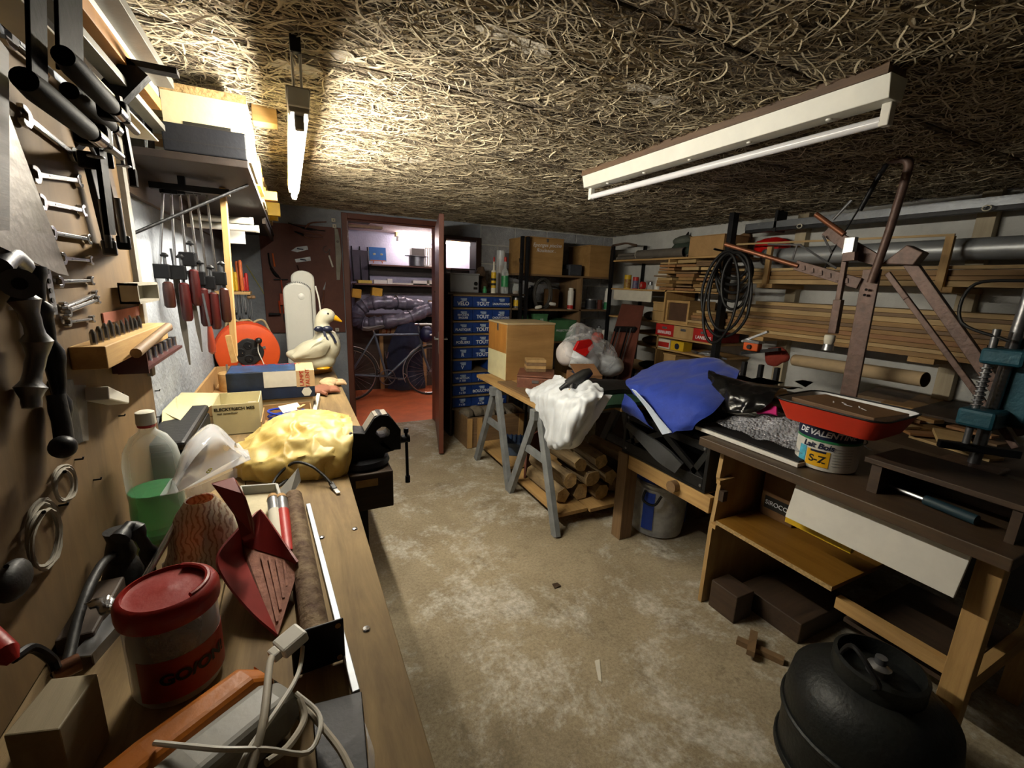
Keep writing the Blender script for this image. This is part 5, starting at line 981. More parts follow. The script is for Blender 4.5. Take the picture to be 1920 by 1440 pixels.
# plastic frame, pink card, drill block, socket set
pf=thing('plastic_holder','small pale grey plastic tray hung on the tool board','tray',T(235,545)); a,b2=T(207,530),T(262,562); ya,yb_=a.y,1.60; z0,z1=b2.z,a.z
MB().bx(XT+.012,XT+.015,ya,yb_,z0,z1).build('back',mat('grey_plastic','8f8a7c',.6),pf)
for q in ((ya,ya+.006,z0,z1),(yb_-.006,yb_,z0,z1),(ya,yb_,z0,z0+.006),(ya,yb_,z1-.006,z1)): MB().bx(XT+.012,XT+.05,*q).build('rim',MATS['grey_plastic'],pf)
solo(MB().bx(XT+.001,XT+.004,T(190,595).y,1.60,T(200,606).z,T(200,585).z),'pink_card','faded pink card pinned behind the drill block','card',mat('faded_pink','8e5544',.9,var=.15))
a=T(160,660,.0); b2=1.60; db=thing('drill_block','pine block holding steel drill bits on the tool board','block',(XT,1.4,a.z)); zt=T(160,640).z; y0=T(118,655).y; MB().bx(XT,XT+.055,y0+.02,1.61,zt-.045,zt).build('block',W_pine,db,bev=.002)
for k in range(10):
    y=y0+.05+k*.034; MB().tube([(XT+.03,y,zt),(XT+.03,y,zt+.022+.002*(k%4)),(XT+.03,y,zt+.03+.003*(k%4))],[.006,.006,.002],8).build('drill_bit',m_chrome,db,smooth=True)
MB().tube([(XT+.075,y0+.12,zt-.03),(XT+.07,1.55,zt-.005)],.011,10).build('wooden_handle',W_old,db,smooth=True)
ssk=thing('socket_set','dark red holder with a row of chrome sockets on the tool board','socket set',T(250,670)); y0=T(205,668).y; y1=T(300,660).y; z0=T(250,680).z; MB().bx(XT,XT+.012,y0,y1,z0,z0+.07).build('back_plate',mat('dark_red_holder','3a0f0c',.5),ssk,bev=.002); MB().bx(XT+.012,XT+.06,y0,y1,z0,z0+.008).build('ledge',MATS['dark_red_holder'],ssk); MB().bx(XT+.012,XT+.07,y0-.006,y0,z0,z0+.06).build('end_plate',MATS['dark_red_holder'],ssk)
for k in range(8): y=y0+.025+k*(y1-y0-.04)/7; MB().lathe([(.011+.0004*k,0),(.011+.0004*k,.03),(.006,.03),(.006,.02)],(XT+.035,y,z0+.008),14).build('socket',m_chrome,ssk,smooth=True)
MB().tube([(XT+.03,y0+.02,z0+.06),(XT+.03,y1+.02,z0+.06)],.008,10).build('ratchet_bar',m_chrome,ssk,smooth=True)
# try square, white block, wires, grips
tsq=thing('try_square','steel bladed try square hanging under the socket set','square',T(145,780)); MB().pp([T(122,722),T(158,722),T(163,826),T(140,830)],(.003,0,0)).build('blade',m_pipe,tsq); MB().pp([T(88,715),T(118,712),T(138,830),T(125,835)],(.014,0,0)).build('stock',m_blkp,tsq)
solo(MB().pp([T(155,726),T(200,745),T(200,760),T(157,752)],(.04,0,0)),'white_block','small white plastic block screwed to the tool board','block',m_pvcw,bev=.003)
for i,(cx_,cy_,rx,ry,lab) in enumerate(((121,905,21,34,'small coil of grey wire hung on a nail of the tool board'),(82,1000,32,66,'larger tangled coil of grey cord hung low on the tool board'))):
    o=thing('wire_coil',lab,'wire',T(cx_,cy_-ry))
    for k in range(3+2*i): MB().tube([T(x,y,.006+.005*k) for x,y in ell(cx_+3*math.sin(k*2),cy_+3*k,rx-2*k,ry-3*k,.05*k,18,.15,k+i)],.0026,6,closed=True).build('wire_loop',mat('grey_cord','8b8578',.7),o,smooth=True)
    MB().tube([T(cx_,cy_-ry*.6,.0),T(cx_,cy_-ry*.6,.035)],.003,6).build('nail',m_dkmet,o)
hg=thing('black_grip','black hose grip with steel knobs hanging on the tool board','grip',T(120,830)); MB().tube([T(105,740,.025),T(118,800,.03),T(122,850,.03)],[.012,.012,.014],12).build('grip',m_rub,hg,smooth=True); MB().blob(T(118,838,.045),(.018,.018,.018),0,5,12,10).build('knob',m_dkmet,hg,smooth=True)
# hacksaw frames hanging right of the wrenches
for i,(a,b2,lab) in enumerate((((165,300),(205,465),'flat dark steel bar clamp hanging right of the wrenches'),((195,300),(232,455),'wooden backed saw frame hanging at the edge of the tool board'))):
    o=thing('hanging_bar',lab,'clamp',T(*a,.02)); MB().beam(T(*a,.02),T(*b2,.02),.012,.032,Y1).build('bar',[m_dkmet,W_dk][i],o,bev=.002); MB().beam(T(*b2,.015),T(*b2,.07),.024,.03).build('foot',[m_gunm,m_dkmet][i],o,bev=.004); MB().beam(T(*a,.015),T(*a,.07),.03,.03).build('head',m_dkmet,o,bev=.004)
    MB().cyl(T(b2[0],b2[1],.07)-V((0,0,.0)),T(b2[0],b2[1],.07)+V((0,0,.09)),.006,10).build('screw',m_gunm,o,smooth=True)
# black bar clamps hanging high near the front
for i,(x0,x1,yb,kx,ky,lab) in enumerate(((42,82,165,45,148,'black bar clamp with a round handle hanging high, nearer the saw blade'),(97,150,130,118,104,'black bar clamp with a round handle hanging high beside the steel bracket'))):
    d=.13; o=thing('bar_clamp',lab,'clamp',T(kx,ky,d),group=None)
    MB().pp([T(x0,-60,d),T(x1-4,-60,d),T(x1,yb,d),T(x0+6,yb,d)],(.005,0,0)).build('flat_bar',mat('clamp_black','060607',.6,spec=.05),o,bev=.002)
    k=T(kx,ky,d+.02); MB().tube([k,k+V((0,.03,-.002)),k+V((.0,.16,-.006)),k+V((0,.18,-.006))],[.012,.0145,.013,.008],18).build('handle',wood('black_handle','0e0b09','17120f','Y',5),o,smooth=True); MB().cyl(k+V((0,.18,-.006)),k+V((0,.21,-.007)),.011,14).build('ferrule',m_chrome,o,smooth=True); MB().tube([k+V((0,.21,-.007)),k+V((.0,.30,-.01))],.006,10).build('screw',m_gunm,o,smooth=True)
    MB().box(k+V((-.01,.22,0)),(.04,.025,.03)).build('sliding_jaw',MATS['clamp_black'],o,bev=.004)
o=thing('bar_clamp','third dark clamp handle tucked under the other two bar clamps','clamp',T(125,175,.1)); k=T(130,170,.1); MB().tube([k,k+V((0,.03,0)),k+V((0,.17,0)),k+V((0,.19,0))],[.012,.0145,.013,.008],18).build('handle',MATS['black_handle'],o,smooth=True); MB().cyl(k+V((0,.19,0)),k+V((0,.215,0)),.011,14).build('ferrule',m_chrome,o,smooth=True); MB().pp([T(165,200,.08),T(180,200,.08),T(208,440,.08),T(196,440,.08)],(.008,0,0)).build('flat_bar',MATS['clamp_black'],o)
for i,(a,b2) in enumerate((((140,215),(180,295)),((205,220),(209,285)),((212,230),(232,312)))):
    o=thing('coach_bolt','long thin bolt with a disc foot hanging below the bar clamps','bolt',T(*a,.1),group='long bolts under the bar clamps'); MB().tube([T(*a,.1),T(*b2,.1)],.0032,8).build('shaft',m_gunm,o); e=T(*b2,.1); MB().lathe([(.002,.004),(.012,.002),(.012,0)],e,14).build('disc_foot',m_gunm,o,smooth=True)
o=thing('long_file','long black flat file hanging at the edge of the tool board','file',T(225,230,.08)); MB().beam(T(222,180,.09),T(248,318,.09),.008,.02,Y1).build('blade',m_dkmet,o); MB().tube([T(248,318,.09),T(252,350,.09)],.008,8).build('handle',MATS['black_handle'],o,smooth=True)
# ---------------------------------------------------------------- high rack of long stock on the left wall
bk=thing('shelf_bracket','black steel angle bracket carrying the stock near the ceiling','bracket',(-.40,1.34,1.8)); a,b2=PZ(150,102,1.93),PZ(335,140,1.93)
MB().beam((XL+.003,a.y,1.93),(b2.x,a.y,1.93),.03,.012).build('arm',m_iron,bk); MB().beam((XL+.006,a.y,1.66),(XL+.006,a.y,1.93),.03,.012,X1).build('upright',m_iron,bk); MB().beam((XL+.01,a.y,1.75),(b2.x-.07,a.y,1.925),.03,.045).build('gusset',m_iron,bk)
LS=[((298,245),.03,.016,mat('grey_alu_profile','6f6d66',.5,.4,var=.1),'grey aluminium profile on the high rack beside the tool board'),((268,205),.012,.02,m_pvcw,'thin white strip on the high rack'),((288,205),.035,.03,W_gold,'orange tinted plank on the high rack'),((290,180),.02,.02,m_pvcw,'round ended white rod on the high rack'),((256,215),.03,.01,m_tin,'thin metal strip on the high rack'),((215,105),.05,.022,MATS.get('grey_alu_profile') or mat('grey_alu_profile','6f6d66',.5,.4,var=.1),'wide grey metal profile on the high rack nearest the bracket'),((190,85),.06,.02,W_old,'brown plank on the high rack'),((272,262),.06,.004,m_paper,'white sheet on the high rack below the aluminium profile')]
for i,((x,y),w_,h,m,lab) in enumerate(LS):
    p=PY(x,y,1.66-.02*(i%3)); yy_=p.y; zz=max(min(p.z,2.05),1.80); xx=max(p.x,XL+.035)
    if i==5: xx,zz=-.27,1.98
    if i==6: xx,zz=-.35,1.98
    solo(MB().bx(xx-w_/2,xx+w_/2,-.2,yy_,zz,zz+h),'stock_length',lab,'stock',m,bev=.001)
# ---------------------------------------------------------------- long shelf with boxes
zs=1.84; lsf=thing('long_shelf','long brown wall shelf full of boxes and papers above the clamps','shelf',(-.25,3.0,1.7)); W_vdk=wood('very_dark_wood','1c130d','2a1c13','Y',6); MB().bx(XL+.002,-.09,1.70,4.44,zs-.022,zs).build('shelf_board',W_vdk,lsf,bev=.002); MB().bx(XL+.002,XL+.02,1.70,4.44,zs-.12,zs-.022).build('wall_rail',W_dk,lsf)
MB().bx(-.115,-.097,3.0,4.42,zs-.06,zs-.022).build('front_rail',W_dk,lsf)
p=PZ(455,292,1.765); q=PX(245,440,XL+.01)
MB().tube([q,V((-.11,1.95,zs-.03))],.005,8).build('stay_rod',m_iron,lsf)
wbx=thing('white_box','white chipboard fronted box at the near end of the long shelf','box',(-.2,1.9,zs+.001)); MB().bx(-.298,-.082,1.73,1.745,zs+.001,2.008).build('front_panel',mat('dirty_white_board','c3b893',.8,var=.08),wbx,bev=.001); MB().bx(-.298,-.082,1.729,1.747,2.008,2.03).build('chipboard_edge',MATS['chipboard_edge'],wbx)
for q in ((-.298,-.284,1.745,2.1),(-.096,-.082,1.745,2.1)): MB().bx(*q,zs+.001,2.02).build('side_panel',mat('dirty_white_board','c3b893'),wbx)
MB().bx(-.25,-.13,1.7285,1.7295,1.918,1.932).build('dark_slot',m_blkl,wbx)
bbx=thing('black_box','flat black box in front of the white box on the long shelf','box',(-.2,1.7,zs+.001)); a=PY(458,250,1.70); MB().bx(-.30,-.09,1.70,1.726,zs+.001,a.z).build('body',mat('blue_black_box','0b0e16',.6,var=.2),bbx,bev=.004); MB().bx(-.30,-.09,1.6995,1.70,zs+.03,zs+.032).build('seam',m_blkl,bbx)
rr=random.Random(8); y=2.12; i=0
LBL=['cream','yellowed','white','tan','pale grey','ivory','buff','light brown']
while y<4.15 and i<8:
    L_=rr.uniform(.2,.3); h=rr.uniform(.12,.2); x1=-.088+rr.uniform(-.012,.006)
    o=thing('magazine_stack',f'{LBL[i]} stack of magazines and cartons on the long shelf','magazines',(-.22,y,zs+.001)); z=zs+.001; k=0
    while z<zs+h:
        t=rr.uniform(.012,.035); MB().bx(-.40,x1+rr.uniform(-.02,.01),y+rr.uniform(0,.015),y+L_-rr.uniform(0,.02),z,z+t-.0012).build('magazine',[m_paper,mat('cream_cover','cbb98a',.7),mat('pale_yellow_cover','c9b04e',.7),m_card,mat('buff_cover','b29c70',.7)][rr.randrange(5)],o); z+=t; k+=1
    y+=L_+.01; i+=1
solo(MB().bx(-.08,.0,1.98,2.05,1.985,2.04),'pine_batten','short pine batten sticking out under the ceiling above the long shelf','batten',W_pineX,bev=.002).location.z=ZC-2.04-.002
for i,(px,py,Y_,lab) in enumerate(((507,360,2.75,'orange pine block end sticking out below the long shelf papers'),(515,395,3.15,'small yellow block end at the far part of the long shelf'),(512,412,3.4,'lower yellow block end near the far end of the long shelf'))):
    p=PY(px,py,Y_); solo(MB().bx(-.16,p.x+.03,Y_-.03,Y_+.03,zs+.03*(i==0)+.002,zs+.075),'block_end',lab,'block',[W_gold,m_yel,m_yel][i],bev=.002)
# ---------------------------------------------------------------- screw clamps with red handles under the shelf
YC=1.98
def K(x,y,d=0): return PY(x,y,YC+d)
rlc=thing('clamp_rail','iron rail under the long shelf holding a row of clamps','rail',K(350,345)); MB().beam(V((XL+.002,YC,1.78)),V((-.17,YC,1.78)),.03,.02).build('bar',m_iron,rlc); MB().bx(XL+.1,XL+.12,YC-.01,YC+.01,1.78,zs-.022).build('hanger',m_iron,rlc)
m_redh=wood('red_handle','330807','4c0d0a','Z',5,.4); CL=[(306,(314,528),(318,577),'far left'),(320,(344,530),(352,602),'tall'),(336,(362,505),(371,573),''),(351,(380,540),(397,611),''),(367,(399,548),(411,617),''),(386,(419,540),(427,604),'')]
CLL=['screw clamp with a brown handle next to the wall','screw clamp with a dark red handle beside the wide file','screw clamp whose dark red handle hangs highest in the row','screw clamp with a dark red handle above the pear shaped one','screw clamp whose dark red handle hangs lowest in the row','screw clamp with a brown handle beside the pine upright']
for i,(tx,h0,h1,_) in enumerate(CL):
    d=.012*i; o=thing('screw_clamp',CLL[i],'clamp',K(tx,350,d),group='screw clamps under the long shelf'); top=K(tx,352,d); hb=K(*h1,d); ht=K(*h0,d); bb_=top.lerp(V((hb.x-.02,hb.y,ht.z)),.93)
    MB().beam(top,bb_,.006,.014,Y1).build('bar',m_chrome,o); MB().box(top.lerp(bb_,.03)+V((.015,0,0)),(.05,.014,.02)).build('fixed_jaw',m_dkmet,o,bev=.003)
    j=ht+V((-.012,0,.035)); MB().box(j,(.05,.026,.05)).build('sliding_jaw',m_dkmet,o,bev=.004); MB().tube([ht+V((0,0,.085)),ht],.0055,8).build('screw',m_gunm,o); MB().lathe([(.012,0),(.013,.006),(.006,.014)],ht+V((0,0,.085)),12).build('swivel_pad',m_dkmet,o,smooth=True)
    L_=(hb-ht).length; MB().lathe([(.009,0),(.0155,-.006),(.0175,-.3*L_),(.0175,-.92*L_),(.012,-L_)],ht,14).build('handle',m_redh if i not in (0,5) else wood('brown_handle','2e120b','431d12','Z',5,.4),o,smooth=True)
for i,(a,b2,w_,lab) in enumerate((((330,520),(356,684),.02,'long tapering file hanging behind the screw clamps'),((362,560),(379,660),.014,'narrow tapering file hanging behind the screw clamps'))):
    a,b2=K(*a,.03),K(*b2,.03); o=thing('hand_file',lab,'file',a); e=(b2-a); sd=V((1,0,0)); MB().pp([a-sd*w_/2,a+sd*w_/2,a.lerp(b2,.6)+sd*w_/2,b2+sd*w_*.12,b2-sd*w_*.12,a.lerp(b2,.6)-sd*w_/2],(0,.004,0)).build('blade',m_pipe,o); MB().tube([a,a+V((-.005,0,.1))],.004,8).build('tang',m_gunm,o)
o=thing('wooden_handled_file','file hanging with its red pear shaped wooden handle downwards','file',K(398,560)); hb=K(396,664,.0); ht=K(393,612,0); L_=(hb-ht).length; MB().lathe([(.007,0),(.009,-.2*L_),(.013,-.7*L_),(.012,-.92*L_),(.004,-L_)],ht,14).build('handle',wood('red_brown_handle','7c2a18','984028','Z',5,.4),o,smooth=True); MB().tube([ht,ht+V((-.01,0,.12))],.004,8).build('blade',m_gunm,o)
ust=thing('pine_upright','rough pine upright hanging from the long shelf with a cut end','upright',K(430,420,.15)); a,b2=K(424,415,.15),K(440,668,.15); MB().beam(V((a.x,a.y,zs-.025)),b2,.02,.05,Y1).build('strip',W_pineZ,ust,bev=.001); MB().beam(b2+V((-.012,-.02,.09)),b2+V((.0,-.02,-.02)),.02,.04,Y1).build('cleat',W_pine,ust)
for i,(x0,x1,py,lab) in enumerate(((405,475,413,'upper white plastic pipe end under the long shelf'),(440,486,428,'lower white plastic pipe end under the long shelf'))):
    Yq=2.66; a,b2=PY(x0,py-2,Yq),PY(x1,py+2,Yq); o=thing('white_pipe',lab,'pipe',a,group=None); MB().tube([V((XL+.005,Yq,a.z)),b2],.016,16).build('wall',m_pvcw,o,smooth=True); MB().tube([b2-V((.015,0,0)),b2],.018,16).build('collar',m_pvcw,o,smooth=True)
a=PY(445,442,2.75); solo(MB().bx(a.x-.05,a.x+.035,2.74,2.75,a.z-.04,a.z+.035),'white_plate','rounded white plate hanging below the white pipe ends','plate',m_pvcw,bev=.003)
# screwdriver rack further back
YS=3.35
def G_(x,y,d=0): return PY(x,y,YS+d)
sr=thing('screwdriver_rack','pine screwdriver rack on the left wall behind the clamps','rack',G_(450,548)); a,b2=G_(436,548),G_(470,550); MB().bx(XL+.002,b2.x,YS-.03,YS+.12,a.z-.012,a.z+.006).build('ledge',W_pineX,sr,bev=.001)
SD=[(438,500,m_yel,'amber handled screwdriver next to the white cap'),(444,510,m_yel,'short amber handled screwdriver'),(449,490,mat('orange_handle','c7602c',.4),'tall orange handled screwdriver'),(455,488,mat('orange_handle','c7602c'),'second tall orange handled screwdriver'),(459,520,m_redl,'red handled screwdriver'),(464,512,m_redp,'dark red handled screwdriver at the rack end'),(433,522,m_pvcw,'white capped screwdriver at the wall end')]
for i,(px,py,m,lab) in enumerate(SD):
    p=G_(px,py,.02*(i%3)); b3=G_(px,547,.02*(i%3)); o=thing('screwdriver',lab+' in the rack','screwdriver',b3); MB().tube([b3+V((0,0,.006)),b3+V((0,0,.02)),V((b3.x,b3.y,p.z-.01)),V((b3.x,b3.y,p.z))],[.009,.0105,.0105,.007],10).build('handle',m,o,smooth=True); MB().tube([b3+V((0,0,.006)),b3+V((0,0,-.10-.02*(i%3)))],.003,6).build('shaft',m_tin,o)
for i in range(6):
    p=G_(440+6*i,556,.01); o=thing('hanging_tool','thin steel tool hanging under the screwdriver rack','tool',p,group='thin tools under the screwdriver rack'); L_=.10+.035*(i%3); MB().tube([p,p+V((0,0,-L_))],[.003,.005],7).build('shaft',m_gunm,o); MB().box(p+V((0,0,-L_)),(.012,.006,.03)).build('tip',m_dkmet,o,bev=.002)
o=thing('cord_pull','two brown wooden bobbins hanging at the rack end','bobbin',G_(470,555,.02)); 
for d in (-.008,.014): MB().blob(G_(470,557,0)+V((d,0,0)),(.015,.015,.013),.05,5,14,10).build('bobbin',W_old,o,smooth=True)
o=thing('yellow_rule','slim yellow folding rule hanging on the far part of the left wall','rule',G_(462,500,.5)); a,b2=PY(462,497,YB-.006),PY(498,555,YB-.006); MB().beam(a,b2,.004,.024,Y1).build('rule',mat('yellow_rule','c4b83a',.5),o)
# ---------------------------------------------------------------- brown tool panel on the back wall
YP=4.425
def B_(x,y,d=0): return PY(x,y,YP-d)
tp=thing('brown_tool_panel','brown painted tool panel on the back wall left of the doorway','panel',B_(570,530)); MB().bx(-.2,.445,YP,YB-.001,1.0,1.93).build('sheet',m_brownp,tp,bev=.002)
for px,py in ((625,413),(627,424),(632,618),(633,630)): p=B_(px,py); MB().bx(p.x-.016,p.x+.016,YP-.012,YP,p.z-.016,p.z+.016).build('fixing_plate',m_paper,tp,bev=.002); MB().cyl((p.x,YP-.012,p.z),(p.x,YP-.014,p.z),.004,8).build('screw',m_blkl,tp)
lv=thing('spirit_level','worn tapered wooden level hanging at the edge of the brown panel','level',B_(634,480)); MB().pp([B_(627,428),B_(633,430),B_(637,450),B_(640,480),B_(637,525),B_(631,525)],(0,-.014,0)).build('body',mat('worn_grey_wood','8d8a80',.8,var=.25),lv,bev=.001); MB().cyl(B_(633,453,.014),B_(633,453,.017),.012,14).build('vial',m_pipe,lv)
for i,(q,lab) in enumerate(((((546,470),(556,463),(576,461),(578,468),(557,473)),'pointed plane iron on the brown panel'),(((553,486),(555,492),(583,489),(582,481)),'square plane iron on the brown panel'))):
    o=thing('plane_iron',lab,'plane iron',B_(565,470)); MB().pp([B_(x,y) for x,y in q],(0,-.004,0)).build('blade',m_gunm,o); c=sum((B_(x,y) for x,y in q),V((0,0,0)))/len(q); MB().box(c+V((0,-.0045,0)),(.05,.001,.009),rot('Y',.1)).build('label',m_navy,o)
pk=thing('pincers','brown handled pincers hanging on the brown panel','pincers',B_(580,440)); MB().tube([B_(568,440,.01),B_(575,436,.012),B_(606,442,.012)],[.008,.007,.005],8,smooth=8).build('handle',m_leather,pk,smooth=True); MB().tube([B_(568,440,.01),B_(577,446,.012),B_(606,447,.012)],[.008,.007,.005],8,smooth=8).build('handle',m_leather,pk,smooth=True); MB().tube([B_(552,434,.01),B_(570,441,.01)],[.005,.011],8).build('jaws',m_dkmet,pk,smooth=True)
pk2=thing('long_nose_pliers','dark open long nose pliers at the top of the brown panel','pliers',B_(580,425)); MB().tube([B_(540,418,.01),B_(572,428,.01),B_(610,433,.01)],[.004,.009,.004],8,smooth=10).build('arm',m_dkmet,pk2,smooth=True); MB().tube([B_(572,428,.012),B_(583,418,.012),B_(612,416,.012)],[.008,.006,.004],8,smooth=10).build('handle',m_leather,pk2,smooth=True)
ck=thing('corkscrew','wire corkscrew with a white handle on the brown panel','corkscrew',B_(620,490)); MB().tube([B_(612,461,.01),B_(606,466,.01),B_(612,474,.01),B_(619,466,.01),B_(617,478,.01)],.0025,6,smooth=16).build('wire',m_tin,ck,smooth=True); MB().tube([B_(617,479,.01),B_(624,501,.01)],.008,10).build('handle',m_pvcw,ck,smooth=True)
nm=thing('tin_snips','black tin snips with one orange handle on the brown panel','snips',B_(510,500)); MB().tube([B_(503,474,.012),B_(506,495,.012),B_(512,508,.012)],[.006,.007,.009],8,smooth=8).build('handle',m_dkmet,nm,smooth=True); MB().tube([B_(511,475,.012),B_(515,500,.012)],[.006,.008],8).build('handle',MATS['orange_handle'],nm,smooth=True); MB().tube([B_(508,502,.01),B_(516,514,.01),B_(526,522,.01)],[.012,.014,.005],8,smooth=8).build('jaws',m_dkmet,nm,smooth=True)
m_org=mat('orange_tool_paint','b5421c',.45,var=.15); hd_=thing('hand_drill','orange hand drill with a dark crank hanging on the brown panel','hand drill',B_(530,560)); MB().tube([B_(527,524,.02),B_(530,549,.02)],.006,10).build('shaft',m_org,hd_,smooth=True); MB().beam(B_(513,524,.02),B_(540,524,.02),.012,.01).build('chest_plate',m_dkmet,hd_,bev=.003); MB().hexa([B_(524,550,.0),B_(538,550,.0),B_(538,550,.04),B_(524,550,.04)],[B_(525,572,.0),B_(540,572,.0),B_(540,572,.04),B_(525,572,.04)]).build('gear_body',m_org,hd_,bev=.004); MB().tube([B_(523,564,.03),B_(526,588,.03)],.007,8).build('frame_bar',m_org,hd_,smooth=True); MB().tube([B_(533,572,.02),B_(533,588,.02)],[.014,.01],10).build('lower_body',m_org,hd_,smooth=True); MB().tube([B_(504,589,.04),B_(508,589,.04),B_(526,589,.04)],[.011,.012,.009],10).build('crank_handle',m_dkmet,hd_,smooth=True); MB().tube([B_(534,588,.02),B_(535,597,.02),B_(535,604,.02)],[.012,.015,.006],12).build('chuck',m_gunm,hd_,smooth=True)
lv2=thing('glazing_knife','small dark glazing knife hanging low on the brown panel','knife',B_(605,560)); MB().tube([B_(607,545,.01),B_(605,570,.01)],[.007,.009],8).build('handle',m_leather,lv2,smooth=True); MB().pp([B_(605,543),B_(609,543),B_(611,528)],(0,-.003,0)).build('blade',m_gunm,lv2)
lv3=thing('narrow_chisel','narrow red handled chisel hanging below the plane irons','chisel',B_(560,505)); MB().tube([B_(557,497,.01),B_(562,512,.01)],[.006,.007],8).build('handle',m_redh,lv3,smooth=True); MB().tube([B_(562,512,.01),B_(568,530,.01)],.003,6).build('blade',m_gunm,lv3)
# ---------------------------------------------------------------- things on the left workbench, far to near
zW=.88
# vise
YV=1.50; v0=YV-.04
def VV(x,y): return PY(x,y,v0)
vs=thing('bench_vise','heavy black bench vise with a looped jaw at the edge of the long workbench','vise',(.2,YV,zW)); m_vis=mat('vise_black','17171a',.45,.4,var=.3,bump=.2); m_vgr=mat('vise_worn_top','8a8378',.5,.5,var=.2)
MB().pp([VV(655,812),VV(700,814),VV(703,812),VV(740,845),VV(723,850),VV(716,866),VV(655,872)],(0,.09,0)).build('body',m_vis,vs,bev=.006)
lo=MB(); out=[VV(683,814),VV(702,784),VV(712,778),VV(728,779),VV(737,787),VV(752,806),VV(752,843),VV(731,845),VV(700,830)]; inn=[VV(703,818),VV(707,807),VV(716,801),VV(724,801),VV(731,807),VV(731,815),VV(726,819),VV(714,821),VV(708,820)]
n=len(out); th=V((0,.075,0)); lo.add([*out,*inn,*[p+th for p in out],*[p+th for p in inn]],[(i,(i+1)%n,n+(i+1)%n,n+i) for i in range(n)]+[(2*n+i,3*n+i,3*n+(i+1)%n,2*n+(i+1)%n) for i in range(n)]+[(i,2*n+i,2*n+(i+1)%n,(i+1)%n) for i in range(n)]+[(n+i,n+(i+1)%n,3*n+(i+1)%n,3*n+i) for i in range(n)])
lo.build('moving_jaw',m_vis,vs,bev=.003)
for a,b2 in (((686,812),(703,785)),((703,784),(727,780))): MB().beam(VV(*a)+V((0,.037,.003)),VV(*b2)+V((0,.037,.003)),.06,.006).build('jaw_face',m_vgr,vs)
MB().lathe([(.085,0),(.09,.01),(.085,.025)],(VV(683,870).x,YV,zW+.0),28).build('swivel_base',m_vis,vs,smooth=True)
p=VV(756,830)+V((0,.037,0)); MB().cyl(p-V((.01,0,0)),p+V((.03,0,0)),.014,14).build('screw_head',m_vis,vs,smooth=True); q=p+V((.018,-.004,0)); MB().tube([q+V((0,0,.035)),q+V((.003,0,-.16))],.0055,10).build('handle_bar',m_vis,vs,smooth=True); MB().cyl(q+V((.0,0,.025)),q+V((0,0,.04)),.009,12).build('handle_knob',m_vis,vs,smooth=True); MB().cyl(q+V((.003,0,-.165)),q+V((.003,0,-.14)),.009,12).build('handle_knob',m_vis,vs,smooth=True)
vb=thing('vise_block','dark timber block on a black post carrying the vise','support',(.2,YV,0)); MB().bx(.133,.27,YV-.10,YV+.12,zW-.13,zW-.001).build('block',W_dkX,vb,bev=.004); MB().bx(.138,.19,YV-.06,YV+.0,0,zW-.13).build('post',m_iron,vb); MB().bx(.15,.22,YV-.102,YV-.10,zW-.045,zW-.02).build('pale_chip',W_pine,vb); MB().bx(.19,.2,YV-.03,YV-.01,.3,.33).build('bolt',m_iron,vb)
# cable reel
c=PZ(470,704,zW); R=.165; cr_=thing('cable_reel','orange cable reel with black sockets on the long workbench','cable reel',(c.x,c.y,zW)); m_ore=mat('orange_reel','b03f0e',.5,var=.08,bump=.06)
ax=V((.12,-1,.0)).normalized(); rc=V((c.x+.01,3.02,zW+R+.002)); sx=V((0,0,1)).cross(ax).normalized() ; sx=-sx
if sx.x<0: sx=-sx
MB().lathe([(R,0),(R+.004,.006),(R,.014),(R-.03,.02),(.0,.02)],rc,44,ax=ax).build('front_flange',m_ore,cr_,smooth=True); MB().lathe([(R+.004,-.13),(R+.008,-.125),(R+.004,-.115),(.05,-.115)],rc,44,ax=ax).build('rear_flange',mat('red_orange_reel','a8330f',.5),cr_,smooth=True); MB().lathe([(.13,-.115),(.145,-.1),(.145,-.02),(.13,0)],rc,32,ax=ax).build('wound_cable',m_rub,cr_,smooth=True)
f=rc+ax*.021
pl=[]
for k in range(20):
    t=2*PI*k/20; r_=.072*(1+.13*abs(math.cos(2*t+.2))); pl.append((math.cos(t)*r_,math.sin(t)*r_))
MB().prism(pl,f+sx*.0+V((0,0,.005)),sx,Z1,ax*.012).build('socket_plate',m_blkp,cr_,bev=.003)
for dx,dz_ in ((-.0,.043),(-.038,.004),(.038,.004),(-.0,-.035)):
    o_=f+sx*dx+V((0,0,dz_+.002))+ax*.0125; MB().lathe([(.021,0),(.023,.003),(.019,.004),(.019,.001)],o_,20,ax=ax).build('socket',m_dkmet,cr_,smooth=True); MB().cyl(o_+sx*.007-V((0,0,.004)),o_+sx*.007-V((0,0,.004))+ax*.006,.003,8).build('earth_pin',m_chrome,cr_)
h=f+sx*.055+V((0,0,.075)); MB().cyl(h,h+ax*.035,.018,16).build('crank_boss',m_ore,cr_,smooth=True); MB().blob(h+ax*.045,(.018,.018,.018),0,5,14,10).build('crank_knob',m_blkp,cr_,smooth=True)
MB().beam(f+sx*.055+V((0,0,.02)),f+sx*.09+V((0,0,.03)),.01,.014).build('latch',m_tin,cr_); MB().beam(f+sx*-.065+V((0,0,-.09)),f+sx*-.05+V((0,0,-.06)),.01,.014).build('latch',m_tin,cr_); MB().lathe([(.026,0),(.026,.001)],f+sx*.02+V((0,0,-.105)),20,ax=ax).build('grip_hole',m_blkl,cr_)
MB().tube([h+ax*.02,f+sx*.05+V((0,0,.01))+ax*.02,f+sx*.07+V((0,0,-.06))+ax*.02,f+sx*.085+V((0,0,-.115))+ax*.02],.003,6,smooth=14).build('cord_end',m_pvcw,cr_,smooth=True)
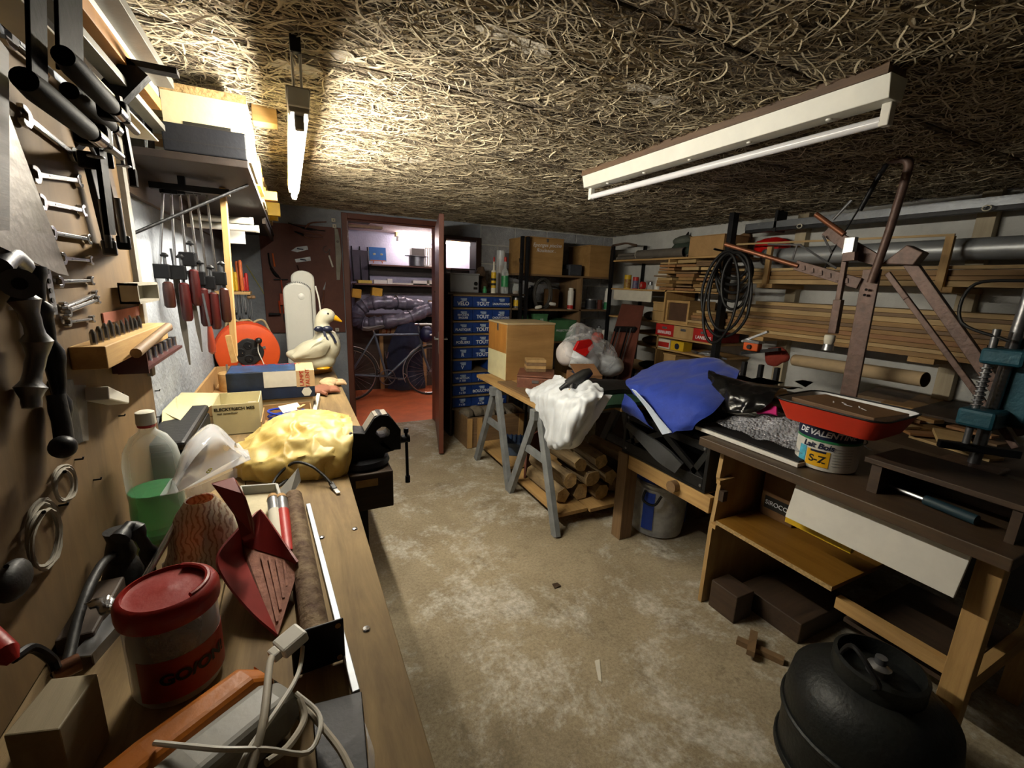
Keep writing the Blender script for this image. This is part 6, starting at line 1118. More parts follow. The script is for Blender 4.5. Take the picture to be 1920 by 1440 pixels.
cvb=thing('canvas_bag','slumped tan canvas tool bag with straps behind the cable reel','bag',(-.27,3.2,zW)); MB().blob((-.27,3.215,zW+.165),(.125,.055,.17),.18,11,28,22,6,flat=-.164).build('body',mat('tan_canvas','8d7c5e',.9,var=.25,scale=20,bump=.4),cvb,smooth=True)
for k in range(3): MB().tube([(-.37+.07*k,3.16,zW+.26),(-.35+.07*k,3.15,zW+.33),(-.30+.07*k,3.17,zW+.34),(-.27+.07*k,3.17,zW+.27)],.007,8,smooth=14).build('strap',MATS['tan_canvas'],cvb,smooth=True)
# tall white appliance
Yh=3.16; a=PY(540,512,Yh); hx0=PY(538,650,Yh).x; hx1=PY(590,650,Yh).x; zt=PY(570,530,Yh).z
ht_=thing('white_heater','tall white rounded electric heater housing standing behind the duck','heater',((hx0+hx1)/2,Yh,zW)); W_=(hx1-hx0)
def rpanel(x0,x1,z0,z1,rad,n=14):
    xm=(x0+x1)/2; hw=(x1-x0)/2; pts=[(x0,z0),(x1,z0)]
    for k in range(n+1): t=PI*k/n; pts.append((xm+math.cos(t)*hw,z1-hw*.75+math.sin(t)*hw*.75))
    return pts
MB().prism(rpanel(hx0,hx1,zW+.001,zt,.1),(0,Yh,0),X1,Z1,(0,.05,0)).build('front_shell',mat('heater_white','a9a8a0',.45,var=.03),ht_,bev=.012); MB().prism(rpanel(hx0+.05,hx1+.025,zW+.001,zt+.075,.1),(0,Yh+.052,0),X1,Z1,(0,.05,0)).build('rear_shell',MATS['heater_white'],ht_,bev=.012)
for k in range(16):
    t=.35+1.9*k/15; xm=(hx0+hx1)/2; hw=W_/2; p=V((xm+math.cos(t)*hw*.99,Yh+.03,zt-hw*.75+math.sin(t)*hw*.75)); MB().box(p,(.004,.05,.012),rot('Y',-t+PI/2)).build('grille_slot',mat('heater_grey','5a5a58',.5),ht_)
MB().lathe([(.02,0),(.016,.003),(.0,.004)],(PY(565,556,Yh).x,Yh-.0,PY(565,556,Yh).z),18,ax=-Y1).build('grip_recess',mat('heater_shade','b5b4ac',.5),ht_,smooth=True); MB().tube([V((hx1+.03,Yh+.07,zt-.02)),V((hx1+.05,Yh+.07,zt-.15)),V((hx1+.055,Yh+.06,zW+.12))],.005,8,smooth=12).build('cord',m_pvcw,ht_,smooth=True)
# duck ornament
Yd=3.0
def U(x,y,d=0): return PY(x,y,Yd+d)
m_duck=mat('duck_glaze','b7b39c',.35,var=.08,scale=14,bump=.12,bscale=40); dk=thing('duck_ornament','large cream pottery duck with a dark blue bow on the workbench','ornament',U(590,690)); s_=1/293
b=MB(); b.blob(U(588,662),(.125,.085,.085),.03,9,30,20,M=rot('Y',-.22)); b.blob(U(617,648),(.07,.08,.095),.02,9,26,18); b.blob(U(598,676),(.10,.085,.06),.0,9,24,16); b.tube([U(560,668),U(545,664),U(536,663)],[.05,.03,.012],14); b.tube([U(612,638),U(606,622),U(603,606),U(607,596),U(613,592)],[.07,.05,.042,.044,.045],16,smooth=14); b.blob(U(612,592),(.052,.046,.046),0,9,22,16)
d_=b.build('body',m_duck,dk,smooth=True); md=d_.modifiers.new('fuse','REMESH'); md.mode='VOXEL'; md.voxel_size=.007; md.use_smooth_shade=True; md2=d_.modifiers.new('soft','SMOOTH'); md2.iterations=6
MB().tube([U(620,593,-.0),U(630,597,0),U(641,603,0)],[.024,.017,.004],14).build('beak',mat('yellow_beak','d29a12',.4,var=.05),dk,smooth=True)
for sgn in (-1,1): MB().blob(U(615,588,sgn*.043),(.006,.004,.006),0,5,10,8).build('eye',m_blkl,dk,smooth=True)
w2=MB().loft([[U(550,668,-.07),U(575,648,-.085),U(600,635,-.088),U(612,632,-.075)],[U(552,670,-.085),U(575,660,-.104),U(600,650,-.108),U(617,645,-.09)],[U(555,671,-.075),U(575,670,-.09),U(595,668,-.092),U(608,663,-.08)]],24,14,.003,30,.012); w2.build('wing',m_duck,dk,smooth=True)
for k in range(5): MB().tube([U(556+k*3,669,-.098),U(575+k*3,660-k*3,-.115),U(592+k*4,652-k*4,-.117)],.0016,5,smooth=8).build('feather_line',mat('feather_shadow','a8a489',.5),dk,smooth=True)
m_bow=mat('navy_bow','151a2e',.35,var=.15); MB().tube([U(606+math.cos(t*PI/8)*13,618+math.sin(t*PI/8)*3,-.05*math.sin(t*PI/8)) for t in range(16)],.010,8,closed=True).build('collar_ribbon',m_bow,dk,smooth=True)
for sgn in (-1,1): MB().blob(U(606+sgn*8,617,-.062),(.03,.014,.018),.15,20,16,10,sgn+3).build('bow_loop',m_bow,dk,smooth=True)
MB().loft([[U(605,620,-.065),U(608,630,-.088),U(612,640,-.10),U(608,650,-.108)],[U(609,620,-.065),U(613,630,-.085),U(617,640,-.098),U(613,651,-.105)]],14,4,.001,8,.005).build('ribbon_tail',m_bow,dk,smooth=True); MB().loft([[U(614,621,-.06),U(622,630,-.075),U(628,643,-.085)],[U(618,621,-.055),U(626,630,-.07),U(632,642,-.08)]],12,4,.001,8,.005).build('ribbon_tail',m_bow,dk,smooth=True)
MB().blob(U(605,690,-.05),(.04,.03,.012),.2,20,18,10,2,flat=-.008).build('foot',MATS['yellow_beak'],dk,smooth=True); MB().blob(U(612,688,.02),(.04,.03,.012),.2,20,18,10,4,flat=-.008).build('foot',MATS['yellow_beak'],dk,smooth=True)
# rag, chisel, gloves
m_rag=mat('cream_rag','c4a57e',.9,var=.2,scale=30,bump=.4); p=PZ(542,700,zW); solo(MB().blob((p.x,2.83,zW+.06),(.075,.07,.062),.3,12,26,18,4,flat=-.06),'crumpled_rag','crumpled cream rag beside the duck on the workbench','rag',m_rag,smooth=True)
cs=thing('wood_chisel','wooden handled chisel lying in front of the duck','chisel',PZ(590,700,zW)); a,b2=PZ(570,702,zW+.013),PZ(621,694,zW+.014); MB().tube([a.lerp(b2,.2),a.lerp(b2,.3),b2.lerp(a,.05),b2],[.009,.013,.014,.010],12).build('handle',W_gold,cs,smooth=True); MB().tube([a.lerp(b2,.2),a.lerp(b2,.05)],.006,8).build('ferrule',m_chrome,cs,smooth=True); MB().beam(a.lerp(b2,.08),a+(a-b2)*.35,.018,.004).build('blade',m_chrome,cs)
gl=thing('work_gloves','pair of crumpled cream work gloves on the bench edge','gloves',PZ(610,730,zW)); 
for i,(px,py) in enumerate(((603,738),(617,724))):
    p=PZ(px,py,zW); b=MB(); b.blob((p.x,p.y,zW+.024),(.05,.06,.024),.25,14,22,14,i,flat=-.023)
    for k in range(4): b.tube([V((p.x+.03,p.y-.03+.02*k,zW+.02)),V((p.x+.07,p.y-.035+.024*k,zW+.022)),V((p.x+.09,p.y-.03+.026*k,zW+.012))],[.012,.011,.008],8,smooth=6)
    b.tube([V((p.x,p.y-.05,zW+.02)),V((p.x+.02,p.y-.085,zW+.016))],[.013,.009],8)
    b.build('glove',m_rag if i else mat('brown_palm','8a5a44',.8,var=.2),gl,smooth=True)
# cardboard tray with corks at the wall
bx3=thing('carton_tray','open cardboard carton with two bolted wooden discs against the left wall','carton',(-.33,2.6,zW))
for q in ((-.41,-.40,2.25,2.95,.10),(-.20,-.19,2.25,2.95,.08),(-.40,-.20,2.94,2.95,.10),(-.40,-.20,2.25,2.26,.08)): MB().bx(q[0],q[1],q[2],q[3],zW+.003,zW+q[4]).build('side_panel',m_card,bx3)
MB().bx(-.40,-.20,2.26,2.94,zW,zW+.003).build('bottom_panel',m_card,bx3)
for i,(px,py) in enumerate(((427,703),(456,709))):
    p=PY(px,py,2.75-.08*i); o=thing('wooden_disc',['turned wooden disc with a bolt through it, nearer the wall','turned wooden disc with a bent bolt, nearer the cable reel'][i],'disc',(p.x,p.y,zW+.003)); x=max(-.36+.11*i,p.x); MB().lathe([(.042,0),(.045,.004),(.045,.095),(.04,.1)],(x,p.y,zW+.003),24).build('disc',W_pineX,o,smooth=True); MB().tube([(x,p.y,zW+.1),(x,p.y,zW+.13),(x+.012*i,p.y,zW+.145)],.005,8).build('bolt',m_tin,o)
# lamp carton: long dark box with printed end
p0=PZ(437,765,zW); lx0,lx1=-.27,.075; ly0,ly1=2.20,2.40; lz0=zW+.075
cb2=thing('support_carton','plain beige carton under the dark lamp carton','carton',(-.1,2.3,zW)); MB().bx(lx0+.02,lx1-.01,ly0+.0,ly1,zW,lz0-.001).build('body',mat('beige_card','a3906c',.85,var=.1),cb2,bev=.002); MB().bx(lx0+.02,lx1-.01,ly0+.098,ly0+.102,lz0-.001,lz0-.0005).build('tape',m_card,cb2)
lc2=thing('lamp_carton','long dark blue lamp carton with a cream label on the workbench','carton',(-.1,2.3,lz0)); MB().bx(lx0,lx1,ly0-.01,ly1,lz0,lz0+.125).build('body',mat('dark_carton_print','101014',.45,var=.3,scale=6,c2='1a2a44'),lc2,bev=.002); MB().bx(lx1-.075,lx1+.001,ly0-.011,ly1+.001,lz0+.05,lz0+.1255).build('printed_end',mat('cream_print','b7986e',.6),lc2); MB().bx(-.13,.0,ly0-.0125,ly0-.011,lz0+.055,lz0+.1265).build('cream_label',m_paper,lc2); MB().bx(lx0+.005,lx1-.08,ly0+.0,ly1-.02,lz0+.125,lz0+.1262).build('top_print',mat('blue_print','2d5f9a',.4,var=.5,scale=18,c2='111820'),lc2)
txt('LAMPE\nTALENT',.024,(lx1-.04,ly0-.0118,lz0+.09),Z1,-X1,m_redl,lc2); MB().prism([(math.cos(k*PI/3)*.022,math.sin(k*PI/3)*.022) for k in range(6)],(lx1-.035,ly0-.0115,lz0+.026),X1,Z1,(0,-.001,0)).build('emblem',m_paper,lc2)
txt('EXPORT   OUTLET',.03,(-.1,ly0+.17,lz0+.1268),X1,Y1,m_redl,lc2)
# open carton with lettering
ex0,ex1,ey0,ey1=-.297,-.14,1.96,2.16; eh=.125
eb=thing('open_carton','open cream carton with faded lettering and raised flaps on the workbench','carton',(-.22,2.05,zW)); m_crm=mat('cream_carton','bdb38c',.8,var=.08,bump=.05)
for q in ((ex0,ex1,ey0,ey0+.003),(ex0,ex1,ey1-.003,ey1),(ex0,ex0+.003,ey0+.003,ey1-.003),(ex1-.003,ex1,ey0+.003,ey1-.003)): MB().bx(*q,zW,zW+eh).build('side_panel',m_crm,eb)
MB().bx(ex0,ex1,ey0,ey1,zW,zW+.003).build('bottom_panel',m_crm,eb); MB().pp([V((ex0,ey0,zW+eh)),V((ex0,ey1,zW+eh)),V((-.408,2.08,zW+eh+.03)),V((-.412,1.80,zW+eh+.03)),PZ(345,792,zW+eh+.01)],(0,0,.0018)).build('side_flap',m_crm,eb); MB().pp([V((-.408,2.0,zW+eh+.035)),V((-.412,1.80,zW+eh+.033)),V((-.40,1.72,zW+eh+.01)),V((-.36,1.75,zW+eh+.012))],(0,0,.0018)).build('end_flap',m_crm,eb)
MB().bx(ex0+.005,ex1-.005,ey0+.03,ey1-.01,zW+.004,zW+.07).build('packing_card',m_crm,eb); MB().box((ex1-.03,ey0+.1,zW+.09),(.03,.004,.03)).build('small_card',m_paper,eb)
txt('ELECKTRISCH MES',.0165,((ex0+ex1)/2-.005,ey0-.0006,zW+eh-.02),X1,Z1,m_blkl,eb,bold=.03); txt('met oplaadbaar',.011,((ex0+ex1)/2-.03,ey0-.0006,zW+eh-.036),X1,Z1,m_blkl,eb)
# cardboard tray with blue cable
tx0,tx1,ty0,ty1=-.135,.05,1.90,2.12; ct2=thing('cable_tray','low cardboard tray holding blue cable and papers','tray',(-.04,2.0,zW)); 
for q in ((tx0,tx1,ty0,ty0+.003,.05),(tx0,tx1,ty1-.003,ty1,.07),(tx1-.003,tx1,ty0+.003,ty1-.003,.065),(tx0,tx0+.003,ty0+.003,ty1-.003,.06)): MB().bx(q[0],q[1],q[2],q[3],zW+.003,zW+q[4]).build('side_panel',m_card,ct2)
MB().bx(tx0,tx1,ty0,ty1,zW,zW+.003).build('bottom_panel',m_card,ct2)
bcx=thing('blue_cable','coil of bright blue cable lying in the cardboard tray','cable',(-.05,2.0,zW+.004))
for k in range(5): MB().tube([(-.055+math.cos(t*PI/9)*(.062+.004*k)+.01*k*.5,2.0+math.sin(t*PI/9)*(.07+.003*k),zW+.02+.011*k+.012*math.sin(t*PI/9+k)) for t in range(18)],.0045,7,closed=True).build('cable_loop',mat('blue_cable','14329c',.4,var=.1),bcx,smooth=True)
pq=thing('paper_slip','white paper slip with a wooden peg lying on the blue cable','paper',(-.02,1.98,zW+.075)); MB().box((-.03,1.99,zW+.084),(.075,.06,.0015),rot('X',.25)@rot('Z',.3)).build('sheet',m_paper,pq); MB().box((.012,1.975,zW+.088),(.012,.05,.008),rot('Z',-.5)).build('peg',W_pine,pq)
solo(MB().hexa([PZ(583,795,zW),PZ(592,795,zW),PZ(601,748,zW),PZ(595,748,zW)],[p+V((0,0,.03)) for p in (PZ(583,795,zW),PZ(592,795,zW),PZ(601,748,zW),PZ(595,748,zW))]),'white_lath','short white painted lath beside the lamp carton','lath',m_pvcw)
# black box by the wall
kb=thing('black_case','black tool case standing against the left wall behind the bottle','case',(-.35,1.7,zW)); MB().bx(-.41,-.30,1.50,1.93,zW,zW+.11).build('body',m_blkp,kb,bev=.01); MB().bx(-.41,-.30,1.50,1.93,zW+.112,zW+.14).build('lid',m_blkp,kb,bev=.01); MB().tube([(-.30,1.62,zW+.07),(-.28,1.64,zW+.07),(-.28,1.78,zW+.07),(-.30,1.8,zW+.07)],.007,8).build('handle',m_blkp,kb,smooth=True)
# yellow bag
m_yb=mat('yellow_plastic_bag','bf9a3c',.42,var=.2,scale=7,bump=.05,bscale=40,c2='d4c080',spec=.35); yb=thing('yellow_bag','crumpled yellow plastic bag with parcels on the workbench','bag',(-.02,1.62,zW))
MB().loft([[V((-.2,1.52,zW+.003)),V((-.12,1.45,zW+.003)),V((-.02,1.42,zW+.003)),V((.06,1.41,zW+.003)),V((.125,1.43,zW+.003))],
 [V((-.2,1.53,zW+.05)),V((-.12,1.45,zW+.055)),V((-.02,1.43,zW+.06)),V((.07,1.41,zW+.08)),V((.14,1.42,zW+.05))],
 [V((-.19,1.57,zW+.075)),V((-.1,1.54,zW+.10)),V((-.02,1.52,zW+.115)),V((.06,1.50,zW+.12)),V((.155,1.47,zW+.12))],
 [V((-.17,1.66,zW+.07)),V((-.08,1.66,zW+.13)),V((.0,1.65,zW+.135)),V((.09,1.63,zW+.13)),V((.165,1.58,zW+.13))],
 [V((-.15,1.78,zW+.03)),V((-.06,1.80,zW+.09)),V((.02,1.82,zW+.11)),V((.1,1.8,zW+.105)),V((.16,1.72,zW+.10))],
 [V((-.13,1.86,zW+.003)),V((-.06,1.885,zW+.003)),V((.02,1.89,zW+.01)),V((.1,1.88,zW+.01)),V((.15,1.8,zW+.01))]],80,80,.017,13,.0015,seed=12,sharp='crease').build('sheet',m_yb,yb,smooth=True,ang=55)
MB().loft([[V((.125,1.42,zW+.01)),V((.14,1.43,zW+.07)),V((.155,1.46,zW+.12)),V((.16,1.56,zW+.13))],[V((.10,1.405,zW+.003)),V((.115,1.395,zW+.05)),V((.12,1.42,zW+.10)),V((.10,1.5,zW+.135))],[V((.06,1.40,zW+.003)),V((.06,1.41,zW+.05)),V((.05,1.44,zW+.09)),V((.04,1.5,zW+.13))]],28,28,.008,14,.0015,seed=15,sharp='crease').build('handle_fold',m_yb,yb,smooth=True,ang=55)
# black usb cable
uc=thing('usb_cable','short black cable with a metal plug arching in front of the yellow bag','cable',PZ(520,915,zW)); MB().tube([PZ(505,922,zW+.006),PZ(520,893,zW+.03),PZ(550,868,zW+.06),PZ(580,872,zW+.06),PZ(605,890,zW+.035),PZ(622,908,zW+.012)],.0042,8,smooth=30).build('cord',m_rub,uc,smooth=True); a,b2=PZ(620,905,zW+.012),PZ(628,917,zW+.006); MB().beam(a,b2,.014,.008).build('plug_body',m_blkp,uc,bev=.002); MB().beam(b2,PZ(635,925,zW+.005),.011,.004).build('plug_tip',m_chrome,uc); MB().tube([PZ(505,922,zW+.006),PZ(515,918,zW+.02),PZ(545,895,zW+.008),PZ(530,905,zW+.006)],.0042,8,smooth=20).build('cord',m_rub,uc,smooth=True)
# grey plastic moulding and cartridges
gp=thing('plastic_moulding','grey plastic tray moulding with a raised triangular wing','tray',PZ(490,940,zW)); m_gp=mat('pale_grey_plastic','9c9b95',.45,var=.06)
P=[PZ(452,930,zW+.01),PZ(520,925,zW+.01),PZ(545,1010,zW+.01),PZ(470,1010,zW+.01)]; MB().pp(P,(0,0,.006)).build('floor',mat('dusty_tray','b3a98c',.8,var=.2),gp)
for a,b2 in ((0,1),(1,2),(2,3),(3,0)): MB().beam(P[a]+V((0,0,.016)),P[b2]+V((0,0,.016)),.008,.03).build('rim',m_gp,gp,bev=.002)
MB().pp([PZ(515,930,zW+.02),PZ(557,880,zW+.085),PZ(562,905,zW+.05),PZ(540,940,zW+.02)],(.004,.004,.004)).build('wing',m_gp,gp,bev=.002)
for i,(px,m,lab) in enumerate(((512,m_tin,'silver glue cartridge in the grey plastic moulding'),(528,m_redl,'red and silver glue cartridge in the grey plastic moulding'))):
    a,b2=PZ(px,938,zW+.045),PZ(px+12,1040,zW+.03); o=thing('glue_cartridge',lab,'cartridge',b2); MB().tube([a,b2],.014,14).build('tube',m_tin,o,smooth=True); MB().tube([a.lerp(b2,.25),b2],.0145,14).build('label',m if i else m_paper,o,smooth=True); MB().tube([a,a+(a-b2)*.08],[.015,.012],14).build('cap',m_card,o,smooth=True)
# clear blister pack
m_blis=clear('blister_plastic',(.86,.87,.9),.1,.22,.9)
c=PZ(385,880,1.0); bl=thing('blister_pack','clear plastic clamshell pack tilted over the glass lampshade','packaging',PZ(385,960,zW)); BP=[PZ(303,922,1.02),PZ(345,845,1.05),PZ(450,800,1.07),PZ(472,858,1.05),PZ(440,880,1.04)]
MB().pp([PZ(300,930,1.02),PZ(330,925,1.03),PZ(470,862,1.06),PZ(465,845,1.065),PZ(440,840,1.07),PZ(320,900,1.04)],(.0,.0,.002)).build('flange',m_blis,bl)
MB().loft([[PZ(318,918,1.03),PZ(345,860,1.04),PZ(395,812,1.05),PZ(445,838,1.06)],[PZ(325,900,1.07),PZ(352,830,1.10),PZ(398,795,1.10),PZ(440,830,1.08)],[PZ(330,910,1.09),PZ(365,850,1.125),PZ(405,820,1.125),PZ(440,845,1.09)],[PZ(335,922,1.04),PZ(380,895,1.05),PZ(420,872,1.06),PZ(455,855,1.06)]],24,18,.002,20,.0012).build('bubble',m_blis,bl,smooth=True)
MB().loft([[PZ(345,912,1.03),PZ(380,895,1.03),PZ(440,870,1.04)],[PZ(350,935,1.0),PZ(390,925,.99),PZ(445,895,1.01)],[PZ(345,920,1.02),PZ(385,905,1.02),PZ(445,878,1.03)]],16,10,.001,20,.0012).build('lower_bubble',m_blis,bl,smooth=True)
txt('8',.02,PZ(392,883,1.065),V((.9,-.4,0)),V((.4,.7,.4)),mat('yellow_sticker','b9b63a',.5),bl,name='sticker'); MB().tube([PZ(445,835,1.06),PZ(465,860,1.06)],.006,8).build('hinge_roll',m_blis,bl,smooth=True)
# bottle of green liquid
p=PZ(268,1005,zW); p=V((max(p.x,-.315),p.y,zW)); bo=thing('plastic_bottle','clear plastic bottle half full of green liquid under the tool board','bottle',p)
prof=[(.035,0),(.05,.004),(.055,.02),(.055,.07),(.053,.10),(.055,.13),(.055,.19),(.05,.22),(.035,.25),(.017,.265),(.0145,.275)]
MB().lathe(prof,p,36).build('wall',clear('bottle_plastic',(.85,.9,.86),.08,.16,.6),bo,smooth=True)
mg=mat('green_liquid','3fa066',.1,var=.05,bump=0,trans=.6,ior=1.33); MB().lathe([(.033,.003),(.048,.006),(.0535,.02),(.0535,.07),(.0515,.10),(.0525,.118),(0,.118)],p,36).build('liquid',mg,bo,smooth=True)
MB().lathe([(.0165,.270),(.0175,.272),(.0175,.276)],p,20).build('ring',m_redl,bo,smooth=True); MB().lathe([(.0185,.277),(.019,.28),(.018,.305),(.012,.308),(0,.308)],p,22).build('cap',m_paper,bo,smooth=True); bo.children[-1].location.z=-.004
# glass lampshade
p=PZ(390,1052,zW); p=V((p.x,p.y,zW)); ls=thing('glass_lampshade','amber veined tulip glass lampshade standing on the workbench','lampshade',p)
def vein():
    m,N,L,b=_mat('veined_glass'); tc=N.new('ShaderNodeTexCoord'); wv=N.new('ShaderNodeTexWave'); wv.inputs['Scale'].default_value=34; wv.inputs['Distortion'].default_value=9; wv.inputs['Detail'].default_value=2; wv.inputs['Detail Scale'].default_value=1.3
    L.new(tc.outputs['Object'],wv.inputs['Vector']); r=N.new('ShaderNodeValToRGB'); r.color_ramp.elements[0].position=.05; r.color_ramp.elements[1].position=.45; r.color_ramp.elements[0].color=col('8d6c58'); r.color_ramp.elements[1].color=col('c4b09c')
    L.new(wv.outputs['Fac'],r.inputs[0]); L.new(r.outputs[0],b.inputs['Base Color']); b.inputs['Roughness'].default_value=.35; b.inputs['Subsurface Weight'].default_value=.2; b.inputs['Transmission Weight'].default_value=.25
    return m
rows=[]
for i,(r_,h) in enumerate(((.074,.004),(.071,.018),(.066,.035),(.063,.06),(.058,.09),(.047,.12),(.033,.14),(.027,.15))):
    rows.append([p+V((math.cos(2*PI*t/48)*r_*(1+(.09*math.cos(6*2*PI*t/48)*(1-i/4) if i<4 else 0)),math.sin(2*PI*t/48)*r_*(1+(.09*math.cos(6*2*PI*t/48)*(1-i/4) if i<4 else 0)),h+(.012*math.cos(6*2*PI*t/48) if i==0 else 0))) for t in range(48)])
MB().grid(rows,closed=True,th=.003).build('glass',vein(),ls,smooth=True)
# red dustpan
m_dp=mat('dull_red_plastic','7a201b',.5,var=.15,bump=.05,bscale=20); m_dp2=mat('dusty_red_plastic','8f6353',.85,var=.3,scale=40,bump=.3); dpn=thing('dustpan','dull red plastic dustpan leaning on the workbench clutter','dustpan',PZ(500,1150,zW))
hA=[PZ(395,905,1.11),PZ(438,894,1.11),PZ(455,925,1.095),PZ(470,975,1.03),PZ(474,1000,1.0),PZ(452,1010,.995),PZ(440,965,1.035),PZ(422,930,1.075)]; MB().pp(hA,(.004,.006,-.012)).build('handle',m_dp,dpn,bev=.003); MB().cyl(PZ(432,902,1.101),PZ(432,902,1.0975),.003,8).build('hang_hole',m_blkl,dpn)
DF=[PZ(*q) for q in ((456,1023,.926),(480,1030,.926),(530,1045,.926),(558,1056,.923),(552,1090,.914),(521,1190,.884),(495,1130,.90),(472,1078,.909),(460,1045,.917))]
MB().pp(DF,(0,0,-.004)).build('floor',m_dp2,dpn)
for k in range(4): MB().beam(PZ(490+14*k,1040+4*k,.9275-.0005*k),PZ(520+6*k,1165-22*k,.8925+.006*k),.004,.002).build('floor_rib',m_dp2,dpn)
MB().loft([[PZ(*q) for q in ((450,990,1.0),(410,1041,.975),(422,1085,.95),(470,1145,.915),(521,1190,.888))],[PZ(*q) for q in ((456,1023,.925),(460,1045,.915),(472,1078,.915),(495,1130,.90),(521,1190,.884))]],26,5,0,1,.004).build('left_wall',m_dp,dpn,smooth=True)
MB().loft([[PZ(*q) for q in ((450,990,1.0),(484,957,.985),(497,964,.98),(530,1010,.955),(560,1052,.937))],[PZ(*q) for q in ((456,1023,.925),(480,1030,.925),(500,1036,.925),(530,1045,.925),(558,1056,.922))]],26,5,0,1,.004).build('rear_wall',m_dp,dpn,smooth=True)
# rusty pipe with flange
m_rust=mat('rusty_iron','5a3a26',.8,.3,var=.45,scale=30,bump=.6,bscale=60,c2='7d6a50'); a,b2=PZ(550,932,zW+.026),PZ(598,1222,zW+.03); rp=thing('flanged_pipe','rusty iron pipe with a black square flange on the workbench','pipe',b2); MB().tube([a,b2],.0225,20).build('pipe',m_rust,rp,smooth=True); d=(b2-a).normalized(); MB().tube([b2-d*.02,b2-d*.012,b2],[.0225,.026,.026],20).build('collar',m_dkmet,rp,smooth=True)
ey_=d.cross(V((1,0,0))).normalized(); ex_=ey_.cross(d).normalized(); Mq=Matrix((ex_,d,ey_)).transposed(); MB().box(b2+d*.003+V((0,0,.012)),(.078,.005,.078),Mq).build('flange',m_dkmet,rp,bev=.002)
for sx_ in (-1,1):
    for sz_ in (-1,1): q=b2+d*.006+V((0,0,.012))+ex_*sx_*.03+ey_*sz_*.03; MB().cyl(q,q+d*.0012,.0045,10).build('bolt_hole',m_card,rp)
solo(MB().beam(PZ(578,947,zW+.006),PZ(668,1300,zW+.006),.011,.010),'aluminium_strip','straight white aluminium strip lying along the bench beside the rusty pipe','strip',mat('white_alu','a4a9b0',.45,.3,var=.05),bev=.001)
pt=[PZ(585,1320,zW+.012),PZ(678,1296,zW+.012),PZ(690,1440,zW+.012),PZ(600,1500,zW+.012)]; solo(MB().pp(pt,(0,0,-.008)),'black_plate','black steel plate lying in front of the pipe flange','plate',m_dkmet,bev=.001)
cf=thing('clear_sleeve','crumpled clear plastic sleeve beside the black plate','plastic',PZ(690,1400,zW)); MB().loft([[PZ(684,1355,zW+.004),PZ(690,1400,zW+.01),PZ(690,1460,zW+.004)],[PZ(694,1380,zW+.012),PZ(701,1410,zW+.012),PZ(703,1460,zW+.004)]],14,8,.003,25,.0006).build('film',m_film,cf,smooth=True)
# jar with red lid
p=PZ(322,1290,zW+.02); p=PZ(316,1116,1.03); p=V((p.x,p.y,zW)); jr2=thing('red_lidded_jar','wide clear jar with a red screw lid full of dark hardware','jar',p); m_rlid=mat('red_lid','8e1710',.4,var=.08)
MB().lathe([(.045,0),(.054,.004),(.0585,.015),(.0585,.125),(.0555,.14)],p,44).build('wall',clear('jar_plastic',(.8,.8,.82),.1,.2),jr2,smooth=True); MB().lathe([(.044,.004),(.052,.008),(.0558,.02),(.0558,.10),(.04,.115),(.0,.12)],p,36).build('hardware',mat('dark_hardware','15171f',.4,.5,var=.6,scale=60,bump=.9,bscale=110),jr2,smooth=True)
c=p; va=math.atan2(-p.y,-p.x)
MB().grid([[p+V((math.cos(va-.9+2.6*i/16)*.0591,math.sin(va-.9+2.6*i/16)*.0591,h)) for i in range(17)] for h in (.018,.05,.085)],th=.0006).build('label',mat('orange_label','8c2d12',.5,var=.15),jr2,smooth=True); wrap('GO/ON!',.024,va+.35,.055,m_blkl,jr2,c=p,r=.0589,bold=.001)
MB().lathe([(.06,.132),(.063,.134),(.064,.14),(.064,.155),(.06,.163),(.054,.166),(.052,.161),(.04,.159),(.0,.164)],p,48).build('lid',m_rlid,jr2,smooth=True)
MB().tube([p+V((math.cos(t)*.05,math.sin(t)*.05,.166)) for t in [va+.5+2.2*i/14 for i in range(15)]],.004,8).build('lid_handle',m_rlid,jr2,smooth=True)
# wooden block, red handled hook
q=[PZ(5,1380,.985),PZ(110,1368,.985),PZ(183,1262,.985),PZ(95,1272,.985)]; solo(MB().hexa([V((v.x,v.y,zW+.001)) for v in q],[V((v.x,v.y,.985)) for v in q]),'timber_block','pale squared timber block standing on the near end of the workbench','block',wood('pale_block','8d7f62','a59878','Y',5),bev=.002)
rk_=thing('red_handled_iron','small iron with a red handle and bent neck by the tool board','iron',PZ(60,1240,1.0)); MB().tube([PZ(-30,1190,1.06),PZ(10,1225,1.05),PZ(25,1240,1.04)],[.014,.013,.006],12).build('handle',m_rlid,rk_,smooth=True); MB().tube([PZ(25,1235,1.04),PZ(60,1215,1.03),PZ(95,1235,1.0),PZ(105,1255,.985)],.006,8,smooth=14).build('neck',m_dkmet,rk_,smooth=True); MB().tube([PZ(100,1265,.975),PZ(150,1240,.975)],[.012,.012],12).build('head',mat('copper_head','6b4630',.4,.6),rk_,smooth=True); MB().tube([PZ(105,1262,.96),PZ(110,1260,zW+.01)],.006,8).build('stand_rod',m_dkmet,rk_)
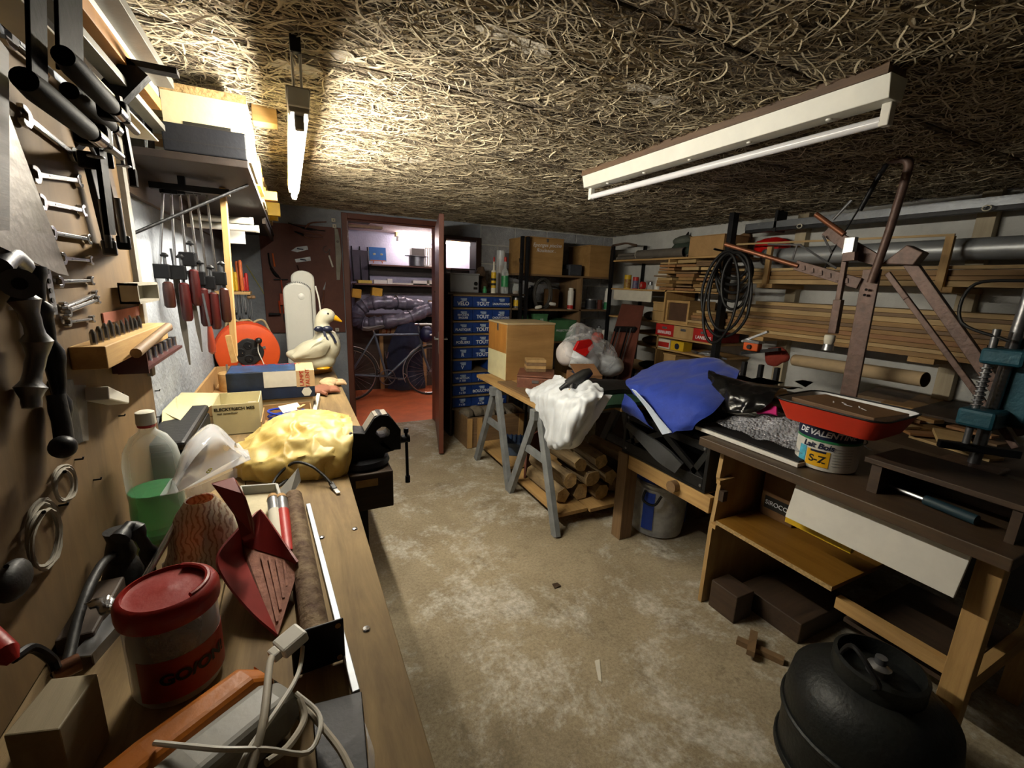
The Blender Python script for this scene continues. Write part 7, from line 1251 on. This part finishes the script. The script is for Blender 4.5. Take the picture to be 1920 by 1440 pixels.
# black suction clamp with hose, bracket, foil, alu rod
bs=thing('hose_fitting','black rubber hose fitting with a flared cup against the tool board','fitting',PZ(240,1090,zW)); p=PZ(235,1085,zW); p=V((max(p.x,-.345),p.y,zW)); MB().lathe([(.035,0),(.038,.006),(.03,.03),(.022,.045),(.026,.06),(.018,.09),(.022,.11)],p,24).build('cup',m_rub,bs,smooth=True); MB().tube([p+V((0,0,.06)),p+V((-.01,-.06,.075)),p+V((-.01,-.16,.06)),p+V((0,-.26,.03))],.008,10,smooth=20).build('hose',m_rub,bs,smooth=True)
bs2=thing('black_lever','flat black lever handle lying over the hose fitting','lever',PZ(270,1030,zW)); MB().tube([PZ(225,1010,1.02),PZ(245,985,1.03),PZ(265,1010,1.0),PZ(280,1040,.95),PZ(282,1085,.89)],[.016,.014,.009,.01,.01]*3,10,smooth=15).build('lever',m_blkp,bs2,smooth=True)
solo(MB().tube([PZ(344,958,1.0),PZ(262,1100,.93)],.0065,10),'alu_rod','bright aluminium rod leaning across behind the red jar lid','rod',m_chrome,smooth=True)
solo(MB().loft([[PZ(155,1135,.95),PZ(190,1115,.96),PZ(222,1118,.95)],[PZ(175,1140,.94),PZ(195,1135,.955),PZ(220,1140,.945)],[PZ(190,1150,.935),PZ(205,1152,.94),PZ(218,1155,.935)]],14,10,.006,40,.001,seed=4,sharp=True),'foil_packet','crumpled silver foil packet beside the red jar lid','foil',m_chrome,smooth=True)
solo(MB().bx(-.38,-.33,.86,1.02,zW,zW+.03),'dark_tray','dark flat tray against the tool board behind the red jar','tray',W_dk,bev=.004)
wr=thing('steel_angle','pale steel angle lying between the timber block and the red jar','angle',PZ(180,1200,zW)); a,b2=PZ(150,1232,zW+.02),PZ(225,1150,zW+.02); MB().beam(a,b2,.03,.003).build('flange',m_tin,wr); MB().beam(a+V((.014,0,-.01)),b2+V((.014,0,-.01)),.003,.02).build('web',m_tin,wr)
hp=thing('black_holster','black rubber holster hung at the near end of the tool board','holster',T(20,1090)); MB().blob(T(25,1090,.02),(.016,.035,.026),.15,14,18,12,3).build('body',m_rub,hp,smooth=True); MB().tube([T(10,1065,.0),T(12,1062,.03)],.003,6).build('nail',m_dkmet,hp)
# orange and grey power tool with cords
a,b2=PZ(492,1292,.945),PZ(300,1450,.945); pw=thing('power_tool','orange and grey mains power tool lying at the near end of the workbench','power tool',((a+b2)/2).xy.to_3d()+V((0,0,zW))); d=(b2-a); d.z=0; L_=d.length+.08; d.normalize(); sd=V((-d.y,d.x,0)); sd = sd if sd.x<0 else -sd
mg_=mat('grey_tool_plastic','8f8d86',.45,var=.06,bump=.05); mo_=mat('orange_tool_plastic','b5681a',.4,var=.08)
def loft_box(o0,secs,m,n):
    rows=[]
    for t,w0,w1,h0,h1 in secs:
        c_=a+d*t; c_.z=zW
        rows.append([c_+sd*w0+V((0,0,h0)),c_+sd*w1+V((0,0,h0)),c_+sd*w1+V((0,0,h1)),c_+sd*w0+V((0,0,h1))])
    mb=MB(); mb.grid(rows,closed=True); mb.add(rows[0],[(0,1,2,3)]); mb.add(rows[-1],[(3,2,1,0)]); ob=mb.build(n,m,pw,bev=.014); ob.modifiers[0].segments=4; return ob
loft_box(a,[(-.02,-.045,.005,.015,.06),(.0,-.05,.012,.01,.07),(.10,-.05,.012,.008,.075),(.2,-.05,.012,.008,.072)],mg_,'grey_half'); loft_box(a,[(-.02,.006,.05,.012,.06),(.0,.0125,.062,.006,.072),(.12,.0125,.064,.004,.074),(.2,.0125,.06,.004,.07)],mo_,'orange_half')
for k in range(9): q=a+d*(.03+.007*k)+sd*.0635; MB().box(V((q.x,q.y,zW+.045)),(.003,.003,.02)).build('vent_slot',m_blkl,pw)
pg=thing('mains_plug','cream mains plug with its cord lying on the power tool','plug',PZ(545,1200,zW)); c=PZ(543,1203,.955); e=(PZ(570,1180,.96)-c).normalized(); MB().beam(c-e*.018,c+e*.022,.034,.018).build('body',m_pvcw,pg,bev=.004); MB().beam(c-e*.03,c-e*.016,.02,.014).build('strain_relief',m_pvcw,pg,bev=.003)
m_cord=mat('dusty_white_cord','a8a090',.6,var=.1); MB().tube([c-e*.028,PZ(505,1250,.965),PZ(500,1300,.975),PZ(492,1360,.975),PZ(470,1450,.96)],.0048,10,smooth=30).build('cord',m_cord,pg,smooth=True)
for i,(pts,lab) in enumerate((([(570,1190,.93),(560,1260,.94),(520,1330,.96),(470,1400,.965),(440,1460,.96)],'flat white flex running from the flange over the power tool'),([(555,1300,.94),(595,1335,.93),(600,1370,.93),(575,1412,.93),(500,1405,.965),(420,1405,.975),(360,1400,.97),(290,1393,.96)],'looped white flex crossing the power tool'),([(572,1325,.92),(610,1370,.92),(640,1410,.92),(665,1460,.92)],'thick cream cord lying over the black plate'),([(562,1310,.94),(570,1350,.93),(540,1400,.94),(500,1430,.95)],'cream cord bending in front of the black plate'))):
    o=thing('mains_flex',lab,'cord',PZ(*pts[0])); MB().tube([PZ(*q) for q in pts],.0045 if i>1 else .0032,8,smooth=34).build('cord',m_cord if i>1 else m_pvcw,o,smooth=True)
# debris on the concrete
o=solo(MB().loft([[PZ(1035,1095,.002),PZ(1045,1092,.012)],[PZ(1040,1104,.002),PZ(1052,1098,.008)]],6,6,.003,40,.001),'dry_leaf','curled dry brown leaf on the concrete floor','leaf',mat('dry_leaf','3a2a1a',.9))
solo(MB().pp([PZ(1115,1240,.001),PZ(1124,1237,.001),PZ(1128,1280,.001),PZ(1122,1276,.001)],(0,0,.003)),'plaster_shard','thin white pointed shard on the concrete floor','shard',m_paper)
# ---------------------------------------------------------------- adjoining room with the bicycle
YR=6.58
def N_(x,y,Y=6.35): return PY(x,y,Y)
m_bframe=mat('bicycle_paint','5d6670',.35,.4,var=.1); m_tyre=mat('tyre','2a2522',.8); YK=5.66
def K2(x,y,d=0): return PY(x,y,YK+d)
bi=thing('bicycle','grey blue racing bicycle with pale mudguards standing in the next room','bicycle',K2(740,745))
rw=K2(650,706); fw=K2(811,694); Rw=abs(K2(690,748).z-rw.z); rz_=.335
def wheel(c,n0):
    c=V((c.x,YK,rz_)); w_=MB().tube([c+V((math.cos(t*2*PI/40)*.32,0,math.sin(t*2*PI/40)*.32)) for t in range(40)],.013,8,closed=True).build('tyre',m_tyre,bi,smooth=True); MB().tube([c+V((math.cos(t*2*PI/40)*.304,0,math.sin(t*2*PI/40)*.304)) for t in range(40)],.007,6,closed=True).build('rim',m_chrome,w_,smooth=True)
    for k in range(24): t=2*PI*k/24; MB().tube([c+V((math.cos(t+.25)*.02,.012*(-1)**k,math.sin(t+.25)*.02)),c+V((math.cos(t)*.302,0,math.sin(t)*.302))],.0012,4).build('spoke',m_chrome,w_)
    MB().cyl(c-V((0,.04,0)),c+V((0,.04,0)),.018,12).build('hub',m_chrome,w_,smooth=True); return c
cr0=wheel(V((.60,0,0)),0); cf0=wheel(V((1.60,0,0)),1)
for c,t0,t1 in ((cr0,.15,2.6),(cf0,1.35,3.55)): MB().loft([[c+V((math.cos(t0+(t1-t0)*i/10)*.352,dy,math.sin(t0+(t1-t0)*i/10)*.352)) for i in range(11)] for dy in (-.02,0,.02)],24,5,0,1,.002).build('mudguard',mat('pale_mudguard','d0c4b8',.4,.1),bi,smooth=True)
st_,bb0,hd0,hd1=K2(702,628),K2(725,706),K2(786,627),K2(790,645)
MB().tube([st_,hd0],.015,12).build('top_tube',m_bframe,bi,smooth=True); MB().tube([st_+V((0,0,.02)),bb0],.015,12).build('seat_tube',m_bframe,bi,smooth=True); MB().tube([hd1,bb0],.016,12).build('down_tube',m_bframe,bi,smooth=True); MB().tube([hd0+V((0,0,.03)),hd1-V((0,0,.01))],.018,12).build('head_tube',m_bframe,bi,smooth=True)
for dy in (-.03,.03): MB().tube([st_+V((0,dy*.4,0)),cr0+V((0,dy,0))],.008,8).build('seat_stay',m_bframe,bi,smooth=True); MB().tube([bb0+V((0,dy*.5,0)),cr0+V((0,dy,0))],.009,8).build('chain_stay',m_bframe,bi,smooth=True); MB().tube([hd1+V((.0,dy,-.02)),hd1+V((.05,dy,-.2)),cf0+V((0,dy,0))],.010,8,smooth=10).build('fork_blade',m_bframe,bi,smooth=True)
cw=V((bb0.x,YK-.05,bb0.z)); MB().tube([cw+V((math.cos(t*PI/14)*.095,0,math.sin(t*PI/14)*.095)) for t in range(28)],.007,6,closed=True).build('chain_ring',m_gunm,bi,smooth=True)
for k in range(5): t=2*PI*k/5+.3; MB().beam(cw,cw+V((math.cos(t)*.09,0,math.sin(t)*.09)),.012,.006).build('spider_arm',m_gunm,bi)
for s,yy_ in ((1,-.06),(-1,.06)):
    e=V((bb0.x+s*.155,YK+yy_,bb0.z+s*(-.02))); MB().beam(V((bb0.x,YK+yy_,bb0.z)),e,.014,.018).build('crank_arm',m_gunm,bi); MB().box(e+V((0,yy_*.6,0)),(.08,.06,.02)).build('pedal',m_gunm,bi,bev=.004); MB().tube([e+V((.05,yy_*.6,.0)),e+V((.08,yy_*.6,.04)),e+V((.04,yy_*.6,.07))],.004,6,smooth=8).build('toe_clip',m_chrome,bi)
MB().tube([K2(702,625),K2(698,612)],.012,10).build('seat_post',m_chrome,bi,smooth=True); MB().loft([[K2(680,614,-.06),K2(692,616,-.05),K2(718,610,-.015)],[K2(679,612,0),K2(692,612,0),K2(720,609,0)],[K2(680,614,.06),K2(692,616,.05),K2(718,610,.015)]],14,9,0,1,.035).build('saddle',mat('grey_saddle','4e4a45',.6),bi,smooth=True)
MB().tube([K2(786,624),K2(784,612)],.012,10).build('stem',m_chrome,bi,smooth=True); MB().tube([K2(777,608,-.2),K2(786,608,-.15),K2(786,609,.15),K2(800,608,.2)],.011,8,smooth=12).build('handlebar',m_chrome,bi,smooth=True); MB().tube([K2(786,608,-.15),K2(806,608,-.19),K2(818,612,-.19),K2(818,625,-.19),K2(806,628,-.19)],.011,8,smooth=14).build('drop_bar',m_pvcw,bi,smooth=True)
MB().tube([K2(722,658,-.0),K2(725,672,0),K2(728,660,0)],.004,6,smooth=8).build('bottle_cage',m_chrome,bi)
hb_=thing('handlebar_bag','dark blue nylon bag hanging on the bicycle handlebar','bag',K2(803,655)); MB().blob(K2(800,627,-.08),(.095,.09,.11),.14,9,24,18,3).build('body',mat('deep_blue_nylon','0c1236',.45,var=.2,bump=.2),hb_,smooth=True); MB().tube([K2(793,610,-.05),K2(800,605,-.06),K2(808,612,-.05)],.006,6,smooth=8).build('strap',m_blkp,hb_)
# shelves and what lies on them
nsh=thing('next_room_shelves','three brown shelves on the lilac wall of the bicycle room','shelf unit',(1.6,6.45,.8)); 
zsA=N_(740,497,6.3).z; zsB=N_(740,533,6.3).z
for z,x0 in ((zsA,N_(695,495).x),(zsB,.78),(zsB-.42,.78)): MB().bx(x0,3.0,6.28,6.6,z-.02,z).build('shelf_board',wood('red_brown_shelf','5a3a30','6e4a3c','X',5),nsh); MB().bx(x0,3.0,6.54,6.56,z-.14,z-.02).build('support_rail',m_dark,nsh)
for x in (.80,2.1): MB().bx(x,x+.06,6.5,6.58,.885,zsB).build('post',W_dk,nsh)
pt_=thing('canvas_painting','small blue canvas with two fish on a little easel','painting',N_(708,495,6.4)); c=N_(708,476,6.4); MB().box(c,(.22,.012,.17),rot('X',-.15)).build('canvas',mat('painting_blue','3068a8',.7,var=.12),pt_); MB().box(c+V((0,.004,-.03)),(.225,.008,.13),rot('X',-.15)).build('green_edge',mat('painting_green','4f9a50',.8),pt_)
for dx in (-.045,.05): MB().blob(c+V((dx,-.012,-.005)),(.02,.003,.014),.1,9,10,8).build('painted_fish',mat('painted_fish','a8a890',.7,var=.4,scale=90),pt_)
for dx in (-.06,.06): MB().tube([c+V((dx,-.01,-.12)),c+V((dx*.6,.02,.0))],.007,6).build('easel_leg',mat('orange_easel','b5653a',.6),pt_)
MB().beam(c+V((-.1,-.015,-.088)),c+V((.1,-.015,-.088)),.02,.012).build('easel_ledge',MATS['orange_easel'],pt_)
pq_=thing('metal_pot','steel pot with a dark wide rim and grey box on it','pot',N_(781,500,6.35)); c=N_(781,501,6.35); c.z=zsA; MB().lathe([(.10,0),(.105,.005),(.105,.13),(.16,.13),(.16,.137),(.1,.137)],c,28).build('body',m_gunm,pq_,smooth=True); MB().box(c+V((.01,0,.19)),(.18,.12,.1)).build('grey_box',mat('grey_carton','6b6862',.8),pq_,bev=.004)
ln=thing('white_lantern','small white slatted lantern on the upper shelf of the bicycle room','lantern',N_(802,500,6.35)); c=N_(802,501,6.35); c.z=zsA; MB().lathe([(.055,0),(.06,.01),(.06,.02)],c,6).build('base',m_pvcw,ln); MB().lathe([(.06,.25),(.062,.26),(.03,.29),(.012,.31)],c,6).build('roof',m_pvcw,ln)
for k in range(10): t=2*PI*k/10; MB().bx(c.x+math.cos(t)*.052-.006,c.x+math.cos(t)*.052+.006,c.y+math.sin(t)*.052-.006,c.y+math.sin(t)*.052+.006,c.z+.02,c.z+.25).build('bar',m_pvcw,ln)
rr=random.Random(5); z=zsB
for i,(x0,x1,h,d_,m) in enumerate(((1.02,1.2,.05,.06,m_pvcw),(1.2,1.27,.07,.05,m_pvcw),(1.26,1.9,.02,.06,m_paper),(1.55,1.75,.06,.05,m_pvcw),(1.78,2.3,.07,.06,m_paper),(.82,1.0,.04,.05,mat('pale_yellow_cover','c9b04e')))): solo(MB().bx(x0,x1-.004,6.29+.05*(i%2)*0,6.29+d_+.02*i,z,z+h),'white_profile',['short white trim block','tall narrow white trim block','thin white trim lath','white trim box in the middle','long white trim box at the end','pale yellow trim box'][i]+' on the middle shelf of the bicycle room','trim length',m,None,bev=.002)
# foil-wrapped duct
m_duct=mat('grey_foil','5d5a66',.28,.25,var=.25,scale=14,bump=.6,bscale=22); dt=thing('foil_duct','long duct wrapped in shiny grey film bent into a hairpin on the low shelf','duct',N_(730,600,6.0)); YD=6.05
def D2(x,y,d=0): return PY(x,y,YD+d)
path=cm([D2(790,574,.1),D2(760,569,.05),D2(725,567),D2(695,569),D2(675,580),D2(670,597),D2(680,606),D2(700,607,-.05),D2(730,603,-.08),D2(765,596,-.1),D2(795,583,-.1),D2(818,575,-.1)],90)
MB().tube(path,[.088+.008*math.sin(i*.9)+(.006*math.sin(i*2.3)) for i in range(90)],20).build('film_skin',m_duct,dt,smooth=True)
for i in (12,28,62,74): d=(path[i+1]-path[i]).normalized(); MB().tube([path[i],path[i]+d*.012],.098,20).build('tape_band',mat('dark_tape','3c3a44',.4),dt,smooth=True)
yr=thing('yellow_foam','yellow foam blocks behind the foil duct','foam',N_(706,555,6.4)); zf=zsB-.42
for px,py,w_ in ((706,548,.14),(668,550,.12),(810,572,.1)): c=N_(px,py,6.42); MB().box(c,(w_,.12,.12),rot('Y',.1)).build('block',mat('yellow_foam','c99a3a',.9,var=.1),yr,bev=.01)
rol=thing('striped_roll','rolled cream mat with orange and brown stripes behind the bicycle','roll',N_(735,625,6.2)); a,b2=PY(715,615,6.2),PY(755,617,6.2); ax_=(b2-a).normalized(); MB().cyl(a,b2,.075,24).build('roll',mat('cream_cloth','c9b083',.9,var=.1),rol,smooth=True)
for k,(t,m) in enumerate(((.18,mat('orange_stripe','b5642c',.9)),(.35,mat('brown_stripe','6a3520',.9)),(.62,MATS['orange_stripe']),(.72,MATS['brown_stripe']))): MB().cyl(a.lerp(b2,t),a.lerp(b2,t+.06),.0765,24).build('stripe',m,rol,smooth=True)
gb_=thing('garment_bag','dark navy garment bag hanging behind the bicycle','bag',N_(762,700,6.0)); YG=5.95
MB().loft([[PY(752,606,YG),PY(765,604,YG-.05),PY(785,607,YG)],[PY(733,640,YG),PY(758,632,YG-.1),PY(790,640,YG)],[PY(727,670,YG),PY(755,668,YG-.13),PY(790,672,YG)],[PY(730,715,YG),PY(757,718,YG-.14),PY(795,715,YG)],[PY(728,728,YG+.02),PY(757,731,YG-.1),PY(795,726,YG+.02)]],26,26,.015,9,.02,seed=4).build('cloth',m_navy,gb_,smooth=True); MB().tube([PY(765,606,YG),PY(765,590,YG+.05)],.006,6).build('hanger',m_dkmet,gb_)
# dark cupboard and post behind
dkc=thing('low_cupboard','dark brown low cupboard under the shelves of the bicycle room','cupboard',(1.6,6.4,0)); MB().bx(.72,2.6,6.2,6.58,0,.85).build('carcass',W_dkX,dkc); MB().bx(.70,2.62,6.16,6.58,.85,.88).build('top',W_dkX,dkc); 
for x in (1.05,1.65): MB().bx(x,x+.05,6.17,6.2,0,.85).build('stile',W_pineZ,dkc)
fp2=thing('folding_chair','dark folded camping chair leaning at the left of the bicycle room','chair',N_(675,500,6.5)); c0,c1=N_(660,468,6.52),N_(692,525,6.52); MB().hexa([(c0.x,6.50,c1.z),(c1.x,6.50,c1.z),(c1.x,6.53,c1.z),(c0.x,6.53,c1.z)],[(c0.x,6.55,c0.z),(c1.x,6.55,c0.z),(c1.x,6.58,c0.z),(c0.x,6.58,c0.z)]).build('fabric',mat('grey_fabric','4a4650',.9,var=.1),fp2)
for x in (c0.x,(c0.x+c1.x)/2,c1.x): MB().tube([(x,6.49,c1.z-.02),(x,6.57,c0.z+.05)],.009,8).build('frame_tube',m_dkmet,fp2)
# planks under the ceiling of the bicycle room
for i,(x0,y0,x1,y1,lab) in enumerate(((655,404,737,418,'long pale plank fixed under the bicycle room ceiling near the door'),(655,415,690,420,'short dark plank under the bicycle room ceiling'),(655,424,718,428,'narrow pale plank under the bicycle room ceiling further in'))):
    z=2.11; a,b2=PZ(x0,y0,z),PZ(x1,y1,z); solo(MB().bx(a.x-.25,b2.x,min(a.y,6.2)-.06,min(a.y,6.2)+.06,2.10,2.129),'ceiling_plank',lab,'plank',[W_old,W_dkX,W_old][i],bev=.002)
